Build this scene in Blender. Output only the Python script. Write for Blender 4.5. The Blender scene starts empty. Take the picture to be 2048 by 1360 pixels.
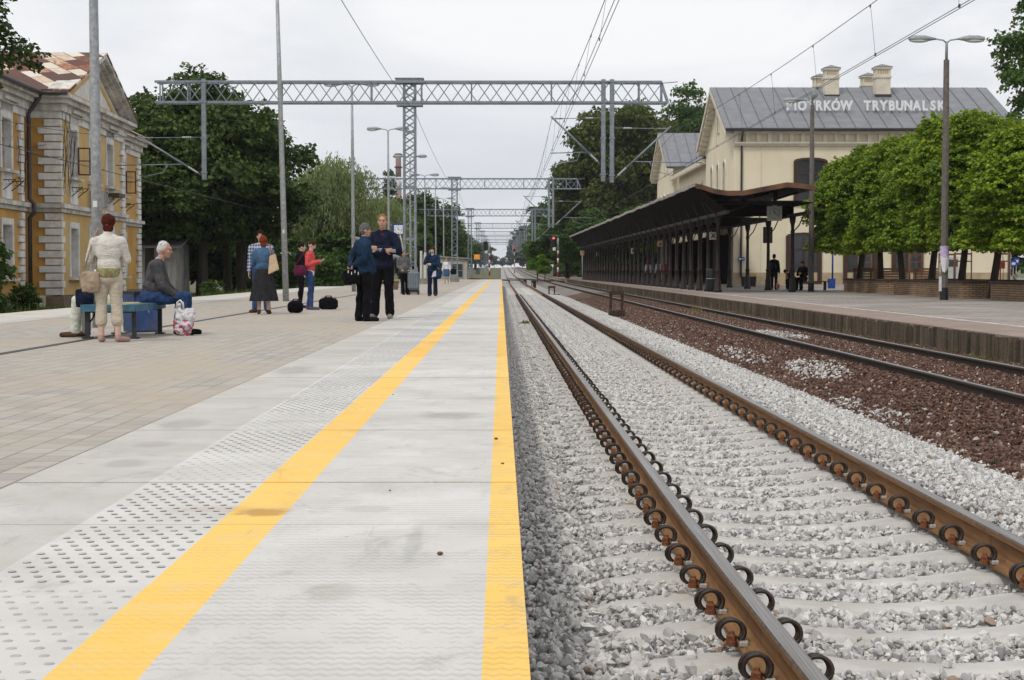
import bpy, bmesh, math, random
import numpy as np
from mathutils import Vector, Matrix, Euler
random.seed(7); R = math.radians
scene = bpy.context.scene
C = scene.collection

# ---------------------------------------------------------------- camera
F, VPX, VPY = 3400.0, 1002.0, 541.0
YAW, PITCH = math.atan((1024-VPX)/F), math.atan((680-VPY)/F)
cam_d = bpy.data.cameras.new('camera'); cam = bpy.data.objects.new('camera', cam_d); C.objects.link(cam)
cam.location = (0, 0, 0.9); cam.rotation_euler = (R(90)-PITCH, 0, -YAW)
cam_d.sensor_width = 36; cam_d.lens = F/2048*36; cam_d.clip_start = 0.1; cam_d.clip_end = 6000
scene.camera = cam
_M = cam.rotation_euler.to_matrix()
def at(px, py, d):
    """world point seen at pixel (px,py) of the 2048 px photo, at distance d along the track"""
    v = _M @ Vector(((px-1024)/F, -(py-680)/F, -1))
    return Vector((0, 0, 0.9)) + v*(d/v.y)
def atz(px, py, z):
    v = _M @ Vector(((px-1024)/F, -(py-680)/F, -1))
    return Vector((0, 0, 0.9)) + v*((z-0.9)/v.z)

# ---------------------------------------------------------------- materials
class N:
    """tiny node-tree writer"""
    def __init__(s, name):
        s.m = bpy.data.materials.new(name); s.m.use_nodes = True
        s.t = s.m.node_tree; s.t.nodes.clear()
        s.out = s.n('ShaderNodeOutputMaterial'); s.b = s.n('ShaderNodeBsdfPrincipled')
        s.l(s.b.outputs[0], s.out.inputs[0])
    def n(s, t, **k):
        x = s.t.nodes.new(t)
        for a, b in k.items(): setattr(x, a, b)
        return x
    def l(s, a, b): s.t.links.new(a, b)
    def put(s, sock, v):
        if hasattr(v, 'is_output') or isinstance(v, bpy.types.NodeSocket): s.l(v, sock)
        else:
            if isinstance(v, (tuple, list)) and len(v) == 3 and sock.type == 'RGBA': v = (*v, 1)
            sock.default_value = v
    def coord(s, kind='Object'): return s.n('ShaderNodeTexCoord').outputs[kind]
    def mapped(s, v, scale=(1,1,1), rot=(0,0,0), loc=(0,0,0)):
        m = s.n('ShaderNodeMapping'); s.l(v, m.inputs[0])
        m.inputs['Scale'].default_value = scale; m.inputs['Rotation'].default_value = rot; m.inputs['Location'].default_value = loc
        return m.outputs[0]
    def noise(s, v, scale, detail=4, rough=.55, dist=0):
        x = s.n('ShaderNodeTexNoise'); s.l(v, x.inputs['Vector'])
        x.inputs['Scale'].default_value = scale; x.inputs['Detail'].default_value = detail
        x.inputs['Roughness'].default_value = rough; x.inputs['Distortion'].default_value = dist
        return x.outputs[0]
    def math(s, op, a, b=0.0, c=None, clamp=False):
        x = s.n('ShaderNodeMath', operation=op, use_clamp=clamp)
        s.put(x.inputs[0], a); s.put(x.inputs[1], b)
        if c is not None: s.put(x.inputs[2], c)
        return x.outputs[0]
    def ramp(s, fac, stops, interp='LINEAR'):
        x = s.n('ShaderNodeValToRGB'); x.color_ramp.interpolation = interp
        e = x.color_ramp.elements
        while len(e) < len(stops): e.new(0.5)
        for i, (p, c) in enumerate(stops):
            e[i].position = p; e[i].color = (*c, 1) if isinstance(c, (tuple, list)) else (c, c, c, 1)
        s.l(fac, x.inputs[0]); return x.outputs[0]
    def mix(s, fac, a, b, mode='MIX'):
        x = s.n('ShaderNodeMix', data_type='RGBA', blend_type=mode)
        s.put(x.inputs[0], fac); s.put(x.inputs[6], a); s.put(x.inputs[7], b); return x.outputs[2]
    def smooth(s, v, lo, hi):
        x = s.n('ShaderNodeMapRange', interpolation_type='SMOOTHSTEP'); s.put(x.inputs[0], v)
        x.inputs[1].default_value = lo; x.inputs[2].default_value = hi; return x.outputs[0]
    def sep(s, v):
        x = s.n('ShaderNodeSeparateXYZ'); s.l(v, x.inputs[0]); return x.outputs
    def bump(s, h, strength=.3, dist=.01):
        x = s.n('ShaderNodeBump'); s.l(h, x.inputs['Height'])
        x.inputs['Strength'].default_value = strength; x.inputs['Distance'].default_value = dist
        s.l(x.outputs[0], s.b.inputs['Normal'])
    def set(s, col=None, rough=.8, metal=0, spec=.35):
        if col is not None: s.put(s.b.inputs['Base Color'], col)
        s.put(s.b.inputs['Roughness'], rough); s.put(s.b.inputs['Metallic'], metal)
        s.b.inputs['Specular IOR Level'].default_value = spec
        return s.m

def pm(name, col, var=.25, scale=6, rough=.8, metal=0, bump=.15, bscale=40, bdist=.01, col2=None, spec=.35, dirt=None, streak=False):
    """procedural paint: base colour with two scales of mottling, optional dirt colour, bump"""
    n = N(name); v = n.coord()
    if streak: v2 = n.mapped(v, (scale, scale, scale*.12)); f = n.noise(v2, 1, 5)
    else: f = n.noise(v, scale, 6)
    f = n.smooth(f, .3, .7)
    c2 = col2 or tuple(c*(1-var) for c in col); c1 = tuple(min(1, c*(1+var*.35)) for c in col)
    c = n.mix(f, c1, c2)
    if dirt: c = n.mix(n.math('MULTIPLY', n.smooth(n.noise(v, scale*.35, 7, .7), .48, .72), .8), c, dirt)
    if bump: n.bump(n.noise(v, bscale, 4), bump, bdist)
    return n.set(c, rough, metal, spec)

def leafmat(name, c_lo, c_hi, trans=.35, rough=.5):
    n = N(name); g = n.n('ShaderNodeNewGeometry'); oi = n.n('ShaderNodeObjectInfo')
    f = n.math('MULTIPLY_ADD', n.noise(n.coord(), .9, 2), 1.0, n.math('MULTIPLY_ADD', g.outputs['Random Per Island'], .7, -.35))
    f = n.math('ADD', f, n.math('MULTIPLY_ADD', oi.outputs['Random'], .2, -.1), clamp=True)
    c = n.mix(f, c_lo, c_hi); n.set(c, rough, 0, .16)
    tr = n.n('ShaderNodeBsdfTranslucent'); ms = n.n('ShaderNodeMixShader')
    n.l(n.mix(.5, c, (c_hi[0]*1.5, c_hi[1]*1.4, c_hi[2]*.5)), tr.inputs[0]); ms.inputs[0].default_value = trans
    n.l(n.b.outputs[0], ms.inputs[1]); n.l(tr.outputs[0], ms.inputs[2]); n.l(ms.outputs[0], n.out.inputs[0])
    return n.m

# ---------------------------------------------------------------- meshes
def quick(name, V, Fc, mats, smooth=False, mi=None):
    """numpy verts (n,3) and faces (m,k) to a mesh datablock"""
    V = np.asarray(V, dtype=np.float32); Fc = np.asarray(Fc, dtype=np.int32); k = Fc.shape[1]
    me = bpy.data.meshes.new(name); me.vertices.add(len(V)); me.vertices.foreach_set('co', V.ravel())
    me.loops.add(Fc.size); me.loops.foreach_set('vertex_index', Fc.ravel())
    me.polygons.add(len(Fc)); me.polygons.foreach_set('loop_start', np.arange(0, Fc.size, k, dtype=np.int32))
    if mi is not None: me.polygons.foreach_set('material_index', np.asarray(mi, dtype=np.int32))
    me.polygons.foreach_set('use_smooth', np.full(len(Fc), smooth))
    for m in (mats if isinstance(mats, (list, tuple)) else [mats]): me.materials.append(m)
    me.update(calc_edges=True); return me

def frame(d):
    d = Vector(d).normalized(); a = Vector((0, 0, 1)) if abs(d.z) < .95 else Vector((1, 0, 0))
    x = d.cross(a).normalized(); return x, x.cross(d).normalized(), d   # x side, y "up", d

class MB:
    def __init__(s): s.v = []; s.f = []; s.m = []; s.sm = []
    def add(s, vs, fs, m=0, smooth=False):
        o = len(s.v); s.v += [tuple(v) for v in vs]
        for f in fs: s.f.append(tuple(i+o for i in f)); s.m.append(m); s.sm.append(smooth)
        return s
    def box(s, x0, x1, y0, y1, z0, z1, m=0):
        v = [(x0,y0,z0),(x1,y0,z0),(x1,y1,z0),(x0,y1,z0),(x0,y0,z1),(x1,y0,z1),(x1,y1,z1),(x0,y1,z1)]
        return s.add(v, [(0,3,2,1),(4,5,6,7),(0,1,5,4),(1,2,6,5),(2,3,7,6),(3,0,4,7)], m)
    def cbox(s, c, sx, sy, sz, m=0, rz=0, bev=0):
        a, b = math.cos(rz), math.sin(rz)
        x, y, z = sx/2, sy/2, sz/2
        if bev:
            pts = [(-x+bev,-y),(x-bev,-y),(x,-y+bev),(x,y-bev),(x-bev,y),(-x+bev,y),(-x,y-bev),(-x,-y+bev)]
        else: pts = [(-x,-y),(x,-y),(x,y),(-x,y)]
        n = len(pts); k = 1-2*bev/max(sx, sy) if bev else 1
        vs = []
        levels = [(-z, k), (-z+bev, 1), (z-bev, 1), (z, k)] if bev else [(-z, 1), (z, 1)]
        for zz, kk in levels:
            vs += [(c[0]+(p*a-q*b)*kk, c[1]+(p*b+q*a)*kk, c[2]+zz) for p, q in pts]
        fs = [tuple(range(n-1, -1, -1)), tuple((len(levels)-1)*n+i for i in range(n))]
        for L in range(len(levels)-1):
            fs += [(L*n+i, L*n+(i+1) % n, (L+1)*n+(i+1) % n, (L+1)*n+i) for i in range(n)]
        return s.add(vs, fs, m)
    def bar(s, p0, p1, w, h=None, m=0):
        """square bar between points"""
        p0, p1 = Vector(p0), Vector(p1); h = h or w; x, y, d = frame(p1-p0); vs = []
        for p in (p0, p1): vs += [p-x*w/2-y*h/2, p+x*w/2-y*h/2, p+x*w/2+y*h/2, p-x*w/2+y*h/2]
        return s.add(vs, [(0,3,2,1),(4,5,6,7),(0,1,5,4),(1,2,6,5),(2,3,7,6),(3,0,4,7)], m)
    def tube(s, pts, r, n=8, m=0, cap=True, smooth=True, closed=False):
        pts = [Vector(p) for p in pts]; k = len(pts); rs = r if isinstance(r, (list, tuple)) else [r]*k
        vs = []; px = None
        for i, p in enumerate(pts):
            if closed: t = pts[(i+1) % k]-pts[i-1]
            else: t = pts[min(i+1, k-1)]-pts[max(i-1, 0)]
            t.normalize()
            if px is None: px = frame(t)[0]
            px = (px - t*px.dot(t)).normalized(); py = t.cross(px)
            vs += [p+(px*math.cos(2*math.pi*j/n)+py*math.sin(2*math.pi*j/n))*rs[i] for j in range(n)]
        fs = []
        for i in range(k if closed else k-1):
            a, b = i*n, ((i+1) % k)*n
            fs += [(a+j, a+(j+1) % n, b+(j+1) % n, b+j) for j in range(n)]
        s.add(vs, fs, m, smooth)
        if cap and not closed:
            o = len(s.v)-len(vs); s.f += [tuple(o+j for j in range(n-1, -1, -1)), tuple(o+(k-1)*n+j for j in range(n))]
            s.m += [m, m]; s.sm += [False, False]
        return s
    def lathe(s, prof, c=(0,0,0), n=16, m=0, smooth=True):
        vs = []; k = len(prof)
        for r, z in prof: vs += [(c[0]+r*math.cos(2*math.pi*j/n), c[1]+r*math.sin(2*math.pi*j/n), c[2]+z) for j in range(n)]
        fs = []
        for i in range(k-1): fs += [(i*n+j, i*n+(j+1) % n, (i+1)*n+(j+1) % n, (i+1)*n+j) for j in range(n)]
        fs += [tuple(range(n-1, -1, -1)), tuple((k-1)*n+j for j in range(n))]
        return s.add(vs, fs, m, smooth)
    def ell(s, c, r, m=0, rot=None, n=12, k=8, smooth=True):
        vs = []; c = Vector(c)
        for i in range(1, k):
            th = math.pi*i/k
            for j in range(n):
                a = 2*math.pi*j/n; vs.append(Vector((r[0]*math.sin(th)*math.cos(a), r[1]*math.sin(th)*math.sin(a), r[2]*math.cos(th))))
        vs.append(Vector((0, 0, r[2]))); vs.append(Vector((0, 0, -r[2])))
        if rot is not None: vs = [rot @ v for v in vs]
        vs = [c+v for v in vs]; fs = []
        for i in range(k-2): fs += [(i*n+j, (i+1)*n+j, (i+1)*n+(j+1) % n, i*n+(j+1) % n) for j in range(n)]
        t = (k-1)*n
        fs += [(t, j, (j+1) % n) for j in range(n)]+[(t+1, (k-2)*n+(j+1) % n, (k-2)*n+j) for j in range(n)]
        return s.add(vs, fs, m, smooth)
    def cap(s, p0, p1, r0, r1, m=0, n=12):
        """tapered capsule"""
        p0, p1 = Vector(p0), Vector(p1); x, y, d = frame(p1-p0); vs = []; rings = []
        for t in (-90, -60, -30, 0): rings.append((p0+d*r0*math.sin(R(t)), r0*math.cos(R(t))))
        for t in (0, 30, 60, 90): rings.append((p1+d*r1*math.sin(R(t)), r1*math.cos(R(t))))
        for p, r in rings:
            r = max(r, 1e-4); vs += [p+(x*math.cos(2*math.pi*j/n)+y*math.sin(2*math.pi*j/n))*r for j in range(n)]
        fs = [tuple(range(n-1, -1, -1)), tuple((len(rings)-1)*n+j for j in range(n))]
        for i in range(len(rings)-1): fs += [(i*n+j, i*n+(j+1) % n, (i+1)*n+(j+1) % n, (i+1)*n+j) for j in range(n)]
        return s.add(vs, fs, m, True)
    def prism(s, poly, axis, a, b, m=0):
        """extrude a 2-D polygon along axis 'x','y' or 'z' between a and b"""
        def P(p, t): return {'x': (t, p[0], p[1]), 'y': (p[0], t, p[1]), 'z': (p[0], p[1], t)}[axis]
        n = len(poly); vs = [P(p, a) for p in poly]+[P(p, b) for p in poly]
        fs = [tuple(range(n-1, -1, -1)), tuple(n+i for i in range(n))]+[(i, (i+1) % n, n+(i+1) % n, n+i) for i in range(n)]
        return s.add(vs, fs, m)
    def mesh(s, name, mats, fix=True):
        me = bpy.data.meshes.new(name); me.from_pydata(s.v, [], s.f)
        for m in (mats if isinstance(mats, (list, tuple)) else [mats]): me.materials.append(m)
        me.polygons.foreach_set('material_index', s.m); me.polygons.foreach_set('use_smooth', s.sm)
        if fix:
            bm = bmesh.new(); bm.from_mesh(me); bmesh.ops.recalc_face_normals(bm, faces=bm.faces); bm.to_mesh(me); bm.free()
        me.update(); return me
    def build(s, name, mats, parent=None, loc=None, rotz=0, fix=True):
        return link(name, s.mesh(name, mats, fix), parent, loc, rotz)

def link(name, me, parent=None, loc=None, rotz=0):
    o = bpy.data.objects.new(name, me); C.objects.link(o)
    if parent is not None: o.parent = parent
    if loc is not None: o.location = loc
    if rotz: o.rotation_euler.z = rotz
    return o
def tag(o, label, cat, group=None):
    o['label'] = label; o['category'] = cat
    if group: o['group'] = group
    return o
def thing(name, label, cat, loc=(0,0,0), rotz=0, group=None):
    o = bpy.data.objects.new(name, None); C.objects.link(o); o.empty_display_size = .3
    o.location = loc; o.rotation_euler.z = rotz
    return tag(o, label, cat, group)
def struct(o, kind='structure'): o['kind'] = kind; return o
def copy_tree(o, parent=None, loc=None, rotz=None, label=None, scale=None):
    c = o.copy(); C.objects.link(c)
    if parent is not None: c.parent = parent
    if loc is not None: c.location = loc
    if rotz is not None: c.rotation_euler.z = rotz
    if scale is not None: c.scale = scale
    if label: c['label'] = label
    for ch in list(o.children): copy_tree(ch, c)
    return c
def text_mesh(txt, size, depth, mat, thick=0, align='CENTER'):
    cu = bpy.data.curves.new('lettering', 'FONT'); cu.body = txt; cu.size = size; cu.extrude = depth; cu.offset = thick
    cu.align_x = align; cu.align_y = 'CENTER'; cu.resolution_u = 3
    o = bpy.data.objects.new('lettering', cu); C.objects.link(o); bpy.context.view_layer.update()
    me = bpy.data.meshes.new_from_object(o.evaluated_get(bpy.context.evaluated_depsgraph_get()))
    C.objects.unlink(o); bpy.data.objects.remove(o); me.materials.clear(); me.materials.append(mat)
    return me
# ---------------------------------------------------------------- world, sun, exposure
EXPO = 0.16
w = bpy.data.worlds.new('World'); scene.world = w; w.use_nodes = True; wt = w.node_tree; wt.nodes.clear()
def wn(t, **k):
    x = wt.nodes.new(t)
    for a, b in k.items(): setattr(x, a, b)
    return x
SUN_EL, SUN_AZ = R(52), R(215)          # azimuth from +Y, clockwise: behind the camera, to the left
wo = wn('ShaderNodeOutputWorld'); ba = wn('ShaderNodeBackground'); ba2 = wn('ShaderNodeBackground'); ad = wn('ShaderNodeAddShader')
sky = wn('ShaderNodeTexSky', sky_type='NISHITA'); sky.sun_disc = False; sky.sun_elevation = SUN_EL; sky.sun_rotation = SUN_AZ
sky.dust_density = 4; sky.air_density = 1.5
tc = wn('ShaderNodeTexCoord'); mp = wn('ShaderNodeMapping'); mp.inputs['Scale'].default_value = (1.0, 1.0, 3.4)
n1 = wn('ShaderNodeTexNoise'); n1.inputs['Scale'].default_value = 2.8; n1.inputs['Detail'].default_value = 7; n1.inputs['Roughness'].default_value = .55; n1.inputs['Distortion'].default_value = .7
cr = wn('ShaderNodeValToRGB'); cr.color_ramp.elements[0].position = .36; cr.color_ramp.elements[0].color = (.66, .685, .735, 1)
cr.color_ramp.elements[1].position = .60; cr.color_ramp.elements[1].color = (.87, .873, .89, 1)
L = wt.links.new
L(tc.outputs['Generated'], mp.inputs[0]); L(mp.outputs[0], n1.inputs['Vector']); L(n1.outputs[0], cr.inputs[0])
L(cr.outputs[0], ba.inputs[0]); ba.inputs[1].default_value = .97            # the closed cloud layer
L(sky.outputs[0], ba2.inputs[0]); ba2.inputs[1].default_value = .006        # a little blue sky light through it
L(ba.outputs[0], ad.inputs[0]); L(ba2.outputs[0], ad.inputs[1]); L(ad.outputs[0], wo.inputs[0])
sd = bpy.data.lights.new('sun', 'SUN'); so = bpy.data.objects.new('sun', sd); C.objects.link(so)
sd.energy = 1.5; sd.angle = R(10); sd.color = (1, .95, .87)
so.rotation_euler = Vector((math.sin(SUN_AZ)*math.cos(SUN_EL), math.cos(SUN_AZ)*math.cos(SUN_EL), math.sin(SUN_EL))).to_track_quat('Z', 'Y').to_euler()
so.location = (-30, -40, 60)
scene.view_settings.view_transform = 'Standard'; scene.view_settings.look = 'None'
scene.view_settings.exposure = EXPO; scene.view_settings.gamma = 1
scene.cycles.max_bounces = 6; scene.cycles.transparent_max_bounces = 6; scene.cycles.use_denoising = True

def rise(d):
    return 0.0 if d < 170 else 2.9*((d-170)/530)**1.4
DS = list(range(-10, 170, 10))+[170+20*i for i in range(0, 27)]
def swept(name, section, mats, ds=None, mi=0, z=0):
    mb = MB(); ds = ds or DS
    for i in range(len(ds)-1):
        for (x0, z0), (x1, z1) in zip(section[:-1], section[1:]):
            a, b = ds[i], ds[i+1]; ra, rb = rise(a)+z, rise(b)+z
            mb.add([(x0,a,z0+ra),(x1,a,z1+ra),(x1,b,z1+rb),(x0,b,z0+rb)], [(0,1,2,3)], mi)
    return mb.build(name, mats, fix=False)

# ---------------------------------------------------------------- ground sheets
gm = pm('ground_soil', (.14,.12,.075), .45, .35, .95, bump=.5, bscale=8, bdist=.05, col2=(.075,.095,.035))
mb = MB(); gy = [-60, 170]+[170+40*i for i in range(1, 16)]+[1100, 2500, 4500]
for i in range(len(gy)-1):
    a, b = gy[i], gy[i+1]; ra, rb = rise(min(a, 700)), rise(min(b, 700))
    mb.add([(-2500,a,-.85+ra),(2500,a,-.85+ra),(2500,b,-.85+rb),(-2500,b,-.85+rb)], [(0,1,2,3)])
struct(mb.build('ground', gm, fix=False))
def bedmat(name, cols, sc=26):
    n = N(name); v = n.coord()
    vo = n.n('ShaderNodeTexVoronoi'); n.l(v, vo.inputs['Vector']); vo.inputs['Scale'].default_value = sc
    s = n.sep(vo.outputs['Color']); c = n.ramp(s[0], [(0, cols[0]), (.5, cols[1]), (1, cols[2])])
    c = n.mix(n.smooth(n.noise(v, .5, 5), .35, .7), c, cols[3])
    n.bump(vo.outputs['Distance'], 1.0, .03); return n.set(c, .95)
m_bedw = bedmat('white_ballast', ((.28,.275,.27),(.40,.39,.38),(.52,.51,.49),(.38,.37,.35)))
m_bedb = bedmat('brown_ballast', ((.06,.03,.02),(.12,.065,.045),(.24,.16,.12),(.10,.065,.045)))
struct(swept('white_ballast_bed', [(.0,-.68),(.45,-.655),(3.2,-.655),(4.3,-.78)], m_bedw))
dsn = [d for d in DS if d <= 110]
struct(swept('brown_ballast_bed', [(4.05,-.762),(4.9,-.63),(5.2,-.535),(7.9,-.53)], m_bedb, dsn))
struct(swept('grey_ballast_bed', [(4.05,-.762),(4.9,-.63),(5.2,-.535),(7.9,-.53)], bedmat('grey_ballast', ((.16,.14,.13),(.26,.24,.22),(.36,.34,.32),(.2,.16,.13))), [d for d in DS if d >= 110]))

# ---------------------------------------------------------------- left platform
PEND = 172.0; XE = .065; XL = -10.45
def slab_material(name, flip=False):
    n = N(name); v = n.coord(); x, y, z = n.sep(v)[:3]
    if flip: x = n.math('SUBTRACT', XL+XE, x)                     # mirrored bands on the far side
    g = n.n('ShaderNodeNewGeometry').outputs['Random Per Island']
    def band(a, b): return n.math('MULTIPLY', n.math('GREATER_THAN', x, a), n.math('LESS_THAN', x, b))
    # chevron ribs, period 5.5 cm along the platform, zigzag 3.7 cm across
    zig = n.math('PINGPONG', x, .0185); rib = n.math('SINE', n.math('MULTIPLY', n.math('ADD', y, n.math('MULTIPLY', zig, .9)), 2*math.pi/.055))
    dia = n.math('MULTIPLY', n.math('SINE', n.math('MULTIPLY', n.math('ADD', x, y), 2*math.pi/.034)), n.math('SINE', n.math('MULTIPLY', n.math('SUBTRACT', x, y), 2*math.pi/.034)))
    edge, line, tact, back = band(-.043, 1), band(-1.01, -.80), band(-1.5, -1.01), band(-3, -1.5)
    tex = n.mix(back, rib, dia); tex = n.mix(tact, tex, (0, 0, 0)); tex = n.sep(tex)[0]
    tex = n.math('MULTIPLY', tex, n.smooth(n.noise(v, 3.5, 6, .7), .38, .60))
    big = n.noise(v, 1.3, 6, .62); fine = n.noise(v, 60, 3)
    base = n.mix(n.smooth(big, .35, .7), (.63,.615,.59), (.53,.515,.48))
    base = n.mix(back, base, n.mix(n.smooth(big, .3, .7), (.56,.545,.515), (.47,.45,.41)))
    base = n.mix(n.math('MULTIPLY', g, .30), base, (.36,.345,.32))
    yel = n.mix(n.math('MULTIPLY', g, .55), (.85,.56,.145), (.79,.41,.04)); yel = n.mix(n.math('MULTIPLY', n.smooth(n.noise(v, 5, 6, .75), .45, .7), .42), yel, (.66,.55,.33)); yel = n.mix(n.math('MULTIPLY', n.smooth(n.noise(n.mapped(v, (9,2.5,1)), 1, 6, .8), .60, .74), .4), yel, (.35,.26,.13))
    if flip: yel = n.mix(.75, yel, base)
    col = n.mix(n.math('MAXIMUM', edge, line), base, yel)
    col = n.mix(n.math('MULTIPLY', n.math('GREATER_THAN', tex, .25), n.math('MULTIPLY_ADD', line, -.10, .18)), col, (.16,.14,.11))    # dirt lying in the grooves
    col = n.mix(n.math('MULTIPLY', n.smooth(fine, .62, .75), .25), col, (.2,.18,.15))
    gum = n.n('ShaderNodeTexVoronoi'); n.l(v, gum.inputs['Vector']); gum.inputs['Scale'].default_value = 2.6
    col = n.mix(n.math('MULTIPLY', n.math('LESS_THAN', gum.outputs['Distance'], n.math('MULTIPLY', n.sep(gum.outputs['Color'])[0], .045)), .5), col, (.17,.16,.15))
    grime = n.math('MULTIPLY', n.smooth(n.noise(n.mapped(v, (2.2,1.1,1)), 1.6, 9, .78, .8), .52, .70), .42); col = n.mix(grime, col, n.mix(line, (.26,.24,.215), (.40,.27,.10)))
    sc = n.math('MULTIPLY', n.smooth(n.noise(n.mapped(v, (14,1.2,1), (0,0,.35)), 1, 5, .7), .64, .72), .3); col = n.mix(sc, col, (.30,.29,.28))
    # stains with shapes of their own
    w1 = n.math('MULTIPLY_ADD', n.noise(v, 7, 8, .72), 1.7, -.85)
    for (sx, sy, rx, ry, k, c) in [] if flip else [(-.31,10.5,.24,.34,.55,(.2,.2,.2)), (-.29,5.6,.035,.5,.4,(.25,.25,.245)), (-.9,6.32,.13,.13,.75,(.28,.11,.03)), (-1.02,6.4,.3,.1,.25,(.4,.22,.1)),
            (-1.87,15.3,.22,.9,.5,(.25,.23,.2)), (-1.85,9.95,.17,.45,.5,(.22,.2,.17)), (-1.75,7.9,.13,.22,.5,(.25,.22,.19)), (-1.8,8.8,.13,.2,.4,(.25,.22,.19)), (-.5,6.4,.12,.12,.35,(.25,.24,.22)),
            (-.48,4.75,.09,.2,.35,(.27,.25,.2)), (-.25,14.3,.3,.5,.2,(.3,.28,.25)), (-.6,21,.4,1.2,.25,(.3,.28,.25)), (-1.5,26,.5,.8,.35,(.28,.26,.23)), (-.5,24,.5,.5,.4,(.27,.25,.23)), (-1.2,34,.8,1.0,.35,(.28,.26,.23)), (-.5,31,.5,.8,.35,(.28,.26,.23))]:
        dx = n.math('DIVIDE', n.math('SUBTRACT', x, sx), rx); dy = n.math('DIVIDE', n.math('SUBTRACT', y, sy), ry)
        r = n.math('ADD', n.math('SQRT', n.math('ADD', n.math('MULTIPLY', dx, dx), n.math('MULTIPLY', dy, dy))), w1)
        m = n.math('MULTIPLY', n.math('SUBTRACT', 1.0, n.smooth(r, .45, 1.0)), k*.75); col = n.mix(m, col, c)
    n.bump(n.math('MULTIPLY_ADD', tex, .8, n.math('MULTIPLY', fine, .5)), .35, .003)
    return n.set(col, .78, 0, .3)
m_slab, m_slabf = slab_material('concrete_slab'), slab_material('concrete_slab_far_side', True)
def slabs(name, x0, x1, m):
    mb = MB(); y = 4.83-1.185*8; rnd = random.Random(3)
    while y < PEND:
        dz = rnd.uniform(-.002, .002); mb.box(x0, x1, y+.004, y+1.178, -.14, dz); y += 1.185
    return struct(mb.build(name, m, fix=False))
slabs('platform_edge_slabs', -2.06, XE, m_slab); slabs('platform_far_edge_slabs', XL, XL+2.0, m_slabf)
mb = MB(); dome = [(.0135,0),(.012,.0016),(.008,.0023),(.004,.0025)]; k = 0; y = 3.3
while y < 42:
    j = (y-4.83) % 1.185
    if .03 < j < 1.155:
        for c in range(7):
            mb.lathe(dome, (-1.462+c*.066+(k % 2)*.033, y, .0012), 8, 0)
    y += .08; k += 1
md = pm('worn_dome_top', (.45,.445,.43), .25, 30, .8, bump=.1)
mb.build('tactile_domes', md, fix=False)['kind'] = 'structure'
# paving of small blocks with drifts of sand
n = N('block_paving'); v = n.coord(); br = n.n('ShaderNodeTexBrick'); n.l(n.mapped(v, (1,1,1), (0,0,R(90))), br.inputs[0])
br.inputs['Scale'].default_value = 1; br.inputs['Brick Width'].default_value = .24; br.inputs['Row Height'].default_value = .16; br.inputs['Mortar Size'].default_value = .005
br.inputs['Color1'].default_value = (.42,.395,.355,1); br.inputs['Color2'].default_value = (.32,.302,.272,1); br.inputs['Mortar'].default_value = (.19,.155,.12,1); br.inputs['Bias'].default_value = -.1
sand = n.math('MAXIMUM', n.smooth(n.noise(n.mapped(v, (1,.4,1)), .55, 7, .68, .6), .40, .62), n.math('MULTIPLY', n.smooth(n.noise(v, 3, 5, .6), .5, .65), .5))
c = n.mix(n.math('MULTIPLY', sand, .82), br.outputs[0], n.mix(n.noise(v, 2.5, 5), (.45,.385,.30), (.37,.315,.245)))
c = n.mix(n.math('MULTIPLY', n.smooth(n.noise(v, 1.7, 5, .7), .58, .75), .4), c, (.16,.14,.12))
n.bump(n.math('MULTIPLY_ADD', br.outputs['Fac'], -.6, n.math('MULTIPLY', n.noise(v, 50, 3), .35)), .5, .006)
m_pave = n.set(c, .85)
mb = MB(); mb.box(-8.449, -2.061, -6, PEND, -.5, -.004); struct(mb.build('platform_paving', m_pave, fix=False))
mb = MB(); mb.box(-5.48, -5.36, -6, PEND, -.1, .0005); struct(mb.build('drainage_channel', pm('drain_metal', (.05,.05,.052), .3, 20, .6), fix=False))
m_conc = pm('old_concrete', (.30,.285,.26), .4, 2.5, .9, bump=.35, bscale=25, dirt=(.12,.105,.085))
mb = MB(); mb.box(-.12, -.03, -6, PEND-.02, -.85, -.142); mb.box(XL+.06, XL+.15, -6, PEND-.02, -.85, -.142); mb.box(XL+.16, -.13, PEND-.3, PEND-.05, -.85, -.145)
tag(mb.build('platform_wall', m_conc), 'grey concrete wall under the yellow edge of the near platform', 'wall')

# ---------------------------------------------------------------- right platform
XR, ZR = 7.85, -.10
n = N('old_platform_paving'); v = n.coord(); x, y, z = n.sep(v)[:3]
br = n.n('ShaderNodeTexBrick'); n.l(v, br.inputs[0]); br.inputs['Scale'].default_value = 1; br.inputs['Brick Width'].default_value = 1.0; br.inputs['Row Height'].default_value = .5; br.inputs['Mortar Size'].default_value = .02
br.inputs['Color1'].default_value = (.30,.265,.235,1); br.inputs['Color2'].default_value = (.24,.215,.195,1); br.inputs['Mortar'].default_value = (.09,.075,.065,1)
c = n.mix(n.math('MULTIPLY', n.smooth(n.noise(n.mapped(v, (.5,.25,1)), .8, 6, .65), .4, .68), .75), br.outputs[0], (.19,.165,.145))
c = n.mix(n.math('MULTIPLY', n.smooth(n.noise(v, .35, 5), .45, .65), .6), c, (.36,.33,.295))
c = n.mix(n.math('MULTIPLY', n.math('LESS_THAN', x, 9.2), .65), c, n.mix(n.smooth(n.noise(v, 2, 5), .3, .7), (.31,.215,.17), (.20,.145,.115)))
n.bump(n.noise(v, 12, 5), .4, .02); m_rp = n.set(c, .9)
mb = MB()
for a in range(12, 262, 10): mb.box(XR-.04, 70, a, a+10, -.9, ZR)
struct(mb.build('station_platform', m_rp, fix=False))
m_wl = pm('worn_white_paint', (.55,.53,.49), .5, 3, .8, bump=.1, col2=(.33,.29,.25))
mb = MB(); mb.box(9.24, 9.36, 12, 240, ZR-.02, ZR+.004); struct(mb.build('white_safety_line', m_wl, fix=False))
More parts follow.
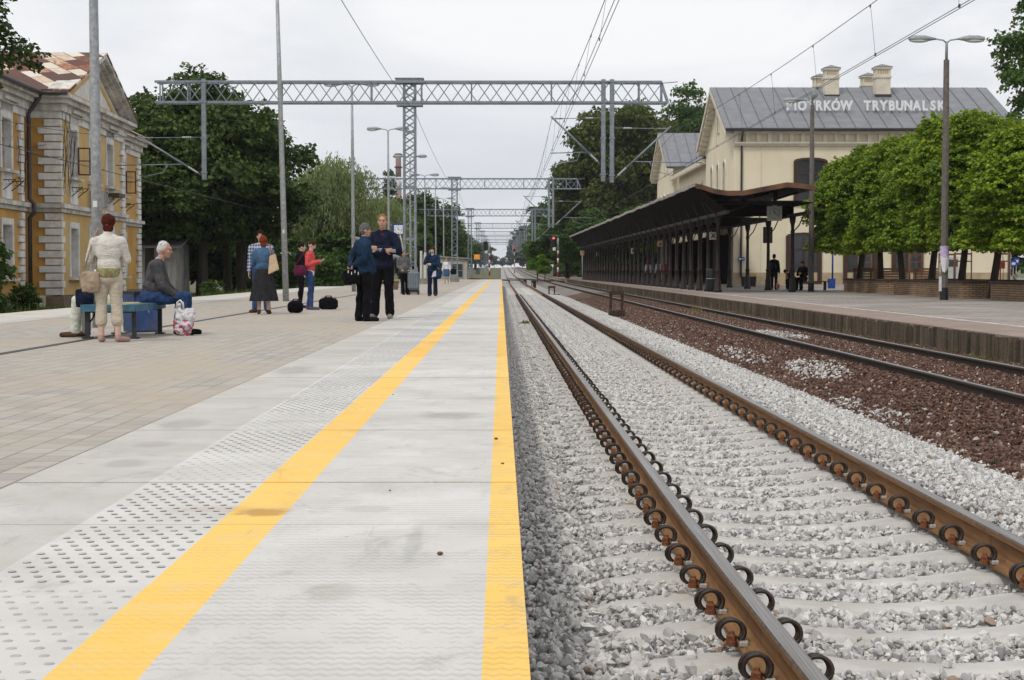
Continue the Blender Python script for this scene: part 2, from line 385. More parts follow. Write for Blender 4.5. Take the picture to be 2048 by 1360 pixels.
mb = MB(); rnd = random.Random(5); y = 12.0
while y < 200:
    wv = rnd.uniform(.07, .2); t = rnd.uniform(0, .06); mb.box(XR-.06-t, XR, y, y+wv-.004, -.85, ZR-.012-rnd.uniform(0, .07)*rnd.random()); y += wv
m_rw = pm('weathered_wall', (.125,.10,.075), .55, 2.2, .95, bump=.8, bscale=18, bdist=.04, col2=(.05,.042,.03), dirt=(.20,.17,.13), streak=True)
_t = m_rw.node_tree; _b = _t.nodes['Principled BSDF']; _g = _t.nodes.new('ShaderNodeNewGeometry'); _m = _t.nodes.new('ShaderNodeMix'); _m.data_type = 'RGBA'; _m.blend_type = 'MULTIPLY'; _m.inputs[0].default_value = .7
_r = _t.nodes.new('ShaderNodeValToRGB'); _r.color_ramp.elements[0].color = (.35,.38,.30,1); _r.color_ramp.elements[1].color = (1.25,1.1,1,1); _t.links.new(_g.outputs['Random Per Island'], _r.inputs[0])
_src = _b.inputs['Base Color'].links[0].from_socket; _t.links.new(_src, _m.inputs[6]); _t.links.new(_r.outputs[0], _m.inputs[7]); _t.links.new(_m.outputs[2], _b.inputs['Base Color'])
tag(mb.build('platform_wall', m_rw), 'dark stained ribbed wall holding up the station platform', 'wall')

# ---------------------------------------------------------------- rails
def rail_profile(s=1):
    return [(-.075,-.172),(.075,-.172),(.075,-.160),(.02,-.140),(.0085,-.125),(.0085,-.052),(.034,-.036),(.036,-.014),(.030,-.004),(.018,0),(-.018,0),(-.030,-.004),(-.036,-.014),(-.034,-.036),(-.0085,-.052),(-.0085,-.125),(-.02,-.140),(-.075,-.160)]
def make_rail(label, x, ms, z=-.385, path=None):
    pr = rail_profile(); mb = MB(); n_ = len(pr); ds = [-4, 3, 4, 5, 6, 7, 8, 9, 12, 20, 40]+[d for d in DS if d >= 60]; vs = []
    for d in ds:
        xx = path(d) if path else x
        vs += [(xx+px, d, z+rise(d)+pz) for px, pz in pr]
    fs, mi = [], []
    for i in range(len(ds)-1):
        for j in range(n_):
            fs.append((i*n_+j, i*n_+(j+1) % n_, (i+1)*n_+(j+1) % n_, (i+1)*n_+j)); mi.append(1 if 8 <= j <= 10 else (2 if j in (7, 11) else 0))
    me = quick('rail', vs, fs, ms, False, mi)
    return tag(link('rail', me), label, 'rail', 'railway rails')
def railmat(name, a, b, dirt):
    n = N(name); v = n.coord(); f = n.noise(n.mapped(v, (22, 1.6, 22)), 1, 8, .72); c = n.mix(n.smooth(f, .3, .7), a, b)
    c = n.mix(n.math('MULTIPLY', n.smooth(n.noise(n.mapped(v, (60, 9, 4)), 1, 4), .55, .7), .5), c, dirt)
    n.bump(n.noise(n.mapped(v, (40, 6, 40)), 1, 4), .25, .004); return n.set(c, .8, 0, .3)
m_rust = railmat('rail_rust', (.255,.135,.052), (.14,.066,.027), (.07,.038,.022))
m_rdark = railmat('rail_old', (.05,.036,.027), (.03,.022,.018), (.015,.012,.01))
def headmat(name, c1, c2, rough):
    n = N(name); v = n.coord(); f = n.noise(n.mapped(v, (160, 1.5, 60)), 1, 5); f2 = n.noise(n.mapped(v, (40, .5, 40)), 1, 4)
    return n.set(n.mix(n.smooth(n.math('MULTIPLY_ADD', f, .6, n.math('MULTIPLY', f2, .4)), .35, .65), c1, c2), rough, .75, .5)
m_head, m_head2 = headmat('rail_head', (.34,.325,.31), (.19,.175,.16), .45), headmat('rail_head_old', (.30,.29,.27), (.15,.135,.12), .4)
m_hside, m_hside2 = pm('rail_head_side', (.13,.10,.08), .4, 20, .6, .3), pm('rail_head_side_old', (.05,.04,.035), .4, 20, .6, .3)
XC1, XC2 = .969+.7535, 6.17
def xc1(d): return XC1+(.006*(9-max(d, 3))**1.3 if d < 9 else 0)
make_rail('rust brown rail running nearest the yellow platform edge', 0, [m_rust, m_head, m_hside], path=lambda d: xc1(d)-.7535)
make_rail('rust brown rail of the near track, farther from the yellow edge', 0, [m_rust, m_head, m_hside], path=lambda d: xc1(d)+.7535)
make_rail('dark old rail beside the brown stones between the two tracks', XC2-.77, [m_rdark, m_head2, m_hside2])
make_rail('dark old rail running along the foot of the station platform wall', XC2+.77, [m_rdark, m_head2, m_hside2])
def cross(d0, d1, xa, xb):
    def f(d):
        t = min(1, max(0, (d-d0)/(d1-d0))); t = t*t*(3-2*t); return xa+(xb-xa)*t
    return f
mb = MB(); pr = [(-.07,-.16),(.07,-.16),(.036,0),(-.036,0)]
for off in (-.75, .75):
    for fn in (cross(188, 236, XC2, XC1), cross(195, 240, XC1, -5.0)):
        pts = [Vector((fn(d)+off, d, -.33+rise(d))) for d in range(185, 246, 5)]
        mb.tube(pts, .055, 4, 0)
tag(mb.build('switch_rails', m_rdark), 'dark crossing rails of the points beyond the platform end', 'rail')

# ---------------------------------------------------------------- sleepers with spring clips
m_sl = pm('sleeper_concrete', (.53,.515,.485), .22, 3, .85, bump=.3, bscale=30, dirt=(.40,.37,.33))
m_clip = pm('black_spring_steel', (.048,.036,.030), .5, 30, .5, .3, bump=.2)
m_bolt = pm('rusty_bolt', (.20,.075,.032), .4, 60, .75, .2)
m_pad = pm('clip_plate', (.42,.40,.37), .3, 40, .7)
def sleeper_mesh():
    prof = [(-1.3,-.66),(-1.22,-.628),(-.95,-.592),(-.62,-.585),(-.4,-.615),(-.2,-.628),(0,-.636),(.2,-.628),(.4,-.615),(.62,-.585),(.95,-.592),(1.22,-.628),(1.3,-.66)]
    mb = MB(); vs = []
    for x, z in prof: vs += [(x,-.15,-.82),(x,-.125,z-.03),(x,-.10,z),(x,.10,z),(x,.125,z-.03),(x,.15,-.82)]
    fs = [tuple(range(6)), tuple((len(prof)-1)*6+i for i in range(5, -1, -1))]
    for i in range(len(prof)-1): fs += [(i*6+j, i*6+(j+1) % 6, (i+1)*6+(j+1) % 6, (i+1)*6+j) for j in range(6)]
    mb.add(vs, fs); return mb.mesh('sleeper', m_sl)
def clip_mesh():
    mb = MB()
    for dy, dx, a in ((-.016, .004, 0), (.014, -.005, 6)):
        pts = []
        for i in range(18):
            t = R(-55+a+i*17.2); pts.append((dx+.047*math.cos(t)*1.04, dy+i*.0016, .048+.045*math.sin(t)))
        mb.tube(pts, .0085, 7)
    return mb.mesh('spring_clip', m_clip)
def bolt_mesh():
    mb = MB(); mb.lathe([(.024,0),(.024,.018),(.021,.02),(.021,.04),(.012,.046),(.010,.056)], (0,0,0), 6, 0, False)
    mb.cbox((.046, -.016, .014), .035, .05, .022, 1, 0, .004); return mb.mesh('bolt', [m_bolt, m_pad])
ms_, mc_, mbolt_ = sleeper_mesh(), clip_mesh(), bolt_mesh()
SL = [5.88+.6*k for k in range(-3, 240)]
for k, d in enumerate(SL):
    o = tag(link('sleeper', ms_, None, (xc1(d), d, 0), random.uniform(-.008, .008)), 'pale concrete sleeper bedded in white stones under the rusty rails', 'sleeper', 'concrete sleepers of the near track')
    if d < 96:
        for off, sg in ((-.7535, -1), (-.7535, 1), (.7535, -1), (.7535, 1)):
            c = link('rail_clip', mc_, o, (off+sg*.104, random.uniform(-.008,.008), -.535), (0 if sg < 0 else math.pi)+random.uniform(-.13,.13)); c.scale = (1, 1, random.uniform(.92, 1.06))
            if d < 36: link('bolt', mbolt_, c, (.002, 0, -.008))

# ---------------------------------------------------------------- ballast stones, laid as patches
rs = np.random.RandomState(11)
def stone_shapes(n):
    out = []
    for i in range(n):
        bm = bmesh.new()
        for k in range(13):
            v = rs.normal(size=3); v /= np.linalg.norm(v); v *= rs.uniform(.82, 1.1)
            bm.verts.new(v*np.array([1, rs.uniform(.62,.9), rs.uniform(.5,.8)]))
        r = bmesh.ops.convex_hull(bm, input=bm.verts); bmesh.ops.delete(bm, geom=[g for g in r['geom_interior'] if isinstance(g, bmesh.types.BMVert)], context='VERTS')
        bmesh.ops.triangulate(bm, faces=bm.faces); bm.verts.index_update()
        out.append((np.array([v.co[:] for v in bm.verts]), np.array([[v.index for v in f.verts] for f in bm.faces]))); bm.free()
    return out
SH = stone_shapes(40)
def patch(name, pts, sizes, mat):
    V, Fc, o = [], [], 0
    for (x, y, z), s in zip(pts, sizes):
        v, f = SH[rs.randint(len(SH))]; q = rs.normal(size=4); q /= np.linalg.norm(q); a, b, c, d = q
        M = np.array([[1-2*(c*c+d*d),2*(b*c-a*d),2*(b*d+a*c)],[2*(b*c+a*d),1-2*(b*b+d*d),2*(c*d-a*b)],[2*(b*d-a*c),2*(c*d+a*b),1-2*(b*b+c*c)]])
        V.append((v*s) @ M.T+np.array([x, y, z])); Fc.append(f+o); o += len(v)
    me = quick(name, np.concatenate(V), np.concatenate(Fc), mat); return bpy.data.objects.new(name, me)
def stonemat(name, stops):
    n = N(name); g = n.n('ShaderNodeNewGeometry'); v = n.coord('Generated')
    c = n.ramp(g.outputs['Random Per Island'], stops); c = n.mix(n.math('MULTIPLY', n.smooth(n.noise(n.coord(), 70, 3), .45, .7), .35), c, (.27,.26,.25) if 'white' in name else (.05,.03,.022))
    n.bump(n.noise(n.coord(), 130, 3), .35, .004); return n.set(c, .85, 0, .3)
m_stw = stonemat('white_stone', [(0,(.30,.30,.305)),(.12,(.42,.415,.41)),(.5,(.53,.52,.50)),(.85,(.65,.64,.62)),(.985,(.60,.585,.56)),(.99,(.34,.25,.18)),(1,(.28,.2,.15))])
m_stb = stonemat('brown_stone', [(0,(.05,.026,.02)),(.35,(.10,.05,.036)),(.7,(.155,.085,.06)),(.88,(.22,.145,.11)),(.91,(.40,.35,.30)),(.94,(.55,.53,.5)),(.95,(.06,.05,.04)),(1,(.16,.11,.075))])
def white_patch(i):
    n_ = 2900; x = rs.uniform(.05, 4.1, n_); y = rs.uniform(-.3, .3, n_); ins = (x > .38) & (x < 3.08) & (np.abs(y) < .097)
    keep = ~ins | (rs.uniform(size=n_) < .025); x, y, ins = x[keep], y[keep], ins[keep]
    z = np.interp(x, [0,.4,.75,1.72,2.7,3.15,3.5,4.1], [-.635,-.62,-.608,-.632,-.608,-.61,-.63,-.76])+rs.uniform(-.035,.012,len(x))
    rr = np.minimum(np.abs(x-.969), np.abs(x-2.476)); rail_ = rr < .13
    z = np.where(rail_, np.minimum(z, -.612), z); z = np.where(ins, z+.018, z)
    s = np.clip(rs.gamma(9, .0025, len(x)), .012, .038)*np.where(rail_, .75, 1); y = y+.3
    return patch('stone_patch', np.c_[x, y, z], s, m_stw)
def brown_patch(i):
    n_ = 2900; x = rs.uniform(3.85, 7.8, n_); y = rs.uniform(0, .9, n_)
    keep = (x > 3.98+.16*rs.normal(size=n_)*.6) & (np.abs(x-XC2+.77) > .06) & (np.abs(x-XC2-.77) > .06); x, y = x[keep], y[keep]
    z = np.interp(x, [3.8,4.3,4.9,5.2,6.9,7.8], [-.76,-.72,-.60,-.505,-.50,-.49])+rs.uniform(-.035,.012,len(x))
    s = np.clip(rs.gamma(9, .0027, len(x)), .013, .042)*np.where(x > 5.4, .8, 1)
    return patch('stone_patch', np.c_[x, y, z], s, m_stb)
def scatter(name, patches, pts, label):
    col = bpy.data.collections.new(name+'_pieces')
    for p in patches: col.objects.link(p)
    me = bpy.data.meshes.new(name); me.from_pydata([tuple(p) for p in pts], [], []); o = link(name, me)
    ng = bpy.data.node_groups.new(name, 'GeometryNodeTree')
    ng.interface.new_socket('Geometry', in_out='INPUT', socket_type='NodeSocketGeometry'); ng.interface.new_socket('Geometry', in_out='OUTPUT', socket_type='NodeSocketGeometry')
    gi, go = ng.nodes.new('NodeGroupInput'), ng.nodes.new('NodeGroupOutput'); ci = ng.nodes.new('GeometryNodeCollectionInfo'); ip = ng.nodes.new('GeometryNodeInstanceOnPoints')
    ci.inputs['Collection'].default_value = col; ci.inputs['Separate Children'].default_value = True; ci.inputs['Reset Children'].default_value = True
    ip.inputs['Pick Instance'].default_value = True; rv = ng.nodes.new('FunctionNodeRandomValue'); rv.data_type = 'INT'; rv.inputs[4].default_value = 0; rv.inputs[5].default_value = 999
    for a, b in ((gi.outputs[0], ip.inputs['Points']), (ci.outputs[0], ip.inputs['Instance']), (rv.outputs[2], ip.inputs['Instance Index']), (ip.outputs[0], go.inputs[0])): ng.links.new(a, b)
    md_ = o.modifiers.new('stones', 'NODES'); md_.node_group = ng
    tag(o, label, 'gravel'); o['kind'] = 'stuff'; return o
scatter('white_ballast_stones', [white_patch(i) for i in range(7)], [(xc1(d)-XC1, d-.3, 0) for d in SL if 4.4 < d < 105], 'pale grey crushed stone ballast around the near track')
scatter('brown_ballast_stones', [brown_patch(i) for i in range(6)], [(0, 13+.9*i, 0) for i in range(90)], 'rust brown crushed stone ballast around the old track')
# a spill of white stones on the brown ones
pts = []
for cx, cy, rx, ry, n_ in ((4.8, 26.0, .40, 2.2, 430), (6.1, 37, .5, 2.6, 330), (4.25, 19.5, .22, 2.0, 130), (4.5, 32, .3, 3.2, 150)):
    a, r = rs.uniform(0, 2*np.pi, n_), np.sqrt(rs.uniform(0, 1, n_)); x = cx+rx*r*np.cos(a)*rs.uniform(.6, 1, n_); y = cy+ry*r*np.sin(a)
    x = x[np.abs(x-XC2+.77) > 0] ; y = y[:len(x)]
    z = np.interp(x, [3.8,4.3,4.9,5.2,6.9,7.8], [-.76,-.72,-.60,-.505,-.50,-.49])+rs.uniform(0,.02,len(x)); ok = np.abs(x-XC2+.77) > .1
    pts.append(np.c_[x, y, z][ok])
pts = np.concatenate(pts); o = patch('spilled_white_stones', pts, np.clip(rs.gamma(9, .003, len(pts)), .014, .045), m_stw); C.objects.link(o)
tag(o, 'pale stones spilled over the brown ballast of the old track', 'gravel'); o['kind'] = 'stuff'
# ---------------------------------------------------------------- catenary gantries
m_galv = pm('galvanised_steel', (.24,.275,.31), .25, 7, .6, .3, bump=.1, dirt=(.17,.195,.22))
m_galv2 = pm('galvanised_pole', (.36,.375,.385), .3, 14, .55, .3, bump=.15, bscale=60, dirt=(.25,.26,.27))
m_ins = pm('grey_insulator', (.42,.44,.45), .2, 9, .4)
m_wire = pm('copper_wire', (.045,.043,.042), .2, 9, .5, .4, bump=0)
m_plinth = pm('mast_plinth', (.27,.255,.23), .3, 4, .9, bump=.3)
TZ, TD, XM = 7.28, .86, -3.5
def lattice(mb, p0, p1, p2, w, n_, br=.035):
    pass
def mast_mesh():
    mb = MB(); a = .21; H = TZ+TD
    for x in (-a, a):
        for y in (-.16, .16): mb.bar((x, y, .55), (x, y, H), .085, .085)
    k = 26
    for i in range(k):
        z0, z1 = .6+(H-.7)*i/k, .6+(H-.7)*(i+1)/k
        for y in (-.165, .165):
            sgn = 1 if i % 2 else -1
            mb.bar((-a*sgn, y, z0), (a*sgn, y, z1), .03, .03)
            if z0 > 4.0: mb.bar((a*sgn, y*.96, z0), (-a*sgn, y*.96, z1), .025, .025)
        for x in (-a-.03, a+.03): mb.bar((x, -.14 if i % 2 else .14, z0), (x, .14 if i % 2 else -.14, z1), .025, .025)
    for z in (2.1, 4.1, 6.2): mb.box(-a-.03, a+.03, -.18, -.14, z-.05, z+.05)
    mb.prism([(-.30,.32),(.30,.32),(.25,.95),(-.25,.95)], 'y', -.22, .22)
    return mb.mesh('mast', m_galv)
def beam_mesh():
    mb = MB(); x0, x1 = -13.0-XM, 6.15-XM; yb = .24
    for y in (-yb, yb):
        mb.bar((x0-.2, y, TZ+.04), (x1+.25, y, TZ+.04), .11, .085); mb.bar((x0-.2, y, TZ+TD-.04), (x1, y, TZ+TD-.04), .11, .085)
        L_ = x1-x0; n_ = 38
        for i in range(n_):
            a, b = x0+L_*i/n_, x0+L_*(i+1)/n_
            p, q = (TZ+.08, TZ+TD-.08) if (i+(y > 0)) % 2 else (TZ+TD-.08, TZ+.08)
            mb.bar((a, y, p), (b, y, q), .034, .034)
        for f in (0, .055, .24, .42, .52, .62, .78, .955, 1): mb.bar((x0+L_*f, y, TZ+.06), (x0+L_*f, y, TZ+TD-.06), .05, .05)
        mb.bar((x1, y, TZ+TD-.06), (x1+.25, y, TZ+.06), .05, .05)
    for f in range(0, 33):
        x = x0+(x1-x0)*f/32; s_ = 1 if f % 2 else -1
        mb.bar((x, -yb*s_, TZ+.04), (x+(x1-x0)/32, yb*s_, TZ+.04), .03); mb.bar((x, -yb*s_, TZ+TD-.04), (x+(x1-x0)/32, yb*s_, TZ+TD-.04), .03)
    for s_ in (-1, 1):
        mb.box(-.5, .5, s_*.26-.02, s_*.26+.02, TZ-.1, TZ+.09); mb.box(-.5, .5, s_*.26-.02, s_*.26+.02, TZ+TD-.1, TZ+TD+.07)
    mb.box(-.55, .55, -.3, .3, TZ+TD+.072, TZ+TD+.11)
    return mb.mesh('truss_beam', m_galv)
def dropper(zb):
    mb = MB(); mb.cbox((0, -.32, (zb+TZ+TD+.05)/2), .17, .15, TZ+TD+.05-zb, 0, 0, .02)
    for z in (TZ+.04, TZ+TD-.04): mb.box(-.13, .13, -.42, -.22, z-.03, z+.03)
    for z in (zb+.28, 5.95): mb.box(-.11, .11, -.415, -.23, z-.025, z+.025)
    return mb
def insul(mb, p0, p1, r=.05, k=5):
    p0, p1 = Vector(p0), Vector(p1); pts, rr = [], []
    for i in range(2*k+1): pts.append(p0.lerp(p1, i/(2*k))); rr.append(r if i % 2 else r*.45)
    mb.tube(pts, rr, 8)
def cantilever(xd, zl, xt, zt, zs, xs0, xs1):
    """strut from the foot of a hanging post up and out to the wire"""
    st = MB(); ins = MB(); y = -.32; s_ = 1 if xt > xd else -1
    a, b = Vector((xd+.12*s_, y, zl)), Vector((xt, y, zt)); d = (b-a)
    st.tube([a+d*.2, b+d*.02], .036, 8); st.tube([a, a+d*.07], .02, 6); insul(ins, a+d*.05, a+d*.21)
    t0, t1 = Vector((xd+.1*s_, y, zt-.02)), Vector((xt, y, zt-.05)); d2 = t1-t0
    st.tube([t0, t0+d2*.25], .014, 6); st.tube([t0+d2*.3, t1], .016, 6); st.tube([t0+d2*.78, t1], .03, 6); insul(ins, t0+d2*.16, t0+d2*.31, .045)
    f = (zs-zl)/(zt-zl); c = a+d*f
    st.tube([(xs0, y, zs-.04), c], .022, 6); mid = (xs0*.45+xs1*.55); st.tube([c, (xs1, y, zs+.01)], .022, 6)
    st.tube([(xs1*.8+xs0*.2, y, zs), (xs1*.72+xs0*.28, y, zs-.32), (xt*.75+xs1*.25, y, zs-.42), (xt, y, zs-.5)], .014, 6)
    st.tube([c, b*.5+c*.5+Vector((s_*-.02, 0, .02)), b], .008, 5); st.tube([(xs1, y, zs), b], .006, 4)
    return st, ins
m_mast, m_beam = mast_mesh(), beam_mesh()
g_names = ['nearest', 'second', 'third', 'fourth', 'fifth', 'sixth', 'seventh', 'eighth']
G0 = None
for k in range(8):
    d = 65.5+68.5*k; x = XM+(0, -.15, -.2, -.2, -.25, -.25, -.3, -.3)[k]
    lab = f'{g_names[k]} grey lattice gantry spanning both tracks and the platform'
    if k == 0:
        G0 = g = thing('catenary_gantry', lab, 'catenary gantry', (x, d, 0), 0, 'overhead line gantries')
        mo = link('mast', m_mast, g)
        p = MB(); p.prism([(-.36,0),(.36,0),(.34,.30),(-.34,.30)], 'y', -.33, .33); p.build('plinth', m_plinth, g)
        link('truss_beam', m_beam, g)
        for xd, zb, args in ((-11.33, 4.35, (4.55, -13.8, 6.0, 4.95, -14.7, -12.2)), (3.91, 4.29, (4.97, 1.95, 6.74, 5.42, 1.9, 3.3)), (4.24, 4.25, (4.43, 6.45, 6.36, 5.06, 7.7, 5.15))):
            dr = dropper(zb).build('drop_post', m_galv, g, (xd-XM, 0, 0))
            st, ins = cantilever(xd, *args)
            so_ = st.build('cantilever', m_galv, g, (-XM, 0, 0)); ins.build('insulator', m_ins, so_)
    else: g = copy_tree(G0, None, (x, d, rise(d)), None, lab)

# ---------------------------------------------------------------- overhead wires
def sag_wire(name, label, x, z0, z1, r, supports, dx=None, sag=0, segs=14, n_=4):
    pts = []
    for a, b in zip(supports[:-1], supports[1:]):
        for i in range(segs):
            t = i/segs; d = a+(b-a)*t
            pts.append((x+(dx(d) if dx else 0), d, z0-sag*4*t*(1-t)+rise(d)))
    d = supports[-1]; pts.append((x, d, z0+rise(d)))
    mb = MB(); mb.tube(pts, r, n_, 0, False); return tag(mb.build(name, m_wire, fix=False), label, 'wire')
sup = [-3+68.5*k for k in range(8)]
def contact_set(xm, xc, zc, zm, word, sag=.75, left=False):
    mw = sag_wire('messenger_wire', f'upper carrying wire hanging in long bows over the {word}', xm, zm, zm, .0085, sup, None, sag)
    for a, b in zip(sup[:5], sup[1:6]):
        for i in range(1, 12):
            mb = MB(); t = i/12; d = a+(b-a)*t; z = zm-sag*4*t*(1-t); x1 = xm
            mb.tube([(xm, d, z), (xm*.7+xc*.3, d, z*.75+zc*.25), (xc, d, zc)], .0035, 4, 0, False)
            mb.cbox((xc, d, zc+.02), .02, .07, .05); mb.cbox((xm, d, z-.02), .02, .05, .05); mb.build('wire_hanger', m_wire, mw)
    for dx in (-.035, .035): sag_wire('contact_wire', f'{"left" if dx < 0 else "right"} one of the paired contact wires over the {word}', xc+dx, zc, zc, .0068, sup, None, .0)
contact_set(1.95, 1.80, 5.10, 6.72, 'near track')
contact_set(6.75, 6.85, 4.83, 6.30, 'old track beside the station', .55)
contact_set(-13.7, -13.9, 4.40, 5.96, 'track behind the yellow house', 1.2)
sag_wire('return_wire', 'single thin wire running along the row of gantry masts', XM+.22, 6.95, 6.95, .009, sup, None, .5)

# ---------------------------------------------------------------- platform lamps
m_lampg = pm('lamp_glass', (.55,.56,.55), .1, 9, .25, spec=.5); m_lamph = pm('lamp_housing', (.30,.33,.33), .2, 9, .5, .2)
def lamp_head(mb, gl, s, reach, z):
    """cobra-head lantern at the end of one arm; s is the side"""
    mb.tube([(0,0,z-.12),(s*.12,0,z-.02),(s*.4,0,z+.02)], .028, 6)
    pts = [(s*(.35+reach*t), 0, z+.02+.02*math.sin(t*3)) for t in (0, .15, .4, .75, .95, 1)]
    mb.tube(pts, [.03, .06, .105, .11, .075, .02], 8); gl.ell((s*(.35+reach*.62), 0, z-.035), (reach*.36, .095, .075), 0, None, 10, 6)
LAMP = None
for k in range(8):
    d = 27+23.1*k; lab = ['tall grey steel lamp pole behind the woman with red hair', 'leaning grey steel lamp pole beside the couple with bags', 'grey double lamp pole left of the two men talking'][k] if k < 3 else f'double headed platform lamp, number {k+1} of the row counting from the camera'.replace('number 4', 'fourth').replace('number 5', 'fifth').replace('number 6', 'sixth').replace('number 7', 'seventh').replace('number 8', 'eighth')
    x = -6.33
    if LAMP is None:
        LAMP = t = thing('platform_lamp', lab, 'lamp post', (x-.06, d, 0), 0, 'lamp posts along the platform')
        mb = MB(); mb.tube([(0,0,-.02),(0,0,3),(0,0,6),(0,0,8.75)], [.092,.08,.066,.048], 14); mb.build('pole', m_galv2, t)
        mb = MB(); mb.cbox((0, -.096, 1.95), .07, .006, .1); mb.build('sticker', pm('pale_sticker', (.62,.62,.6), .1), t)
        hd, gl = MB(), MB()
        for s in (-1, 1): lamp_head(hd, gl, s, .85, 8.86)
        h = hd.build('lamp_arm', m_lamph, t); gl.build('lamp_glass', m_lampg, h)
    else: t = copy_tree(LAMP, None, (x, d, rise(d)*0), None, lab)
    if k == 1: t.rotation_euler = (0, R(-1.35), 0); t.scale = (1, 1, 1.05)
    if k == 2: t.rotation_euler = (0, R(-.35), 0)
    if k == 0: t.rotation_euler = (0, R(-.25), 0)
# concrete lamp posts on the station platform
m_cpole = pm('concrete_pole', (.155,.135,.12), .3, 9, .9, bump=.3, bscale=50, dirt=(.09,.075,.062))
m_black = pm('black_paint', (.016,.016,.018), .3, 10, .55); m_paper = pm('white_paper', (.66,.66,.68), .12, 8, .7); m_paperp = pm('printed_paper', (.56,.52,.62), .3, 22, .7, col2=(.33,.22,.5))
def concrete_lamp(label, p, H, two):
    t = thing('concrete_lamp_post', label, 'lamp post', p, 0, 'lamp posts on the station platform')
    mb = MB(); mb.tube([(0,0,.42),(0,0,H*.5),(0,0,H)], [.135,.12,.098], 8, 0, True, False); mb.build('pole', m_cpole, t)
    mb = MB(); mb.tube([(0,0,-.02),(0,0,.42)], [.15,.142], 8, 0, True, False); mb.build('painted_base', m_black, t)
    mb = MB(); mb.tube([(0,0,H),(0,0,H+.55),(0,0,H+.62)], [.05,.045,.03], 10); 
    hd, gl = MB(), MB()
    if two:
        for s in (-1, 1): lamp_head(hd, gl, s, .95, H+.68)
    else:
        lamp_head(hd, gl, -1, 1.05, H+.2)
        hd.tube([(0,0,H+.1),(.05,-.05,H+.3),(.05,-.1,H+.42)], .03, 6); hd.ell((.06, -.12, H+.52), (.19, .12, .24), 0)
    h = hd.build('lamp_arm', m_lamph, t); gl.build('lamp_glass', m_lampg, h); mb.build('bracket', m_lamph, h)
    return t
pA = atz(1888, 600, ZR)
t = concrete_lamp('tall concrete lamp post with torn posters and black base', pA, 8.1, True)
mb = MB(); mb.tube([(0,0,1.37),(0,0,1.83)], [.152,.150], 16, 0, False); mb.build('printed_poster', m_paperp, t)
mb = MB(); vs = []
for i, (a, z0, z1) in enumerate(((-150,1.25,1.50),(-125,.98,1.46),(-100,.93,1.42),(-75,1.0,1.45),(-50,1.12,1.5),(-30,1.3,1.5))):
    r0 = .158 if i not in (1, 2) else .20; vs += [(r0*math.cos(R(a)), r0*math.sin(R(a)), z0), (.158*math.cos(R(a)), .158*math.sin(R(a)), z1)]
mb.add(vs, [(2*i, 2*i+2, 2*i+3, 2*i+1) for i in range(5)]); o = mb.build('torn_poster', m_paper, t)
mb = MB(); mb.cbox((-.155, -.08, .55), .09, .03, .5); mb.build('white_plate', m_paper, t)
concrete_lamp('darker concrete lamp post beside the seated people under the trees', atz(1622, 583, ZR), 8.85, False)

# ---------------------------------------------------------------- signals, boxes, signs
m_sred, m_swhite, m_sor = pm('signal_red', (.20,.018,.015), .3, 9, .6), pm('signal_white', (.62,.61,.58), .15, 6, .6), pm('orange_sign', (.78,.30,.02), .1, 9, .5)
m_blue = pm('blue_enamel', (.012,.05,.27), .25, 9, .5); m_clockf = pm('clock_face', (.68,.70,.70), .06, 6, .4)
m_lit = bpy.data.materials.new('red_signal_light'); m_lit.use_nodes = True
e = m_lit.node_tree.nodes['Principled BSDF']; e.inputs['Base Color'].default_value = (.8,.05,.03,1); e.inputs['Emission Color'].default_value = (1,.12,.10,1); e.inputs['Emission Strength'].default_value = 1.4
def signal(label, px, pyfoot, pytop, d, lit, boxside=-1, zf=None):
    p = at(px, pyfoot, d); H = (pyfoot-pytop)/F*d; u = H/8.0
    t = thing('railway_signal', label, 'signal', p)
    mb = MB(); z = 0; i = 0
    while z < H*.62: mb.tube([(0,0,z),(0,0,min(z+H*.11, H*.62))], .085, 8, i % 2); z += H*.11; i += 1
    mb.build('striped_post', [m_sred, m_swhite], t)
    mb = MB(); mb.tube([(0,0,H*.62),(0,0,H*.93)], .06, 8); mb.build('post_top', m_galv2, t)
    mb = MB(); mb.cbox((boxside*.42, -.1, H*.83), .5, .26, H*.27, 0, 0, .12); h = mb.build('signal_head', m_black, t)
    for i in range(4):
        mb = MB(); zz = H*(.92-.058*i); mb.ell((boxside*.42, -.25, zz), (.115, .03, .115)); mb.build('lens', m_lit if (lit and i == 0) else pm('dark_lens', (.02,.02,.022), .1, 9, .2), h)
        mb = MB(); mb.tube([(boxside*.42+.13*math.cos(R(a)), -.3, zz+.13*math.sin(R(a))) for a in range(0, 181, 20)], .02, 4); mb.build('hood', m_black, h)
    mb = MB(); mb.cbox((boxside*.35, -.1, H*.665), .3, .2, .38, 0, 0, .06); mb.build('junction_box', m_swhite, t)
    return t
signal('black four light signal on a red and white post beyond the platform end', 979, 551, 480, 185, False)
signal('signal glowing red on a striped post left of the canopy', 1116, 553, 470, 160, True)
def small_signal(label, px, d):
    p = at(px, 540, d); t = thing('distant_signal', label, 'signal', (p.x, d, rise(d)-.3)); H = 6.2
    mb = MB()
    for i in range(6): mb.tube([(0,0,i*.7),(0,0,i*.7+.7)], .09, 6, i % 2)
    mb.build('striped_post', [m_sred, m_swhite], t); mb = MB(); mb.cbox((-.1,0,5.0), .65, .3, 1.2, 0, 0, .1); mb.build('signal_board', pm('pale_red_board', (.45,.2,.22), .2), t)
    mb = MB(); mb.ell((-.1,-.2,4.7), (.2,.06,.3)); mb.build('lens', m_black, t)
small_signal('far signal with a pinkish red board among the masts', 1029, 340)
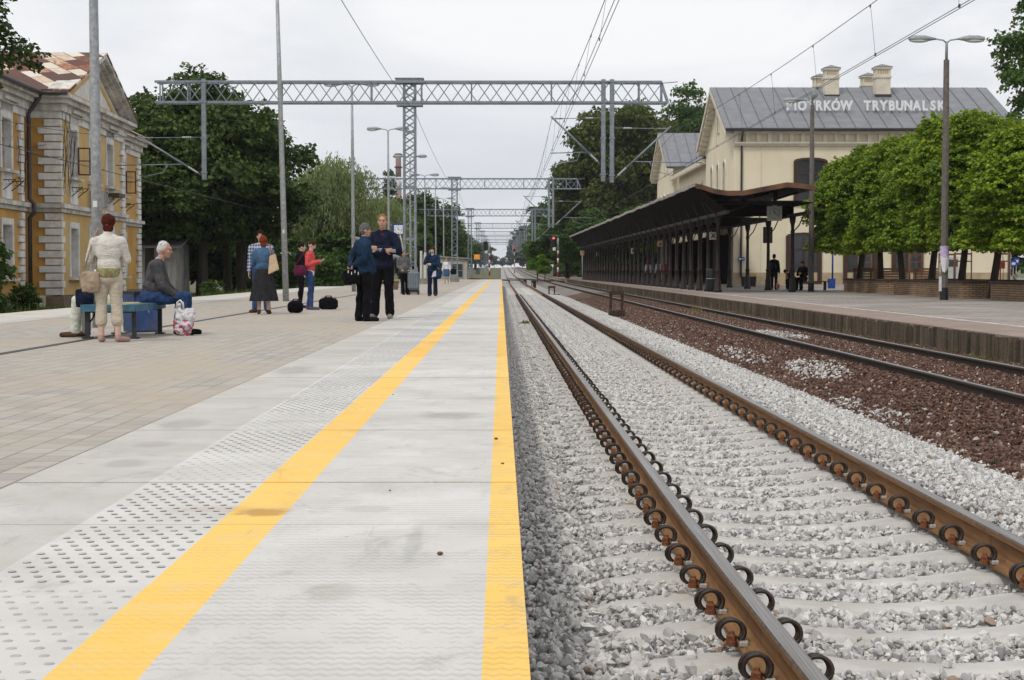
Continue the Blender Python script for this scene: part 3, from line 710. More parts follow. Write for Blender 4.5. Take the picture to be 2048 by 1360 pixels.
def cabinet(label, px, pyf, d, w, h):
    p = at(px, pyf, d); t = thing('track_cabinet', label, 'cabinet', (p.x, d, -.66), 0, 'dark boxes between the tracks')
    mb = MB(); mb.cbox((0,0,h/2), w, w*.7, h, 0, 0, .03); mb.build('housing', m_black, t)
    mb = MB(); mb.cbox((0,0,h+.02), w*1.12, w*.8, .06, 0, 0, .015); mb.build('lid', m_rdark, t)
    mb = MB(); mb.cbox((-w*.28,-w*.36,h*.45), .09, .02, h*.6); mb.build('pale_strip', pm('grey_strip', (.35,.34,.33), .2), t)
cabinet('black trackside box between the tracks, the larger and nearer one', 1067, 563, 175, .5, .95) if False else None
cabinet('large black box standing between the tracks in the distance', 1067.5, 563, 150, .42, .62)
cabinet('small black box farther down between the tracks', 1050, 556, 185, .38, .5)
m_oldiron = pm('old_brown_iron', (.055,.03,.022), .4, 9, .85, bump=.3)
def frame_stop(label, px, d, w, h, block):
    p = at(px, 590, d); t = thing('buffer_post', label, 'track fitting', (p.x, d, -.74))
    mb = MB()
    for s in (-1, 1): mb.cbox((s*w/2,0,h*.55), .09, .1, h*1.02)
    mb.cbox((0,-.06,h), w+.12, .06, .14); mb.build('iron_frame', m_oldiron, t)
    if block: mb = MB(); mb.cbox((0,-.02,.13), w+.14, .5, .27, 0, 0, .03); mb.build('block', m_oldiron, t)
    else: mb = MB(); mb.cbox((.1,0,.05), w+.5, .25, .08, 0, 0, .02); mb.build('foot', m_oldiron, t)
frame_stop('low brown iron frame on a block between the tracks, the nearer one', 1233, 59.5, .4, .86, True)
frame_stop('low brown iron frame far down between the tracks', 1103.5, 112, .36, .55, False)
# platform clock and signs on the left platform
def clock(name, label, p, w, border, square_border=.0, dial=None):
    t = thing(name, label, 'clock', p)
    mb = MB(); mb.cbox((0,0,0), w, .16, w, 0, 0, .015); mb.build('case', border, t)
    f = w*.5-square_border; mb = MB(); mb.box(-f, f, -.092, -.082, -f, f); fc = mb.build('dial', dial or m_clockf, t)
    mb = MB()
    for i in range(12):
        a = R(30*i); L0, L1 = (.66 if i % 3 else .6)*f*1.12, f*.9
        mb.bar((L0*math.sin(a), -.0935, L0*math.cos(a)), (L1*math.sin(a), -.0935, L1*math.cos(a)), .004, f*(.08 if i % 3 else .13))
    mb.build('hour_marks', m_black, fc)
    mb = MB(); hh, mm = 11.33, 20
    for a, r_, wd in ((R(30*hh), .5*f, .11*f), (R(6*mm), .78*f, .075*f)): mb.bar((-.15*r_*math.sin(a), -.097, -.15*r_*math.cos(a)), (r_*math.sin(a), -.097, r_*math.cos(a)), .004, wd*1.25)
    mb.build('hands', m_black, fc); return t
p = at(797, 459, 95); t = clock('platform_clock', 'square platform clock in a blue frame beside the lamp post', p, .66, m_blue, .09)
mb = MB()
for z in (.25, -.25): mb.tube([(-.33,0,z),(-.52,.35,z)], .025, 6)
mb.tube([(-.1,0,-.33),(.35,0,-.62)], .02, 6); mb.build('bracket', m_galv2, t)
p = at(954, 514, 172); t = thing('orange_board', 'orange sign board with a white numeral on a distant mast', 'sign', p)
mb = MB(); mb.cbox((0,-.3,0), .62, .05, .5, 0, 0, .02); mb.build('panel', m_sor, t); link('numeral', text_mesh('1', .42, .004, m_swhite, .01), t, (0, -.331, 0)).rotation_euler = (R(90), 0, 0)
p = at(850, 568, 113); t = thing('information_stand', 'white two leaf notice stand with a blue post', 'notice stand', (p.x, 113, 0))
for i, x in enumerate((-.25, .02)): mb = MB(); mb.box(x-.06, x+.06, -.5, .5, .35, 2.2-.1*i); mb.build('panel', m_swhite, t)
mb = MB(); mb.box(-.4, .2, -.55, .55, 0, .38); mb.build('base', m_plinth, t); mb = MB(); mb.cbox((.42,0,1.2), .14, .14, 2.4); mb.build('post', m_blue, t)
# far bench with a stone leg
m_slat = pm('yellow_varnished_wood', (.42,.35,.16), .3, 6, .6, streak=True)
p = at(786, 580, 80); t = thing('stone_leg_bench', 'far bench with pale yellow top on a stone leg', 'bench', (p.x, 80, 0))
mb = MB(); mb.cbox((-.45,0,.43), 1.8, .45, .07, 0, 0, .02); mb.build('seat', m_slat, t)
for x in (0, -1.0): mb = MB(); mb.prism([(-.17,0),(.17,0),(.22,.4),(-.22,.4)], 'y', -.18, .18); mb.build('leg', pm('brown_stone_leg', (.17,.12,.08), .3, 6, .9), t, (x+.06, 0, 0))
# sheds and huts beyond the platform
m_board = pm('grey_boards', (.38,.365,.34), .45, 3, .9, bump=.3, streak=True, dirt=(.10,.095,.09)); m_tar = pm('tar_paper_roof', (.24,.24,.25), .3, 2, .85)
def hut(name, label, cat, x0, x1, y0, y1, z0, zl, zr, wall, roof, openings=(), over=.35):
    t = thing(name, label, cat, ((x0+x1)/2, (y0+y1)/2, z0)); cx, cy = (x0+x1)/2, (y0+y1)/2; a, b, c, d = x0-cx, x1-cx, y0-cy, y1-cy
    mb = MB(); mb.prism([(a,0),(b,0),(b,zr),(a,zl)], 'y', c, d); mb.build('wall', wall, t)
    sl = (zr-zl)/(b-a); mb = MB(); mb.prism([(a-over,zl-sl*over+.02),(b+over,zr+sl*over+.02),(b+over,zr+sl*over+.14),(a-over,zl-sl*over+.14)], 'y', c-over, d+over); mb.build('roof', roof, t)
    for nm, ox0, ox1, oz0, oz1, m in openings:
        mb = MB(); mb.box(a+ox0, a+ox1, c-.03, c-.003, oz0, oz1, 0); o = mb.build(nm, m, t)
        fr = MB(); w_ = .07
        for q in ((ox0-w_,ox0,oz0-w_,oz1+w_),(ox1,ox1+w_,oz0-w_,oz1+w_),(ox0,ox1,oz1,oz1+w_),(ox0,ox1,oz0-w_,oz0)): fr.box(a+q[0], a+q[1], c-.06, c-.004, q[2], q[3])
        if nm == 'window': fr.box(a+(ox0+ox1)/2-.02, a+(ox0+ox1)/2+.02, c-.05, c-.031, oz0, oz1); fr.box(a+ox0, a+ox1, c-.05, c-.0315, (oz0+oz1)/2-.02, (oz0+oz1)/2+.02)
        fr.build('frame', m_galv2 if nm == 'window' else wall, o)
    return t
m_dark = pm('painted_interior_shade', (.012,.011,.01), .2, 5, .8); m_glassd = pm('dark_glass', (.02,.024,.028), .3, 3, .12, spec=.6)  # first one: near-black colour stands in for the shade of unlit interiors
q = at(300, 545, 100)
t = thing('wooden_shed', 'old grey wooden shed with a sloping tar paper roof in front of dark trees', 'shed', (-20.0, 96, -.9))
mb = MB(); mb.prism([(0,0),(4,0),(4,4.05),(0,3.15)], 'x', -.9, 1.7); mb.build('wall', m_board, t)
mb = MB(); mb.box(-4, -.901, 1.2, 4, 0, 3.4); mb.build('painted_doorway_shade', m_dark, t); mb = MB(); mb.box(-4, -.95, .9, 1.0, 0, 1.5); mb.build('plank_fence', m_board, t)  # solid near-black block painted as the shade of the open doorway
mb = MB(); mb.prism([(-.5,3.06),(4.4,4.2),(4.4,4.32),(-.5,3.18)], 'x', -4.2, 2.1); mb.build('roof', m_tar, t)
m_hutw = pm('cream_plaster', (.46,.44,.38), .3, 1.2, .9, bump=.15, dirt=(.3,.28,.24))
hut('signal_box', 'low pale hut with a grid window beyond the far end of the platform', 'hut', -8.6, -3.7, 186, 192, -.3, 2.75, 2.45, m_hutw, pm('grey_flat_roof', (.3,.3,.3), .2), (('window', 1.1, 2.2, .8, 2.0, m_glassd), ('window', 3.2, 4.4, .5, 1.9, m_glassd)), .25)
hut('waiting_shelter', 'grey platform shelter with a sloping roof behind the talking men', 'shelter', -9.9, -8.0, 118, 128, -.6, 3.55, 2.6, m_board, m_tar, (('doorway', .5, 1.3, .3, 2.2, m_dark),), .5)
# far chimney and block of flats
m_chw, m_chr = pm('chimney_white', (.55,.55,.56), .15, .2, .9), pm('chimney_red', (.30,.19,.18), .2, .2, .9)  # red is muted in the colour itself to suggest distance haze
p = at(797, 420, 620); H = (541-303)/F*620; t = thing('factory_chimney', 'tall chimney banded red and white on the horizon', 'chimney', (p.x, 620, 0))
mb = MB(); zs = [0, 14, 22, 30, H-8.5, H]
for i in range(5): mb.tube([(0,0,zs[i]),(0,0,zs[i+1])], [1.35-.07*i, 1.35-.07*(i+1)], 14, 0 if i in (1, 3) else 1)
mb.build('shaft', [m_chw, m_chr], t)
for z in (22, H-5, H-.4): mb = MB(); mb.tube([(1.3*math.cos(R(a)), 1.3*math.sin(R(a)), z) for a in range(0, 360, 30)], .25, 5, 0, closed=True); mb.build('walkway', m_rdark, t)
p = at(898, 450, 700); t = thing('block_of_flats', 'grey block of flats with a blue panel far behind the gantries', 'apartment block', (p.x, 700, 0))
mb = MB(); mb.box(-4.7, 4.2, 0, 10, 0, 21.5); mb.build('wall', pm('grey_panel_wall', (.33,.36,.4), .2, .3, .9), t); mb = MB(); mb.box(4.2, 6.3, 1, 10, 0, 22); mb.build('wall', pm('pale_panel_wall', (.45,.45,.45), .2, .3), t)
mb = MB(); mb.box(-.9, 3.4, -.15, -.02, 13.5, 16.8); mb.build('blue_panel', pm('washed_blue', (.2,.27,.48), .2, .3), t)
for r_ in range(6):
    for c_ in range(3): mb = MB(); mb.box(-4.1+c_*2.7, -2.9+c_*2.7, -.06, -.01, 3+r_*3, 4.4+r_*3) ; mb.build('window', m_glassd, t) if not (r_ in (3, 4) and c_ > 0) else None
# fallen bits on the slabs
for px, py, s in ((992, 879, .011), (1005, 929, .009), (880, 1110, .011), (780, 982, .005), (786, 790, .006)):
    p = atz(px, py, .0); mb = MB(); mb.ell((0,0,s*.5), (s, s*.8, s*.55), 0, None, 7, 5); o = mb.build('dry_crumb', pm('dry_leaf', (.16,.085,.03), .3, 40, .8), None, p)
    tag(o, 'small dry brown crumb lying on the pale slabs', 'litter', 'brown crumbs on the slabs')
# ---------------------------------------------------------------- yellow railway house (left)
m_och = pm('ochre_plaster', (.52,.30,.08), .3, .7, .9, bump=.2, bscale=14, col2=(.42,.235,.065), dirt=(.42,.30,.16))
m_och2 = pm('pale_ochre_plaster', (.56,.39,.16), .3, .8, .9, bump=.2, bscale=14, col2=(.50,.32,.11), dirt=(.46,.40,.28))
m_wht = pm('old_white_stucco', (.72,.71,.68), .18, 2.5, .9, bump=.3, bscale=18, dirt=(.36,.33,.29))
m_wht2 = pm('stained_cornice', (.62,.60,.56), .3, 3, .9, bump=.3, dirt=(.22,.20,.17), streak=True)
m_soc = pm('brown_plinth', (.21,.15,.115), .35, 2, .95, bump=.3, dirt=(.11,.085,.07)); m_pipe = pm('zinc_pipe', (.075,.07,.07), .3, 4, .55, .3)
m_ow, m_red, m_cur = pm('old_window_paint', (.50,.49,.46), .3, 7, .8, dirt=(.3,.27,.24)), pm('dark_red_sash', (.10,.025,.02), .3, 6, .6), pm('net_curtain', (.33,.33,.32), .3, 9, .9)
m_clear = bpy.data.materials.new('clear_glass'); m_clear.use_nodes = True
_p = m_clear.node_tree.nodes['Principled BSDF']; _p.inputs['Transmission Weight'].default_value = 1; _p.inputs['Roughness'].default_value = .03; _p.inputs['IOR'].default_value = 1.12; _p.inputs['Base Color'].default_value = (.9,.92,.92,1)
m_vine = pm('dry_vine', (.035,.025,.02), .3, 20, .9)
def roof_tin():
    n = N('rusted_tin_roof'); v = n.coord(); br = n.n('ShaderNodeTexBrick'); n.l(v, br.inputs[0]); br.offset = .5
    br.inputs['Scale'].default_value = 1; br.inputs['Brick Width'].default_value = 1.15; br.inputs['Row Height'].default_value = .52; br.inputs['Mortar Size'].default_value = .02; br.inputs['Bias'].default_value = 0
    br.inputs['Color1'].default_value = (0,0,0,1); br.inputs['Color2'].default_value = (1,1,1,1); br.inputs['Mortar'].default_value = (.25,.25,.25,1)
    f = n.math('ADD', n.sep(br.outputs[0])[0], n.math('MULTIPLY_ADD', n.noise(n.mapped(v, (2,7,2)), 1.1, 5, .7), .5, -.25))
    c = n.ramp(f, [(0,(.085,.045,.035)),(.40,(.12,.05,.035)),(.50,(.30,.10,.045)),(.58,(.50,.36,.25)),(.75,(.62,.56,.47)),(1,(.66,.62,.55))])
    n.bump(f, .2, .02); return n.set(c, .75)
m_tin = roof_tin()
YH = thing('yellow_house', 'old ochre two storey house with white corner blocks and a rusty patched roof', 'house', (-15.5, 58.8, 0), R(91.7))
def part(name, mb, mat, parent=None, **k): return mb.build(name, mat, parent or YH, **k)
U0, W, RC, UE, UL, ZE = 1.3, 13.0, 1.07, 22.6, -22.0, 6.55
def wall_run(u0, u1, y, wins, z0, z1, mat):
    """wall in the plane y with real openings; wins = (uc, w, za, zb)"""
    mb = MB(); us = sorted(set([u0, u1]+[w_[0]-w_[1]/2 for w_ in wins]+[w_[0]+w_[1]/2 for w_ in wins]))
    for a, b in zip(us[:-1], us[1:]):
        m_ = (a+b)/2; holes = sorted([(w_[2], w_[3]) for w_ in wins if abs(m_-w_[0]) < w_[1]/2]); z = z0
        for h0, h1 in holes: mb.box(a, b, y, y+.4, z, h0); z = h1
        mb.box(a, b, y, y+.4, z, z1)
    return mb
def window(u, y, w, za, zb, style, label=None, open_=False):
    fr = MB(); h = zb-za; b = .16
    for q in ((-w/2-b, -w/2, -.0, h), (w/2, w/2+b, 0, h), (-w/2-b, w/2+b, h, h+.2)): fr.box(q[0], q[1], -.05, .12, q[2], q[3])
    for q in ((-w/2+.001, -w/2+.03, 0, h), (w/2-.03, w/2-.001, 0, h), (-w/2+.031, w/2-.031, h-.03, h-.001)): fr.box(q[0], q[1], -.03, .2, q[2], q[3])
    o = part('window', fr, m_wht, loc=(u, y, za))
    if style == 'upper':
        hd = MB(); hd.box(-w/2-b, w/2+b, -.06, .02, h+.2, h+.55); hd.box(-w/2-b-.14, w/2+b+.14, -.26, .02, h+.55, h+.66); hd.box(-w/2-b-.07, w/2+b+.07, -.16, .02, h+.47, h+.549); part('hood', hd, m_wht2, o)
        ap = MB(); ap.box(-w/2-.02, w/2+.02, -.045, .02, -1.0, -.13); part('apron', ap, m_wht, o)
        for s in (-1, 1):
            br = MB(); br.tube([(s*w*.42,-.05,-.72),(s*w*.42,-.4,-.45),(s*w*.42,-.46,-.36)], .018, 5); br.tube([(s*w*.42,-.05,-.4),(s*w*.42,-.46,-.4)], .018, 5); br.tube([(s*w*.42,-.2,-.42),(s*w*.42,-.28,-.52),(s*w*.42,-.16,-.55)], .014, 5); part('flower_bracket', br, m_pipe, o)
    si = MB(); si.box(-w/2-b-.08, w/2+b+.08, -.22, .1, -.13, -.03); part('sill', si, m_wht2, o)
    gl = MB(); gl.box(-w/2, w/2, .27, .3, 0, h); part('pane', gl, m_glassd, o)
    sh = MB(); sh.box(-.035, .035, .2, .265, 0, h); t_ = h*.66; sh.box(-w/2, -.036, .205, .262, t_-.03, t_+.03); sh.box(.036, w/2, .205, .262, t_-.03, t_+.03)
    for q in ((-w/2, -w/2+.07, 0, h), (w/2-.07, w/2, 0, h)): sh.box(q[0], q[1], .21, .26, q[2], q[3])
    for q in (.0, h-.07): sh.box(-w/2+.071, -.036, .21, .259, q, q+.07); sh.box(.036, w/2-.071, .21, .259, q, q+.07)
    part('sash', sh, m_ow, o)
    if style != 'dark':
        cu = MB(); cu.box(-w/2+.08, w/2-.3, .266, .2695, .1, h*.55); part('curtain', cu, m_cur, o)
    if open_:
        op = MB()
        for q in ((0,.05,0,h*.6),(.40,.45,0,h*.6),(.05,.40,0,.05),(.05,.40,h*.6-.05,h*.6),(.05,.40,h*.3,h*.3+.04)): op.box(q[0], q[1], -.02, .02, q[2], q[3])
        x = op.build('open_casement', m_red, o, (w/2-.05, -.06, .1), R(-75))
        g2 = MB(); g2.box(.05, .40, -.006, .006, .05, h*.6-.05); g2.build('casement_glass', m_clear, x)
    return o
UZ, LZ = (4.3, 6.0), (.68, 2.45); ww = 1.25
ris = [3.5, 6.9, 10.1]; lw = [-1.75, -5.8, -9.9, -14.0]; rw = [18.4]
ww_r = [(u, ww, *LZ) for u in ris]+[(u, ww, *UZ) for u in ris]
part('wall', wall_run(U0, W, 0, ww_r, .02, ZE, m_och2), m_och2)
part('wall', wall_run(UL, U0-.001, RC, [(u, ww, *z) for u in lw for z in (LZ, UZ)], .02, ZE, m_och), m_och)
part('wall', wall_run(W+.001, UE, RC, [(u, ww, *z) for u in rw for z in (LZ, UZ)], .02, ZE, m_och), m_och)
mb = MB(); mb.box(U0, U0+.4, .41, 8, .02, ZE); mb.box(UE-.4, UE, RC+.41, 12, .02, ZE); mb.box(W-.4, W, .41, 8, .02, ZE); mb.box(UL, UE-.41, 11.6, 12, .02, ZE); mb.box(UL, UL+.4, RC+.41, 11.59, .02, ZE); part('side_wall', mb, m_och)
mb = MB(); mb.box(U0+.6, W-.6, .9, 1.0, .1, ZE-.1); mb.box(UL+.5, U0-.1, RC+.9, RC+1.0, .1, ZE-.1); mb.box(W+.1, UE-.5, RC+.9, RC+1.0, .1, ZE-.1); part('room_shade_sheets', mb, m_dark)  # near-black sheets behind the windows, room shade put into their colour
mb = MB(); mb.box(U0-.1, W+.1, -.12, .5, -1.2, .0); mb.box(UL, U0-.101, RC-.12, RC+.5, -1.2, .0); mb.box(W+.101, UE+.1, RC-.12, RC+.5, -1.2, .0); part('plinth', mb, m_soc)
for i, u in enumerate(ris): window(u, 0, ww, *UZ, 'upper', open_=(i == 0)); window(u, 0, ww, *LZ, 'lower')
for u in lw: window(u, RC, ww, *UZ, 'upper'); window(u, RC, ww, *LZ, 'lower')
for u in rw: window(u, RC, ww, *UZ, 'upper', open_=True); window(u, RC, ww, *LZ, 'lower')
mb = MB(); mb.box(6.2, 7.7, -.42, -.06, 3.32, 3.95); part('wooden_box', mb, m_board); mb = MB(); mb.box(9.5, 10.8, -.5, -.1, 3.85, 4.0); part('planter_shelf', mb, m_pipe)
# string course and main cornice, stepping round the projecting bay
def course(z0, z1, p, mat, name):
    mb = MB(); mb.box(U0-p, W+p, -p, .02, z0, z1); mb.box(UL, U0-p-.002, RC-p, RC+.02, z0, z1); mb.box(W+p+.002, UE+p, RC-p, RC+.02, z0, z1)
    mb.box(U0-p, U0-.002, .022, RC-p-.002, z0, z1); mb.box(W+.002, W+p, .022, RC-p-.002, z0, z1); mb.box(UE+.002, UE+p, RC+.022, 12, z0, z1); part(name, mb, mat)
course(2.96, 3.10, .10, m_wht2, 'string_course'); course(3.102, 3.25, .22, m_wht2, 'string_course')
course(6.25, 6.50, .06, m_wht, 'frieze'); course(6.502, 6.76, .16, m_wht2, 'cornice'); course(6.762, 6.92, .34, m_wht2, 'cornice'); course(6.922, 7.06, .52, m_wht2, 'cornice')
def quoin(u0, u1, y, side=None, proud=.09):
    rnd = random.Random(int(u0*10)+3)
    for zr0, zr1 in ((.02, 2.92), (3.27, 6.22)):
        mb = MB(); n_ = 11; hh = (zr1-zr0)/n_
        for i in range(n_):
            k = 0 if i % 2 else .28; a, b = (u0, u1-k) if side != 'r' else (u0+k, u1)
            mb.box(a, b, y-proud-rnd.uniform(0,.012), y-.002, zr0+i*hh+.02, zr0+(i+1)*hh-.02)
            if side == 'l': mb.box(u0-proud, u0-.002, y-proud+.003, y+.72-(0 if i % 2 else .22), zr0+i*hh+.022, zr0+(i+1)*hh-.022)
        part('quoin', mb, m_wht)
quoin(U0, U0+.42, 0, 'l'); quoin(W-.8, W, 0, 'r'); quoin(UE-1.0, UE, RC, 'r'); quoin(-.35, .35, RC, 'r')
# pediment over the bay
PZ, PB = 9.05, 7.06; mid = (U0+W)/2
tri = [(U0-.5, PB+.002), (W+.5, PB+.002), (mid, PZ)]
mb = MB(); mb.prism([(U0+.2, PB+.003), (W-.2, PB+.003), (mid, PZ-.24)], 'y', .0, .3); part('pediment', mb, m_wht)
mb = MB(); 
def inset(t, k):
    cx = sum(p[0] for p in t)/3; cz = t[0][1]+.62; return [(cx+(p[0]-cx)*k, cz+(p[1]-cz)*k) for p in t]
o_, i_ = inset(tri, .72), inset(tri, .56)
vs = [(p[0], -.03, p[1]) for p in o_]+[(p[0], -.03, p[1]) for p in i_]+[(p[0], .02, p[1]) for p in o_]+[(p[0], .02, p[1]) for p in i_]
mb.add(vs, [(0,1,4,3),(1,2,5,4),(2,0,3,5),(0,6,7,1),(1,7,8,2),(2,8,6,0),(3,4,10,9),(4,5,11,10),(5,3,9,11)]); part('pediment_band', mb, m_och2)
mb = MB(); mb.tube([(mid+.62*math.cos(R(a)), -.03, PB+.62+.5*math.sin(R(a))) for a in range(0, 360, 20)], .07, 6, 0, closed=True); part('oculus', mb, m_wht)
mb = MB()
for s in (-1, 1):
    a, b = Vector((mid-s*((W-U0)/2+.52), 0, PB+.05)), Vector((mid, 0, PZ+.02))
    for off, y0, dz in ((-.52, .0, .0), (-.34, .0, -.14), (-.16, .0, -.26)):
        vs = [(a.x, off, a.z+dz*.5), (b.x, off, b.z+dz), (b.x, off, b.z+dz+.13), (a.x, off, a.z+dz*.5+.13), (a.x, .25, a.z+dz*.5), (b.x, .25, b.z+dz), (b.x, .25, b.z+dz+.13), (a.x, .25, a.z+dz*.5+.13)]
        mb.add(vs, [(0,1,2,3),(7,6,5,4),(0,4,5,1),(3,2,6,7),(0,3,7,4),(1,5,6,2)])
part('raking_cornice', mb, m_wht2)
# roofs: bay gable running back, main ridge along the house
def roof_plane(pts, mat, name, th=.08):
    """flat panel: mesh made in its own plane so that the sheet pattern follows the slope"""
    p = [Vector(q) for q in pts]; x = (p[1]-p[0]).normalized(); nrm = (p[1]-p[0]).cross(p[2]-p[0]).normalized(); y = nrm.cross(x)
    M = Matrix((x, y, nrm)).transposed().to_4x4(); M.translation = p[0]
    loc = [M.inverted() @ q for q in p]; mb = MB(); n_ = len(p)
    mb.add([(q.x, q.y, 0) for q in loc]+[(q.x, q.y, -th) for q in loc], [tuple(range(n_)), tuple(range(2*n_-1, n_-1, -1))]+[(i, n_+i, n_+(i+1) % n_, (i+1) % n_) for i in range(n_)])
    o = mb.build(name, mat, YH); o.matrix_local = M; return o
RY, RZ = 6.2, 9.9
roof_plane([(U0-.55,-.55,PB+.06),(mid,-.55,PZ+.16),(mid,5.4,PZ+.16),(U0-.55,1.3,PB+.06)][::-1], m_tin, 'roof')
roof_plane([(W+.55,-.55,PB+.06),(W+.55,1.3,PB+.06),(mid,5.4,PZ+.16),(mid,-.55,PZ+.16)][::-1], m_tin, 'roof')
roof_plane([(UL-.4,RC-.6,PB+.04),(U0-.5,RC-.6,PB+.04),(mid,5.3,PZ+.1),(mid,RY,RZ),(UL-.4,RY,RZ)], m_tin, 'roof')
roof_plane([(W+.5,RC-.6,PB+.04),(UE+.5,RC-.6,PB+.04),(UE-4,RY,RZ),(mid,RY,RZ),(mid,5.3,PZ+.1)], m_tin, 'roof')
roof_plane([(UE+.5,RC-.6,PB+.04),(UE+.5,12.4,PB+.04),(UE-4,RY,RZ)], m_tin, 'roof'); roof_plane([(UE+.5,12.4,PB+.04),(UL-.4,12.4,PB+.04),(UL-.4,RY,RZ),(UE-4,RY,RZ)], m_tin, 'roof')
mb = MB(); mb.box(-9, -8.2, 4.6, 5.4, 8.6, 10.9); mb.box(-9.1, -8.1, 4.5, 5.5, 10.9, 11.05); part('chimney', mb, m_wht)
mb = MB(); mb.tube([(UL,RC-.62,PB+.02),(U0-.6,RC-.62,PB+.02)], .085, 8); mb.tube([(U0-.62,-.45,PB+.02),(U0-.62,RC-.6,PB+.02)], .07, 8); part('gutter', mb, m_pipe)
mb = MB(); mb.tube([(.82,RC-.6,PB-.02),(.82,RC-.3,PB-.45),(.82,RC-.14,PB-.7),(.82,RC-.14,3.4),(.82,RC-.3,3.2),(.82,RC-.3,2.9),(.82,RC-.14,2.75),(.82,RC-.14,-.3)], .075, 8); part('downpipe', mb, m_pipe)
rv = random.Random(21); mb = MB()
for i in range(26):
    u, z, y = rv.uniform(1.3, 3.0), rv.uniform(3.3, 4.8), -.12; pts = []; du = rv.uniform(-.25, .4)
    if rv.random() < .35: u = rv.uniform(-.3, 1.1)
    for j in range(9):
        pts.append((u, (y if u > 1.25 else RC-.11), min(z, 6.6))); z += rv.uniform(.15, .32); u += du*.35+rv.uniform(-.16, .16)
    mb.tube(pts, .0075, 4, 0, False)
tag(mb.build('dry_creeper', m_vine, None, YH.location, R(91.7)), 'leafless creeper spread over the white corner blocks of the ochre house', 'creeper')

# ---------------------------------------------------------------- station building (right)
m_cream = pm('cream_render', (.68,.61,.455), .1, .6, .85, bump=.06, bscale=30, col2=(.64,.57,.42), dirt=(.60,.53,.39))
m_trim = pm('pale_trim', (.62,.57,.46), .12, 2, .85, bump=.1); m_tan = pm('tan_plinth', (.40,.32,.20), .2, 1.5, .9, bump=.1)
n = N('seamed_zinc'); v = n.coord(); c = n.mix(n.smooth(n.noise(v, 1.2, 5), .3, .7), (.225,.23,.245), (.175,.18,.195)); m_zinc = n.set(c, .5, .25)
m_gut = pm('dark_gutter', (.045,.045,.05), .2, 5, .5, .3); m_wood = pm('brown_joinery', (.055,.026,.016), .3, 8, .6)
m_cwood0 = pm('shade_frame_dark', (.02,.013,.010), .3, 5, .9, spec=.1)  # near-black tone of the frames added to darken the facade under the canopy
SX, SY, SZ = 16.8, 123.0, ZR
ST = thing('station_building', 'cream railway station with seamed grey roofs, gables and arched windows', 'station', (SX, SY, SZ))
def sp(name, mb, mat, parent=None, **k): return mb.build(name, mat, parent or ST, **k)
EZ, RZ2, GW, LX = 11.25, 15.1, 16.2, 19.9
mb = MB(); mb.box(0, LX, 0, .5, 0, EZ); sp('front_wall', mb, m_cream)
def gable_wall(y0): 
    mb = MB(); mb.prism([(y0+.001,0),(y0+GW,0),(y0+GW,EZ),(y0+GW/2,RZ2-.25),(y0+.001,EZ)], 'x', 0, .5); return mb
sp('gable_wall', gable_wall(.5), m_cream); sp('gable_wall', gable_wall(44), m_cream)
mb = MB(); mb.box(.6, 1.1, GW+.5, 44, 0, EZ-.9); sp('side_wall', mb, m_cream)
mb = MB(); mb.box(LX-.5, LX, .501, GW+.5, 0, EZ); mb.box(.51, LX-.51, GW, GW+.5, 0, EZ); mb.box(.51, 14, 44, 44.5, 0, EZ); sp('rear_wall', mb, m_cream)
mb = MB(); mb.box(-.06, LX+.06, -.06, -.002, 0, .85); sp('plinth', mb, m_tan); mb = MB(); mb.box(-.06, -.002, .0, GW+.5, 0, .85); sp('plinth', mb, m_tan)
def sroof(pts, name='roof'):
    p = [Vector(q) for q in pts]; x = (p[1]-p[0]).normalized(); nrm = (p[1]-p[0]).cross(p[2]-p[0]).normalized(); y = nrm.cross(x)
    M = Matrix((x, y, nrm)).transposed().to_4x4(); M.translation = p[0]; q = [M.inverted() @ a for a in p]; mb = MB(); n_ = len(p)
    mb.add([(a.x, a.y, 0) for a in q]+[(a.x, a.y, -.12) for a in q], [tuple(range(n_)), tuple(range(2*n_-1, n_-1, -1))]+[(i, n_+i, n_+(i+1) % n_, (i+1) % n_) for i in range(n_)])
    o = sp(name, mb, m_zinc); o.matrix_local = M
    L_, hh = q[1].x, max(a.y for a in q); mb = MB(); k = 1.12; s_ = .45
    while s_ < L_-.1:
        mb.box(s_-.02, s_+.02, .02, hh-.02, .001, .045); s_ += k
    so2 = sp('seam', mb, m_gut if False else pm('zinc_seam', (.13,.135,.145), .1, 5, .5, .3), o); return o
OV = .75
sroof([(-.7,-OV,EZ-.08),(LX+OV,-OV,EZ-.08),(LX+OV-.0,GW/2+.5,RZ2),(-.7,GW/2+.5,RZ2)]); sroof([(LX+OV,GW+1.2,EZ-.08),(-.7,GW+1.2,EZ-.08),(-.7,GW/2+.5,RZ2+.002),(LX+OV,GW/2+.5,RZ2+.002)])
sroof([(-.7,43.3,EZ-.08),(9,43.3,EZ-.08),(9,44+GW/2,RZ2),(-.7,44+GW/2,RZ2)]); sroof([(9,44+GW+.7,EZ-.08),(-.7,44+GW+.7,EZ-.08),(-.7,44+GW/2,RZ2+.002),(9,44+GW/2,RZ2+.002)])
sroof([(.0,43,EZ-.9),(.0,GW+.6,EZ-.9),(6,GW+.6,EZ+2.1),(6,43,EZ+2.1)])
mb = MB(); mb.tube([(-.7,-OV-.06,EZ-.14),(LX+OV,-OV-.06,EZ-.14)], .11, 8); sp('gutter', mb, m_gut); mb = MB(); mb.tube([(-.06,GW+.7,EZ-1.0),(-.06,43,EZ-1.0)], .11, 8); sp('gutter', mb, m_gut)
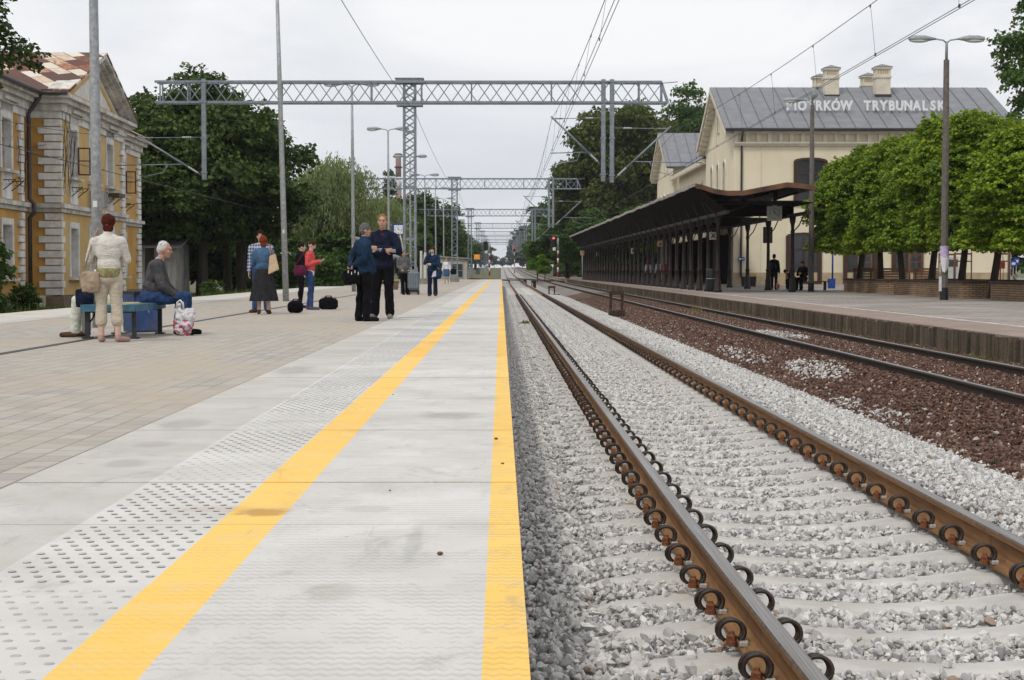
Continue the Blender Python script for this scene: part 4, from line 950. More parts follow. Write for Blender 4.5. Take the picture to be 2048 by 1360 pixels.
# frieze with square panels under the eaves
mb = MB(); mb.box(.0, LX, -.30, -.001, EZ-.42, EZ-.2); mb.box(.0, LX, -.34, -.001, EZ-1.12, EZ-1.0); mb.box(.0, LX, -.22, -.001, EZ-1.26, EZ-1.122); sp('eaves_band', mb, m_trim)
x = .02
while x < LX-.3: mb = MB(); mb.box(x, x+.28, -.22, -.001, EZ-.998, EZ-.422); x += .80; sp('eaves_block', mb, m_trim)
mb = MB(); mb.box(-.16, -.001, GW+.7, 43.8, EZ-1.5, EZ-1.1); sp('eaves_band', mb, m_trim); y = GW+.8
while y < 43.5: mb = MB(); mb.box(-.3, -.161, y, y+.3, EZ-1.45, EZ-1.12); y += .62; sp('eaves_block', mb, m_trim)
def barge(y0):
    mb = MB()
    for s in (-1, 1):
        a, b = Vector((0, y0+GW/2+s*(GW/2+.8), EZ-.32)), Vector((0, y0+GW/2, RZ2-.16))
        for t0, t1, off in ((0, 1, -.72),):
            vs = []
            for x0 in (-.72, -.62): vs += [(x0, a.y, a.z-.3), (x0, b.y, b.z-.3), (x0, b.y, b.z+.02), (x0, a.y, a.z+.02)]
            mb.add(vs, [(0,1,2,3),(7,6,5,4),(0,4,5,1),(3,2,6,7),(0,3,7,4),(1,5,6,2)])
        for i in range(11):
            c = a.lerp(b, (i+.4)/11); d_ = (b-a).normalized()*.24
            vs = []
            for x0 in (-.6, -.003): vs += [(x0, c.y-d_.y, c.z-.62-d_.z), (x0, c.y+d_.y, c.z-.62+d_.z), (x0, c.y+d_.y, c.z-.08+d_.z), (x0, c.y-d_.y, c.z-.08-d_.z)]
            mb.add(vs, [(0,1,2,3),(7,6,5,4),(0,4,5,1),(3,2,6,7),(0,3,7,4),(1,5,6,2)])
    return mb
sp('gable_brackets', barge(.5), m_trim); sp('gable_brackets', barge(44), m_trim)
def arch_poly(w, h, n_=8):
    r = w/2; return [(-r,0),(r,0)]+[(r*math.cos(R(180*i/n_)), h-r+r*math.sin(R(180*i/n_))) for i in range(n_+1)]
def side_window(y, z, w, h, xw=0.0, nm='window', deep=False):
    pl = arch_poly(w, h); mb = MB(); mb.prism([(y+a, z+b) for a, b in pl], 'x', xw-.02, xw-.004); o = sp(nm, mb, m_glassd)
    fr = MB(); po = arch_poly(w+.36, h+.22); n_ = len(pl)
    vs = [(xw-.10, y+a, z+b) for a, b in pl]+[(xw-.10, y+a, z+b-.04) for a, b in po]+[(xw-.003, y+a, z+b) for a, b in pl]+[(xw-.003, y+a, z+b-.04) for a, b in po]; fs = []
    for i in range(n_): j = (i+1) % n_; fs += [(i, j, n_+j, n_+i), (n_+i, n_+j, 3*n_+j, 3*n_+i), (2*n_+i, 2*n_+j, j, i)]
    fr.add(vs, fs); sp('surround', fr, m_wood if deep else m_trim, o)
    if deep:
        mb = MB()
        for s in (-1, 1): mb.box(xw-.75, xw-.105, y+s*(w/2+.1)-.06, y+s*(w/2+.1)+.06, 0, h+.1)
        mb.box(xw-.75, xw-.105, y-w/2-.04, y+w/2+.04, h+.02, h+.1); sp('shade_frame', mb, m_cwood0, o)  # added dark frames, covering the cream wall at grazing angles to darken it
    return o
for y in (4.9, 8.7, 12.5): side_window(y, 5.9, 1.15, 3.3)
side_window(8.7, 11.6, 1.0, 2.1)
for y in (20.0, 24, 28, 32, 36, 40): side_window(y, 6.2, 1.1, 2.4, .6)
for y in (48.5, 52, 55.5): side_window(y, 6.4, 1.0, 2.3)
for y in (3, 8, 13, 18, 22, 26, 30, 34, 38, 42): side_window(y, 0.05, 2.3, 3.5, 0 if y < GW else .6, 'door', True)
def front_opening(xc, w, z0, h, nm, arch=.25, col=m_glassd):
    def P(w_, h_): return [(-w_/2,0),(w_/2,0),(w_/2,h_-arch)]+[(w_/2*math.cos(R(180*i/6)), h_-arch+arch*math.sin(R(180*i/6))) for i in range(1, 6)]+[(-w_/2,h_-arch)]
    mb = MB(); mb.prism([(xc+a, z0+b) for a, b in P(w, h)], 'y', -.02, -.004); o = sp(nm, mb, col)
    fr = MB()
    for x0, x1 in ((-w/2, -w/2+.16), (w/2-.16, w/2), (-.07, .07)): fr.box(xc+x0, xc+x1, -.10, -.021, z0, z0+h-arch)
    for zz in (z0+.02, z0+h*.36, z0+h*.68): fr.box(xc-w/2+.161, xc-.071, -.095, -.022, zz, zz+.12); fr.box(xc+.071, xc+w/2-.161, -.095, -.022, zz, zz+.12)
    sp('frame', fr, m_wood, o)
    su = MB(); a, b = P(w, h), P(w+.3, h+.15); n_ = len(a)
    su.add([(xc+p[0], -.13, z0+p[1]) for p in a]+[(xc+p[0], -.13, z0+p[1]) for p in b]+[(xc+p[0], -.003, z0+p[1]) for p in a]+[(xc+p[0], -.003, z0+p[1]) for p in b], [q for i in range(n_) for j in [(i+1) % n_] for q in ((i,j,n_+j,n_+i),(n_+i,n_+j,3*n_+j,3*n_+i),(2*n_+i,2*n_+j,j,i))])
    sp('surround', su, m_wood, o); return o
front_opening(5.55, 2.15, 5.7, 3.3, 'window'); front_opening(13.2, 2.15, 5.7, 3.3, 'window')
front_opening(5.1, 2.3, 0.05, 3.55, 'door'); front_opening(9.2, 2.2, .05, 2.9, 'door', .2); front_opening(12.6, 2.0, .9, 2.3, 'window', .1); front_opening(14.9, 1.6, 3.0, 1.1, 'window', .05)
mb = MB(); mb.box(1.95, 2.0, -.03, -.002, .9, EZ-1.3); sp('joint_line', mb, m_trim)
mb = MB(); mb.tube([(.55,-.8,EZ-.2),(.55,-.3,EZ-.7),(.55,-.12,EZ-1.2),(.55,-.12,.9),(.55,-.3,.5)], .075, 8); sp('downpipe', mb, m_gut); mb = MB(); mb.tube([(.3,GW+.9,EZ-1.0),(.3,GW+.75,EZ-1.8),(.45,GW+.72,.5)], .07, 8); sp('downpipe', mb, m_gut)
mb = MB(); mb.tube([(LX+.1,-.12,EZ-1.2),(LX+.1,-.12,0)], .08, 8); sp('downpipe', mb, m_trim)
def chimney(x, y, z0, z1, w):
    mb = MB(); mb.cbox((x,y,(z0+z1)/2), w, w, z1-z0); mb.cbox((x,y,z1-.75), w+.14, w+.14, .12); mb.cbox((x,y,z1-.06), w+.22, w+.22, .14)
    o = sp('chimney', mb, m_trim); mb = MB(); mb.add([(x-w/2-.16,y-w/2-.16,z1+.02),(x+w/2+.16,y-w/2-.16,z1+.02),(x+w/2+.16,y+w/2+.16,z1+.02),(x-w/2-.16,y+w/2+.16,z1+.02),(x,y,z1+.3)], [(0,1,4),(1,2,4),(2,3,4),(3,0,4),(3,2,1,0)]); sp('cap', mb, m_zinc, o)
    mb = MB()
    for i in range(5): mb.box(x-w/2+.12+i*(w-.24)/5, x-w/2+.12+i*(w-.24)/5+.1, y-w/2-.012, y-w/2-.002, z1-.5, z1-.25)
    sp('vent_slots', mb, m_tan, o); mb = MB(); mb.cbox((x, y, z0+.75), w+.1, w+.1, .4); sp('flashing', mb, m_gut, o)
for px, py, d_, z1, w_ in ((1662, 135, 130.1, None, 1.05), (1640, 152, 133.5, None, 1.0), (1764, 133, 129.9, None, 1.1), (1736, 150, 133.5, None, 1.0)):
    p = at(px, py, d_); chimney(p.x-SX, d_-SY, 13.4, p.z-SZ-.1, w_)
# the name of the station standing on the roof
m_let = pm('white_letters', (.72,.73,.74), .06, 4, .5, bump=0)
SG = thing('station_name_letters', 'white letters PIOTRKÓW TRYBUNALSKI standing on the grey station roof', 'sign', (0, 0, 0))
p0, p1 = at(1570, 212, 125.6), at(1899, 212, 125.6); cells = 'PIOTRKÓW  TRYBUNALSKI'; wd = {'I': .5, ' ': .62, 'W': 1.35, 'Ó': 1.06, 'O': 1.06, 'N': 1.02}
tw = sum(wd.get(c, .92) for c in cells); x = 0; cw = (p1.x-p0.x)/tw
for ch in cells:
    a = wd.get(ch, .92)
    if ch != ' ':
        o = link('letter', text_mesh('O' if ch == 'Ó' else ch, .97, .05, m_let, .04), SG, (p0.x+(x+a/2)*cw, 125.6, p0.z)); o.rotation_euler = (R(90), 0, 0); o.scale = (.84, 1, 1)
        if ch == 'Ó': mb = MB(); mb.bar((-.02,-.0,.42), (.12,-.0,.58), .1, .1); mb.build('accent', m_let, SG, o.location)
        mb = MB(); mb.bar((0,-.0,-.3),(0,-.15,-1.05), .03); mb.bar((0,0,.1),(0,.9,-.5), .03); s_ = mb.build('stand', m_gut, SG, o.location)
    x += a

# ---------------------------------------------------------------- platform canopy
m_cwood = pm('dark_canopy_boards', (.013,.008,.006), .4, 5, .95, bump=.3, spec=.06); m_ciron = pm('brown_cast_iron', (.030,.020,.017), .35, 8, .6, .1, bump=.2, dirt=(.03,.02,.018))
m_fas = pm('rusty_fascia', (.15,.078,.042), .4, 1.6, .8, bump=.3, col2=(.055,.03,.022), dirt=(.25,.12,.045)); m_ctin = pm('canopy_roof_tin', (.36,.33,.31), .4, 2.5, .75, bump=.2, dirt=(.16,.10,.07))
CD0, CD1 = 75.0, 190.0
def cx(d): return 9.95-.0076*(d-78)
CP = thing('platform_canopy', 'long dark wooden platform canopy on brown cast iron columns with a rusty front edge', 'canopy', (cx(78), 78, ZR))
def cp(name, mb, mat, parent=None, **k): return mb.build(name, mat, parent or CP, **k)
prof = [(-1.42,4.78),(-1.1,4.72),(-.5,4.53),(.0,4.46),(.7,4.47),(1.7,4.66),(2.6,4.83),(3.2,4.79),(3.6,4.73),(3.95,4.64)]
under = [(-1.40,4.66),(-.10,3.66)]
ys = [CD0-78+i*(CD1-CD0)/46 for i in range(47)]; rc = random.Random(4)
def X_(y): return -.0076*y
mb = MB()
for i in range(46):
    a, b = ys[i], ys[i+1]; j = rc.uniform(-.02, .02)
    for (x0, z0), (x1, z1) in zip(prof[:-1], prof[1:]):
        vs = [(X_(a)+x0,a,z0),(X_(a)+x1,a,z1),(X_(b)+x1,b,z1),(X_(b)+x0,b,z0)]; vs += [(p[0], p[1], p[2]-.06) for p in vs]
        mb.add(vs, [(0,1,2,3),(7,6,5,4),(0,4,5,1),(2,6,7,3)])
a, b = 20.0, CD1-78; mb.box(X_(b)+3.95, 6.75, a, b, 4.56, 4.64); cp('roof', mb, m_ctin)
mb = MB()
for i in range(46):
    a, b = ys[i], ys[i+1]; j = rc.uniform(-.035, .03)
    for k in range(5):
        t0, t1 = a+(b-a)*k/5, a+(b-a)*(k+1)/5; jj = j+rc.uniform(-.02, .02)
        vs = [(X_(t0)-1.46,t0,4.70+jj),(X_(t0)-1.38,t0,4.70+jj),(X_(t1)-1.38,t1,4.70+jj),(X_(t1)-1.46,t1,4.70+jj)]; vs += [(p[0]-.015, p[1], p[2]+.13+rc.uniform(-.02,.02)) for p in vs]
        mb.add(vs, [(3,2,1,0),(4,5,6,7),(0,1,5,4),(1,2,6,5),(2,3,7,6),(3,0,4,7)])
cp('roof_edge', mb, pm('pale_tin_edge', (.42,.40,.37), .35, 3, .8, dirt=(.18,.12,.09)))
mb = MB(); a, b = ys[0], ys[-1]
for i in range(46):
    a, b = ys[i], ys[i+1]; (x0, z0), (x1, z1) = under
    vs = [(X_(a)+x0,a,z0),(X_(a)+x1,a,z1),(X_(b)+x1,b,z1),(X_(b)+x0,b,z0)]; vs += [(p[0]+.02, p[1], p[2]+.05) for p in vs]; mb.add(vs, [(0,1,2,3),(7,6,5,4),(0,4,5,1),(2,6,7,3)])
    x0, x1 = -.1, (6.6 if a > 19 else 3.9); vs = [(X_(a)+x0,a,4.1),(X_(a)+x1,a,4.0),(X_(b)+x1,b,4.0),(X_(b)+x0,b,4.1)]; mb.add(vs, [(0,3,2,1)])
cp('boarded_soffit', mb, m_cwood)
# end fascia and end truss
mb = MB(); y = CD0-78
up = [(x, z+.05) for x, z in prof]; lo = [(x, z-.17) for x, z in prof]; n_ = len(prof); X0 = X_(y)
vs = [(X0+x, y-.05, z) for x, z in up]+[(X0+x, y-.05, z) for x, z in lo]+[(X0+x, y-.005, z) for x, z in up]+[(X0+x, y-.005, z) for x, z in lo]
fs = [q for i in range(n_-1) for q in ((i, n_+i, n_+i+1, i+1), (2*n_+i, 2*n_+i+1, 3*n_+i+1, 3*n_+i), (i, i+1, 2*n_+i+1, 2*n_+i), (n_+i, 3*n_+i, 3*n_+i+1, n_+i+1))]; mb.add(vs, fs); cp('fascia', mb, m_fas)
mb = MB(); mb.box(-.6, 3.85, -.1, .08, 4.02, 4.2); mb.bar((0,-.05,3.5),(-.95,-.05,4.45), .1); mb.bar((0,-.05,3.55),(1.6,-.05,4.06), .1); mb.bar((2.6,-.05,4.2),(2.6,-.05,4.75), .16); mb.bar((2.6,-.05,4.25),(3.7,-.05,4.6), .1); mb.bar((1.0,-.05,4.2),(2.5,-.05,4.62), .1); cp('end_truss', mb, m_ciron)
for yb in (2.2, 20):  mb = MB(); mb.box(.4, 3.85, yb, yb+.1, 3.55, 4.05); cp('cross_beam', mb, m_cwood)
for xo, zo in ((0, 3.58), (3.6, 3.55)): a, b = ys[0], ys[-1]; mb = MB(); mb.bar((X_(a)+xo, a, zo), (X_(b)+xo, b, zo), .16, .15); cp('edge_beam', mb, m_ciron)
mb = MB(); y = 0
while y < 110: mb.tube([(X_(y)+.0, y+.5+.24*math.cos(R(t)), 3.38+.15*math.sin(R(t))) for t in range(0, 360, 40)], .022, 4, 0, closed=True); mb.tube([(X_(y)+.0, y+1.3+.24*math.cos(R(t)), 3.38+.15*math.sin(R(t))) for t in range(0, 360, 40)], .022, 4, 0, closed=True); y += 1.7
cp('iron_lacework', mb, m_ciron)
def column_mesh():
    mb = MB(); mb.lathe([(.19,-.02),(.19,.1),(.155,.16),(.15,.5),(.115,.62),(.10,.95),(.125,.98),(.125,1.04),(.088,1.1),(.075,2.7),(.10,2.75),(.10,2.82),(.075,2.88),(.08,3.1),(.13,3.25),(.15,3.4),(.15,3.52)], (0,0,0), 10)
    for s in (-1, 1): mb.tube([(0,s*.08,2.85),(0,s*.3,3.0),(0,s*.48,3.3),(0,s*.52,3.5)], .028, 5)
    mb.tube([(-.08,0,2.85),(-.3,0,3.1),(-.5,0,3.55),(-.75,0,4.15)], .03, 5)
    return mb.mesh('column', m_ciron)
cm = column_mesh()
for k in range(33): y = 3.42*k; link('column', cm, CP, (X_(y), y, 0))
for k in range(16): y = 1+6.84*k; link('column', cm, CP, (X_(y)+3.6, y, 0), math.pi)
p = at(1549, 427, 79); t = clock('canopy_clock', 'square station clock in a white frame hanging under the canopy', p, .68, pm('white_clock_case', (.70,.71,.69), .08), .05, pm('grey_dial', (.58,.60,.57), .06, 6, .4))
mb = MB(); mb.cbox((0,0,.46), .2, .12, .24); mb.build('hanger', m_swhite, t)
m_plq = pm('cream_plaque', (.55,.50,.41), .15, 9, .6); m_plq2 = pm('tan_plaque', (.45,.30,.18), .15, 9, .6)
for px, py, d_, w_, s_, tx, mm in ((1424.5, 472, 81.4, .34, .36, 'X', m_plq), (1319.5, 487.5, 105, .34, .36, 'x', m_plq2), (1265, 502, 125, .25, .42, '4', m_plq), (1195, 508, 165, .25, .40, '4', m_plq), (1164.5, 506, 178, .42, .5, '', m_plq2)):
    p = at(px, py, d_); t = thing('column_plaque', {1424.5: 'pale plaque with a black cross on the second front column', 1319.5: 'orange tinted plaque halfway along the canopy columns', 1265: 'small white plaque with a numeral among the canopy columns', 1195: 'small white plaque near the far end of the canopy', 1164.5: 'round topped tan plaque beyond the last canopy column'}[px], 'sign', (p.x, d_-.22, p.z))
    mb = MB(); mb.cbox((0,0,0), w_, .05, s_, 0, 0, .02); mb.build('plate', mm, t)
    if tx: o = link('mark', text_mesh(tx, s_*.8, .004, m_black, .012), t, (.02, -.03, 0)); o.rotation_euler = (R(90), 0, 0)
    else: mb = MB(); mb.tube([(0,.02,-.2),(0,.02,-3.4)], .05, 6); mb.build('post', m_galv2, t)
for x, label in ((1440, 'blue enamel notice on the shaded station wall'),):
    p = at(1483, 518, 122.8); t = thing('wall_notice', label, 'sign', p); mb = MB(); mb.cbox((0,0,0), .46, .04, .27, 0, 0, .01); mb.build('plate', m_blue, t); mb = MB(); mb.box(-.18, -.05, -.026, -.0205, -.07, .07); mb.box(0, .18, -.026, -.0205, -.03, .04); mb.build('marks', m_swhite, t)
# departure board and things below the canopy
p = at(1544, 470, 100); t = thing('departure_board', 'black departure board hung between columns under the canopy', 'board', p); mb = MB(); mb.cbox((-.25,0,0), .55, .12, .95, 0, 0, .02); mb.build('panel', m_black, t); mb = MB()
for i in range(5): mb.box(-.45, -.05, -.066, -.0605, .3-.12*i, .34-.12*i)
mb.build('rows', pm('faint_rows', (.06,.06,.07), .2), t)
p = at(1410, 583, 78.5); t = thing('litter_bin', 'dark litter bin between the first canopy columns', 'bin', (cx(80)-.02, 80.1, ZR)); mb = MB(); mb.lathe([(.2,0),(.24,.1),(.25,1.0),(.22,1.1)], n=12); mb.build('body', m_black, t); mb = MB(); mb.tube([(.25*math.cos(R(a)), .25*math.sin(R(a)), .62) for a in range(0, 360, 30)], .015, 5, 0, closed=True); mb.build('hoop', m_galv2, t)
p = atz(1497, 573, ZR); t = thing('litter_bin', 'dark bin with a yellow lid by the station wall downpipe', 'bin', p); mb = MB(); mb.prism([(-.4,0),(.4,0),(.45,.62),(-.45,.62)], 'y', -.3, .3); mb.build('body', m_black, t); mb = MB(); mb.cbox((.28,-.1,.68), .45, .3, .07, 0, 0, .02); mb.build('lid', pm('yellow_plastic', (.6,.42,.03), .2), t)
# ---------------------------------------------------------------- trees
m_bark = pm('tree_bark', (.05,.04,.03), .45, 6, .95, bump=.6, bscale=22, bdist=.03, streak=True)
lf_maple = leafmat('maple_leaves', (.026,.070,.008), (.27,.38,.030), .26); lf_dark = leafmat('dark_leaves', (.012,.028,.007), (.088,.138,.028), .2)
lf_mid = leafmat('mid_green_leaves', (.03,.065,.015), (.085,.155,.03), .28); lf_willow = leafmat('willow_leaves', (.10,.14,.055), (.25,.30,.13), .35); lf_bright = leafmat('bright_leaves', (.09,.19,.015), (.19,.33,.03), .35)
lf_olive = leafmat('olive_leaves', (.035,.055,.012), (.11,.135,.03), .28); lf_blue = leafmat('haze_tinted_leaves', (.05,.085,.075), (.085,.125,.10), .2)  # the last one has distance haze mixed into its leaf colour
def leaves(seed, lobes, n_cl, per, size, shelf=.45, spread=.5, droop=.25, strands=False):
    """leaf cards in twig clusters over the shells of the crown's lobes; lobes = (c, r, squash)"""
    g = np.random.RandomState(seed); wts = np.array([l[1]**2 for l in lobes]); wts /= wts.sum()
    li = g.choice(len(lobes), n_cl, p=wts); cen = np.array([l[0] for l in lobes])[li]; rad = np.array([l[1] for l in lobes])[li]; sq = np.array([l[2] for l in lobes])[li]
    dv = g.normal(size=(n_cl, 3)); dv /= np.linalg.norm(dv, axis=1)[:, None]; dv[:, 2] = np.where(dv[:, 2] < -.45, -dv[:, 2]*.6, dv[:, 2])
    rr = rad*(1-g.uniform(0, 1, n_cl)**2.2*.55)*g.uniform(.92, 1.12, n_cl)
    p = cen+dv*rr[:, None]*np.c_[np.ones(n_cl), np.ones(n_cl), sq]
    # drop clusters buried deep in other lobes
    keep = np.ones(n_cl, bool)
    for c, r, s in lobes:
        q = (p-np.array(c))/np.array([r, r, r*s]); keep &= (q**2).sum(1) > .42
    p, dv = p[keep], dv[keep]; n_ = len(p)
    out = dv.copy(); out[:, 2] *= .5; out /= np.linalg.norm(out, axis=1)[:, None]
    P = np.repeat(p, per, 0); O = np.repeat(out, per, 0); m = len(P)
    up = np.array([0, 0, 1.0]); side = np.cross(O, up); side /= np.linalg.norm(side, axis=1)[:, None]+1e-6
    if strands:
        t = np.tile(np.linspace(0, 1, per), n_)+g.uniform(-.03, .03, m); L = np.repeat(g.uniform(.5, 1.0, n_), per)*strands
        P = P+O*(t*.25*L)[:, None]; P[:, 2] -= t**1.3*L; P += g.normal(size=(m, 3))*size*.5
        tip = O*.35+g.normal(size=(m, 3))*.35; tip[:, 2] -= 1.0
    else:
        a, r = g.uniform(0, 2*np.pi, m), np.sqrt(g.uniform(0, 1, m))*spread
        fo = np.cross(side, up)*-1
        P = P+side*(np.cos(a)*r)[:, None]+O*(np.sin(a)*r*.9)[:, None]; P[:, 2] -= (r/spread)**2*spread*droop; P += g.normal(size=(m, 3))*spread*np.array([.12, .12, .16])
        tip = O*.9+g.normal(size=(m, 3))*.6; tip[:, 2] -= droop*1.6
    tip /= np.linalg.norm(tip, axis=1)[:, None]
    nrm = up*shelf*1.6+O*.6+g.normal(size=(m, 3))*.45; nrm -= tip*(nrm*tip).sum(1)[:, None]; nrm /= np.linalg.norm(nrm, axis=1)[:, None]
    wv = np.cross(tip, nrm); s = size*g.uniform(.6, 1.25, m)[:, None]; wd = .42 if not strands else .16
    V = np.stack([P-tip*s*.5, P+wv*s*wd-tip*s*.05+nrm*s*.06, P+tip*s*.55-nrm*s*.08, P-wv*s*wd-tip*s*.05+nrm*s*.06], 1).reshape(-1, 3)
    return V, np.arange(4*m).reshape(m, 4)
def limbs(mb, base, top, r0, lobes, rnd, n_=7, lean=(0,0)):
    b, t = Vector(base), Vector(top); mid = b.lerp(t, .5)+Vector((lean[0], lean[1], 0))
    mb.tube([b-Vector((0,0,.3)), b+Vector((0,0,.25)), mid, t], [r0*1.35, r0*1.05, r0*.85, r0*.5], 10)
    for l in rnd.sample(lobes, min(n_, len(lobes))):
        s = mid.lerp(t, rnd.uniform(.2, .95)); e = Vector(l[0]); q = s.lerp(e, .5)+Vector((rnd.uniform(-.3,.3), rnd.uniform(-.3,.3), rnd.uniform(0,.5)))
        mb.tube([s, q, e], [r0*.42, r0*.28, r0*.1], 6)
def blob_lobes(seed, rx, ry, z0, z1, n_, rl, gappy=0):
    g = random.Random(seed); out = []; cz, rz = (z0+z1)/2, (z1-z0)/2
    for i in range(n_):
        while True:
            v = Vector((g.gauss(0,1), g.gauss(0,1), g.gauss(0,1))).normalized()*g.uniform(.45, .86)
            if v.z > -.75: break
        r = rl*g.uniform(.7, 1.2); out.append(((v.x*rx, v.y*ry, cz+v.z*rz), r, g.uniform(.65, .9)))
    out.append(((0, 0, cz), min(rx, rz)*.62, .95)); return out
KIND = {}
def make_kind(key, seed, lobes, leaf, n_cl, per, size, trunk_r, base_top, lean=(0,0), **k):
    V, Fc = leaves(seed, lobes, n_cl, per, size, **k); mb = MB(); limbs(mb, (0,0,0), base_top, trunk_r, lobes, random.Random(seed), 9, lean)
    KIND[key] = (quick('crown', V, Fc, leaf), mb.mesh('trunk', m_bark))
def tree(name, key, label, loc, s=1.0, sz=None, rz=0, group=None, cat='tree'):
    t = thing(name, label, cat, loc, rz, group); t.scale = (s, s, sz or s)
    link('crown', KIND[key][0], t); link('trunk', KIND[key][1], t); return t
# pruned maples on the station platform
def maple_lobes(seed, zt):
    g = random.Random(seed); L_ = [((0,0,3.3), 1.75, .9), ((0,0,4.7), 1.75, .95)]
    for i in range(30):
        a = i*2.4+g.uniform(-.35,.35); h = (i % 6)/5; z = 2.15+h*(zt-3.0); r = 1.72*(1-.5*max(0, (h-.6))/.4)*g.uniform(.88, 1.08)
        L_.append(((r*math.cos(a), r*math.sin(a), z), g.uniform(.5, .78), .85))
    for i in range(4): a = g.uniform(0, 6.28); L_.append(((.75*math.cos(a), .75*math.sin(a), zt-.7+g.uniform(-.3,.35)), g.uniform(.5,.8), .85))
    return L_
for i in range(3): make_kind(f'maple{i}', 40+i, maple_lobes(40+i, 6.5+.2*i), lf_maple, 5600, 22, .122, .14, (-.15,0,3.6), (-.12,0), shelf=.35, spread=.2, droop=.35)
words = ['leftmost pruned maple, nearest the canopy clock', 'second pruned maple from the left behind the brick planter', 'third pruned maple from the left in the planter row', 'pruned maple whose crown rises left of the tall concrete lamp', 'tall topped pruned maple just right of the concrete lamp post', 'pruned maple with a leaning trunk at the end of the brick planter', 'pruned maple cut off by the right border']
for k, (d, sz) in enumerate(((83, .99), (78, 1.0), (73.7, 1.0), (69, 1.0), (64.5, 1.06), (60.3, .95), (55.3, .88))):
    tree('maple_tree', f'maple{k % 3}', words[k], (17.45, d, ZR), (1.17,1.06,1.02,1.06,1.04,1.04,1.1)[k], sz, random.uniform(0, 6), 'pruned maples on the station platform')
# broad dark trees at the left, behind the platform
make_kind('dark0', 51, blob_lobes(51, 5.0, 4.6, 1.6, 13.2, 34, 1.75), lf_dark, 3600, 15, .30, .34, (.1,0,7.5), spread=.62)
make_kind('dark1', 52, blob_lobes(52, 4.6, 4.6, 1.0, 12.0, 30, 1.6), lf_dark, 3200, 15, .28, .32, (0,0,7), spread=.6)
make_kind('mid0', 53, blob_lobes(53, 4.2, 4.2, 1.0, 12, 28, 1.5), lf_mid, 2600, 14, .30, .26, (0,0,7), spread=.6)
make_kind('olive0', 54, blob_lobes(54, 6.2, 6.0, 3.5, 20, 40, 1.9), lf_olive, 3300, 14, .40, .42, (0,0,13), spread=.8)
make_kind('olive1', 55, blob_lobes(55, 5.2, 5.0, 5.0, 20, 34, 1.5), lf_mid, 1900, 12, .40, .36, (.3,0,13), spread=.8)
make_kind('willow', 56, blob_lobes(56, 5.0, 5.0, 5.5, 14, 26, 1.7), lf_willow, 1600, 26, .42, .4, (0,0,8), strands=5.2)
make_kind('bush', 57, blob_lobes(57, 1.5, 1.4, .1, 2.6, 12, .7), lf_mid, 620, 14, .2, .07, (0,0,1.2), spread=.32)
make_kind('poplar', 58, [((0,0,3+1.5*i), 1.25*(1-abs(i-3)/9), 1.3) for i in range(9)], lf_dark, 900, 12, .34, .2, (0,0,10), spread=.5)
make_kind('far', 59, blob_lobes(59, 4.4, 4.4, 2.0, 15, 22, 1.9), lf_mid, 750, 10, .75, .3, (0,0,8), spread=.9)
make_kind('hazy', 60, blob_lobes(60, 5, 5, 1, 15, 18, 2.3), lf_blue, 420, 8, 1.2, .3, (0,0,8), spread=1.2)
make_kind('bright', 61, blob_lobes(61, 1.9, 1.9, .2, 9, 16, 1.0), lf_bright, 700, 12, .34, .12, (0,0,5), spread=.5)
GL = 'dark trees behind the platform on the left'
for key, px, d, s, sz, lab in (('dark0', 405, 99, 1.0, 1.03, 'broad dark tree with the tallest crown behind the left platform'), ('dark1', 300, 96, .92, .92, 'dark tree rising just right of the ochre house'), ('dark1', 482, 101, .98, .93, 'dark tree whose branches reach out over the leaning lamp pole'),
        ('dark0', 250, 108, .8, .86, 'dark tree half hidden behind the ochre house'), ('dark0', 455, 112, .85, .95, 'dark tree filling the gap behind the broad tree'), ('dark1', 345, 115, 1.0, .9, 'shaded tree at the back of the dark group')):
    p = at(px, 541, d); tree('broadleaf_tree', key, lab, (p.x, d, -.8), s, sz, random.uniform(0, 6), GL)
for px, d, s, lab in ((575, 106, .8, 'dense bush under the overhanging dark branches'), (640, 98, 1.0, 'pale tipped bush right of the leaning lamp pole'), (685, 104, 1.05, 'bush beside the grey double lamp pole'), (425, 92, .42, 'low bush right of the wooden shed'), (520, 108, .8, 'tall bush in the shade of the dark trees'), (735, 112, 1.0, 'bush behind the two talking men'), (612, 110, 1.1, 'rounded bush at the foot of the willow')):
    p = at(px, 541, d); tree('bush', 'bush', lab, (p.x, d, -.75), s*1.0, s*.95, random.uniform(0, 6), 'bushes along the left platform', 'bush')
for px, d, s, sz, lab in ((655, 132, .74, .76, 'pale weeping willow behind the second gantry'), (752, 150, .62, .60, 'smaller pale willow right of the first one')):
    p = at(px, 541, d); tree('willow_tree', 'willow', lab, (p.x, d, -.8), s, sz, random.uniform(0, 6), 'pale willows')
for key, px, d, s, sz, lab in (('mid0', 712, 160, .8, .55, 'mid green tree between the willows and the lamp poles'), ('mid0', 765, 165, .8, .66, 'green tree behind the platform clock'), ('dark1', 838, 205, 1.05, .96, 'rounded dark tree right of the gantry mast'), ('mid0', 800, 190, .9, .75, 'green tree between the mast and the clock'), ('dark1', 870, 240, 1.0, .85, 'dark tree behind the pale hut'), ('mid0', 905, 270, 1.0, .75, 'green tree beyond the pale hut')):
    p = at(px, 541, d); tree('broadleaf_tree', key, lab, (p.x, d, -.8+rise(d)), s, sz, random.uniform(0, 6), 'green trees beyond the platform end')
p = at(779, 541, 290); tree('poplar_tree', 'poplar', 'slim dark pointed tree beside the red and white chimney', (p.x, 290, 0), 1.15, 1.15); p = at(716, 541, 300); tree('poplar_tree', 'poplar', 'dark pointed tree top above the willows', (p.x, 300, 0), 1.3, 1.15)
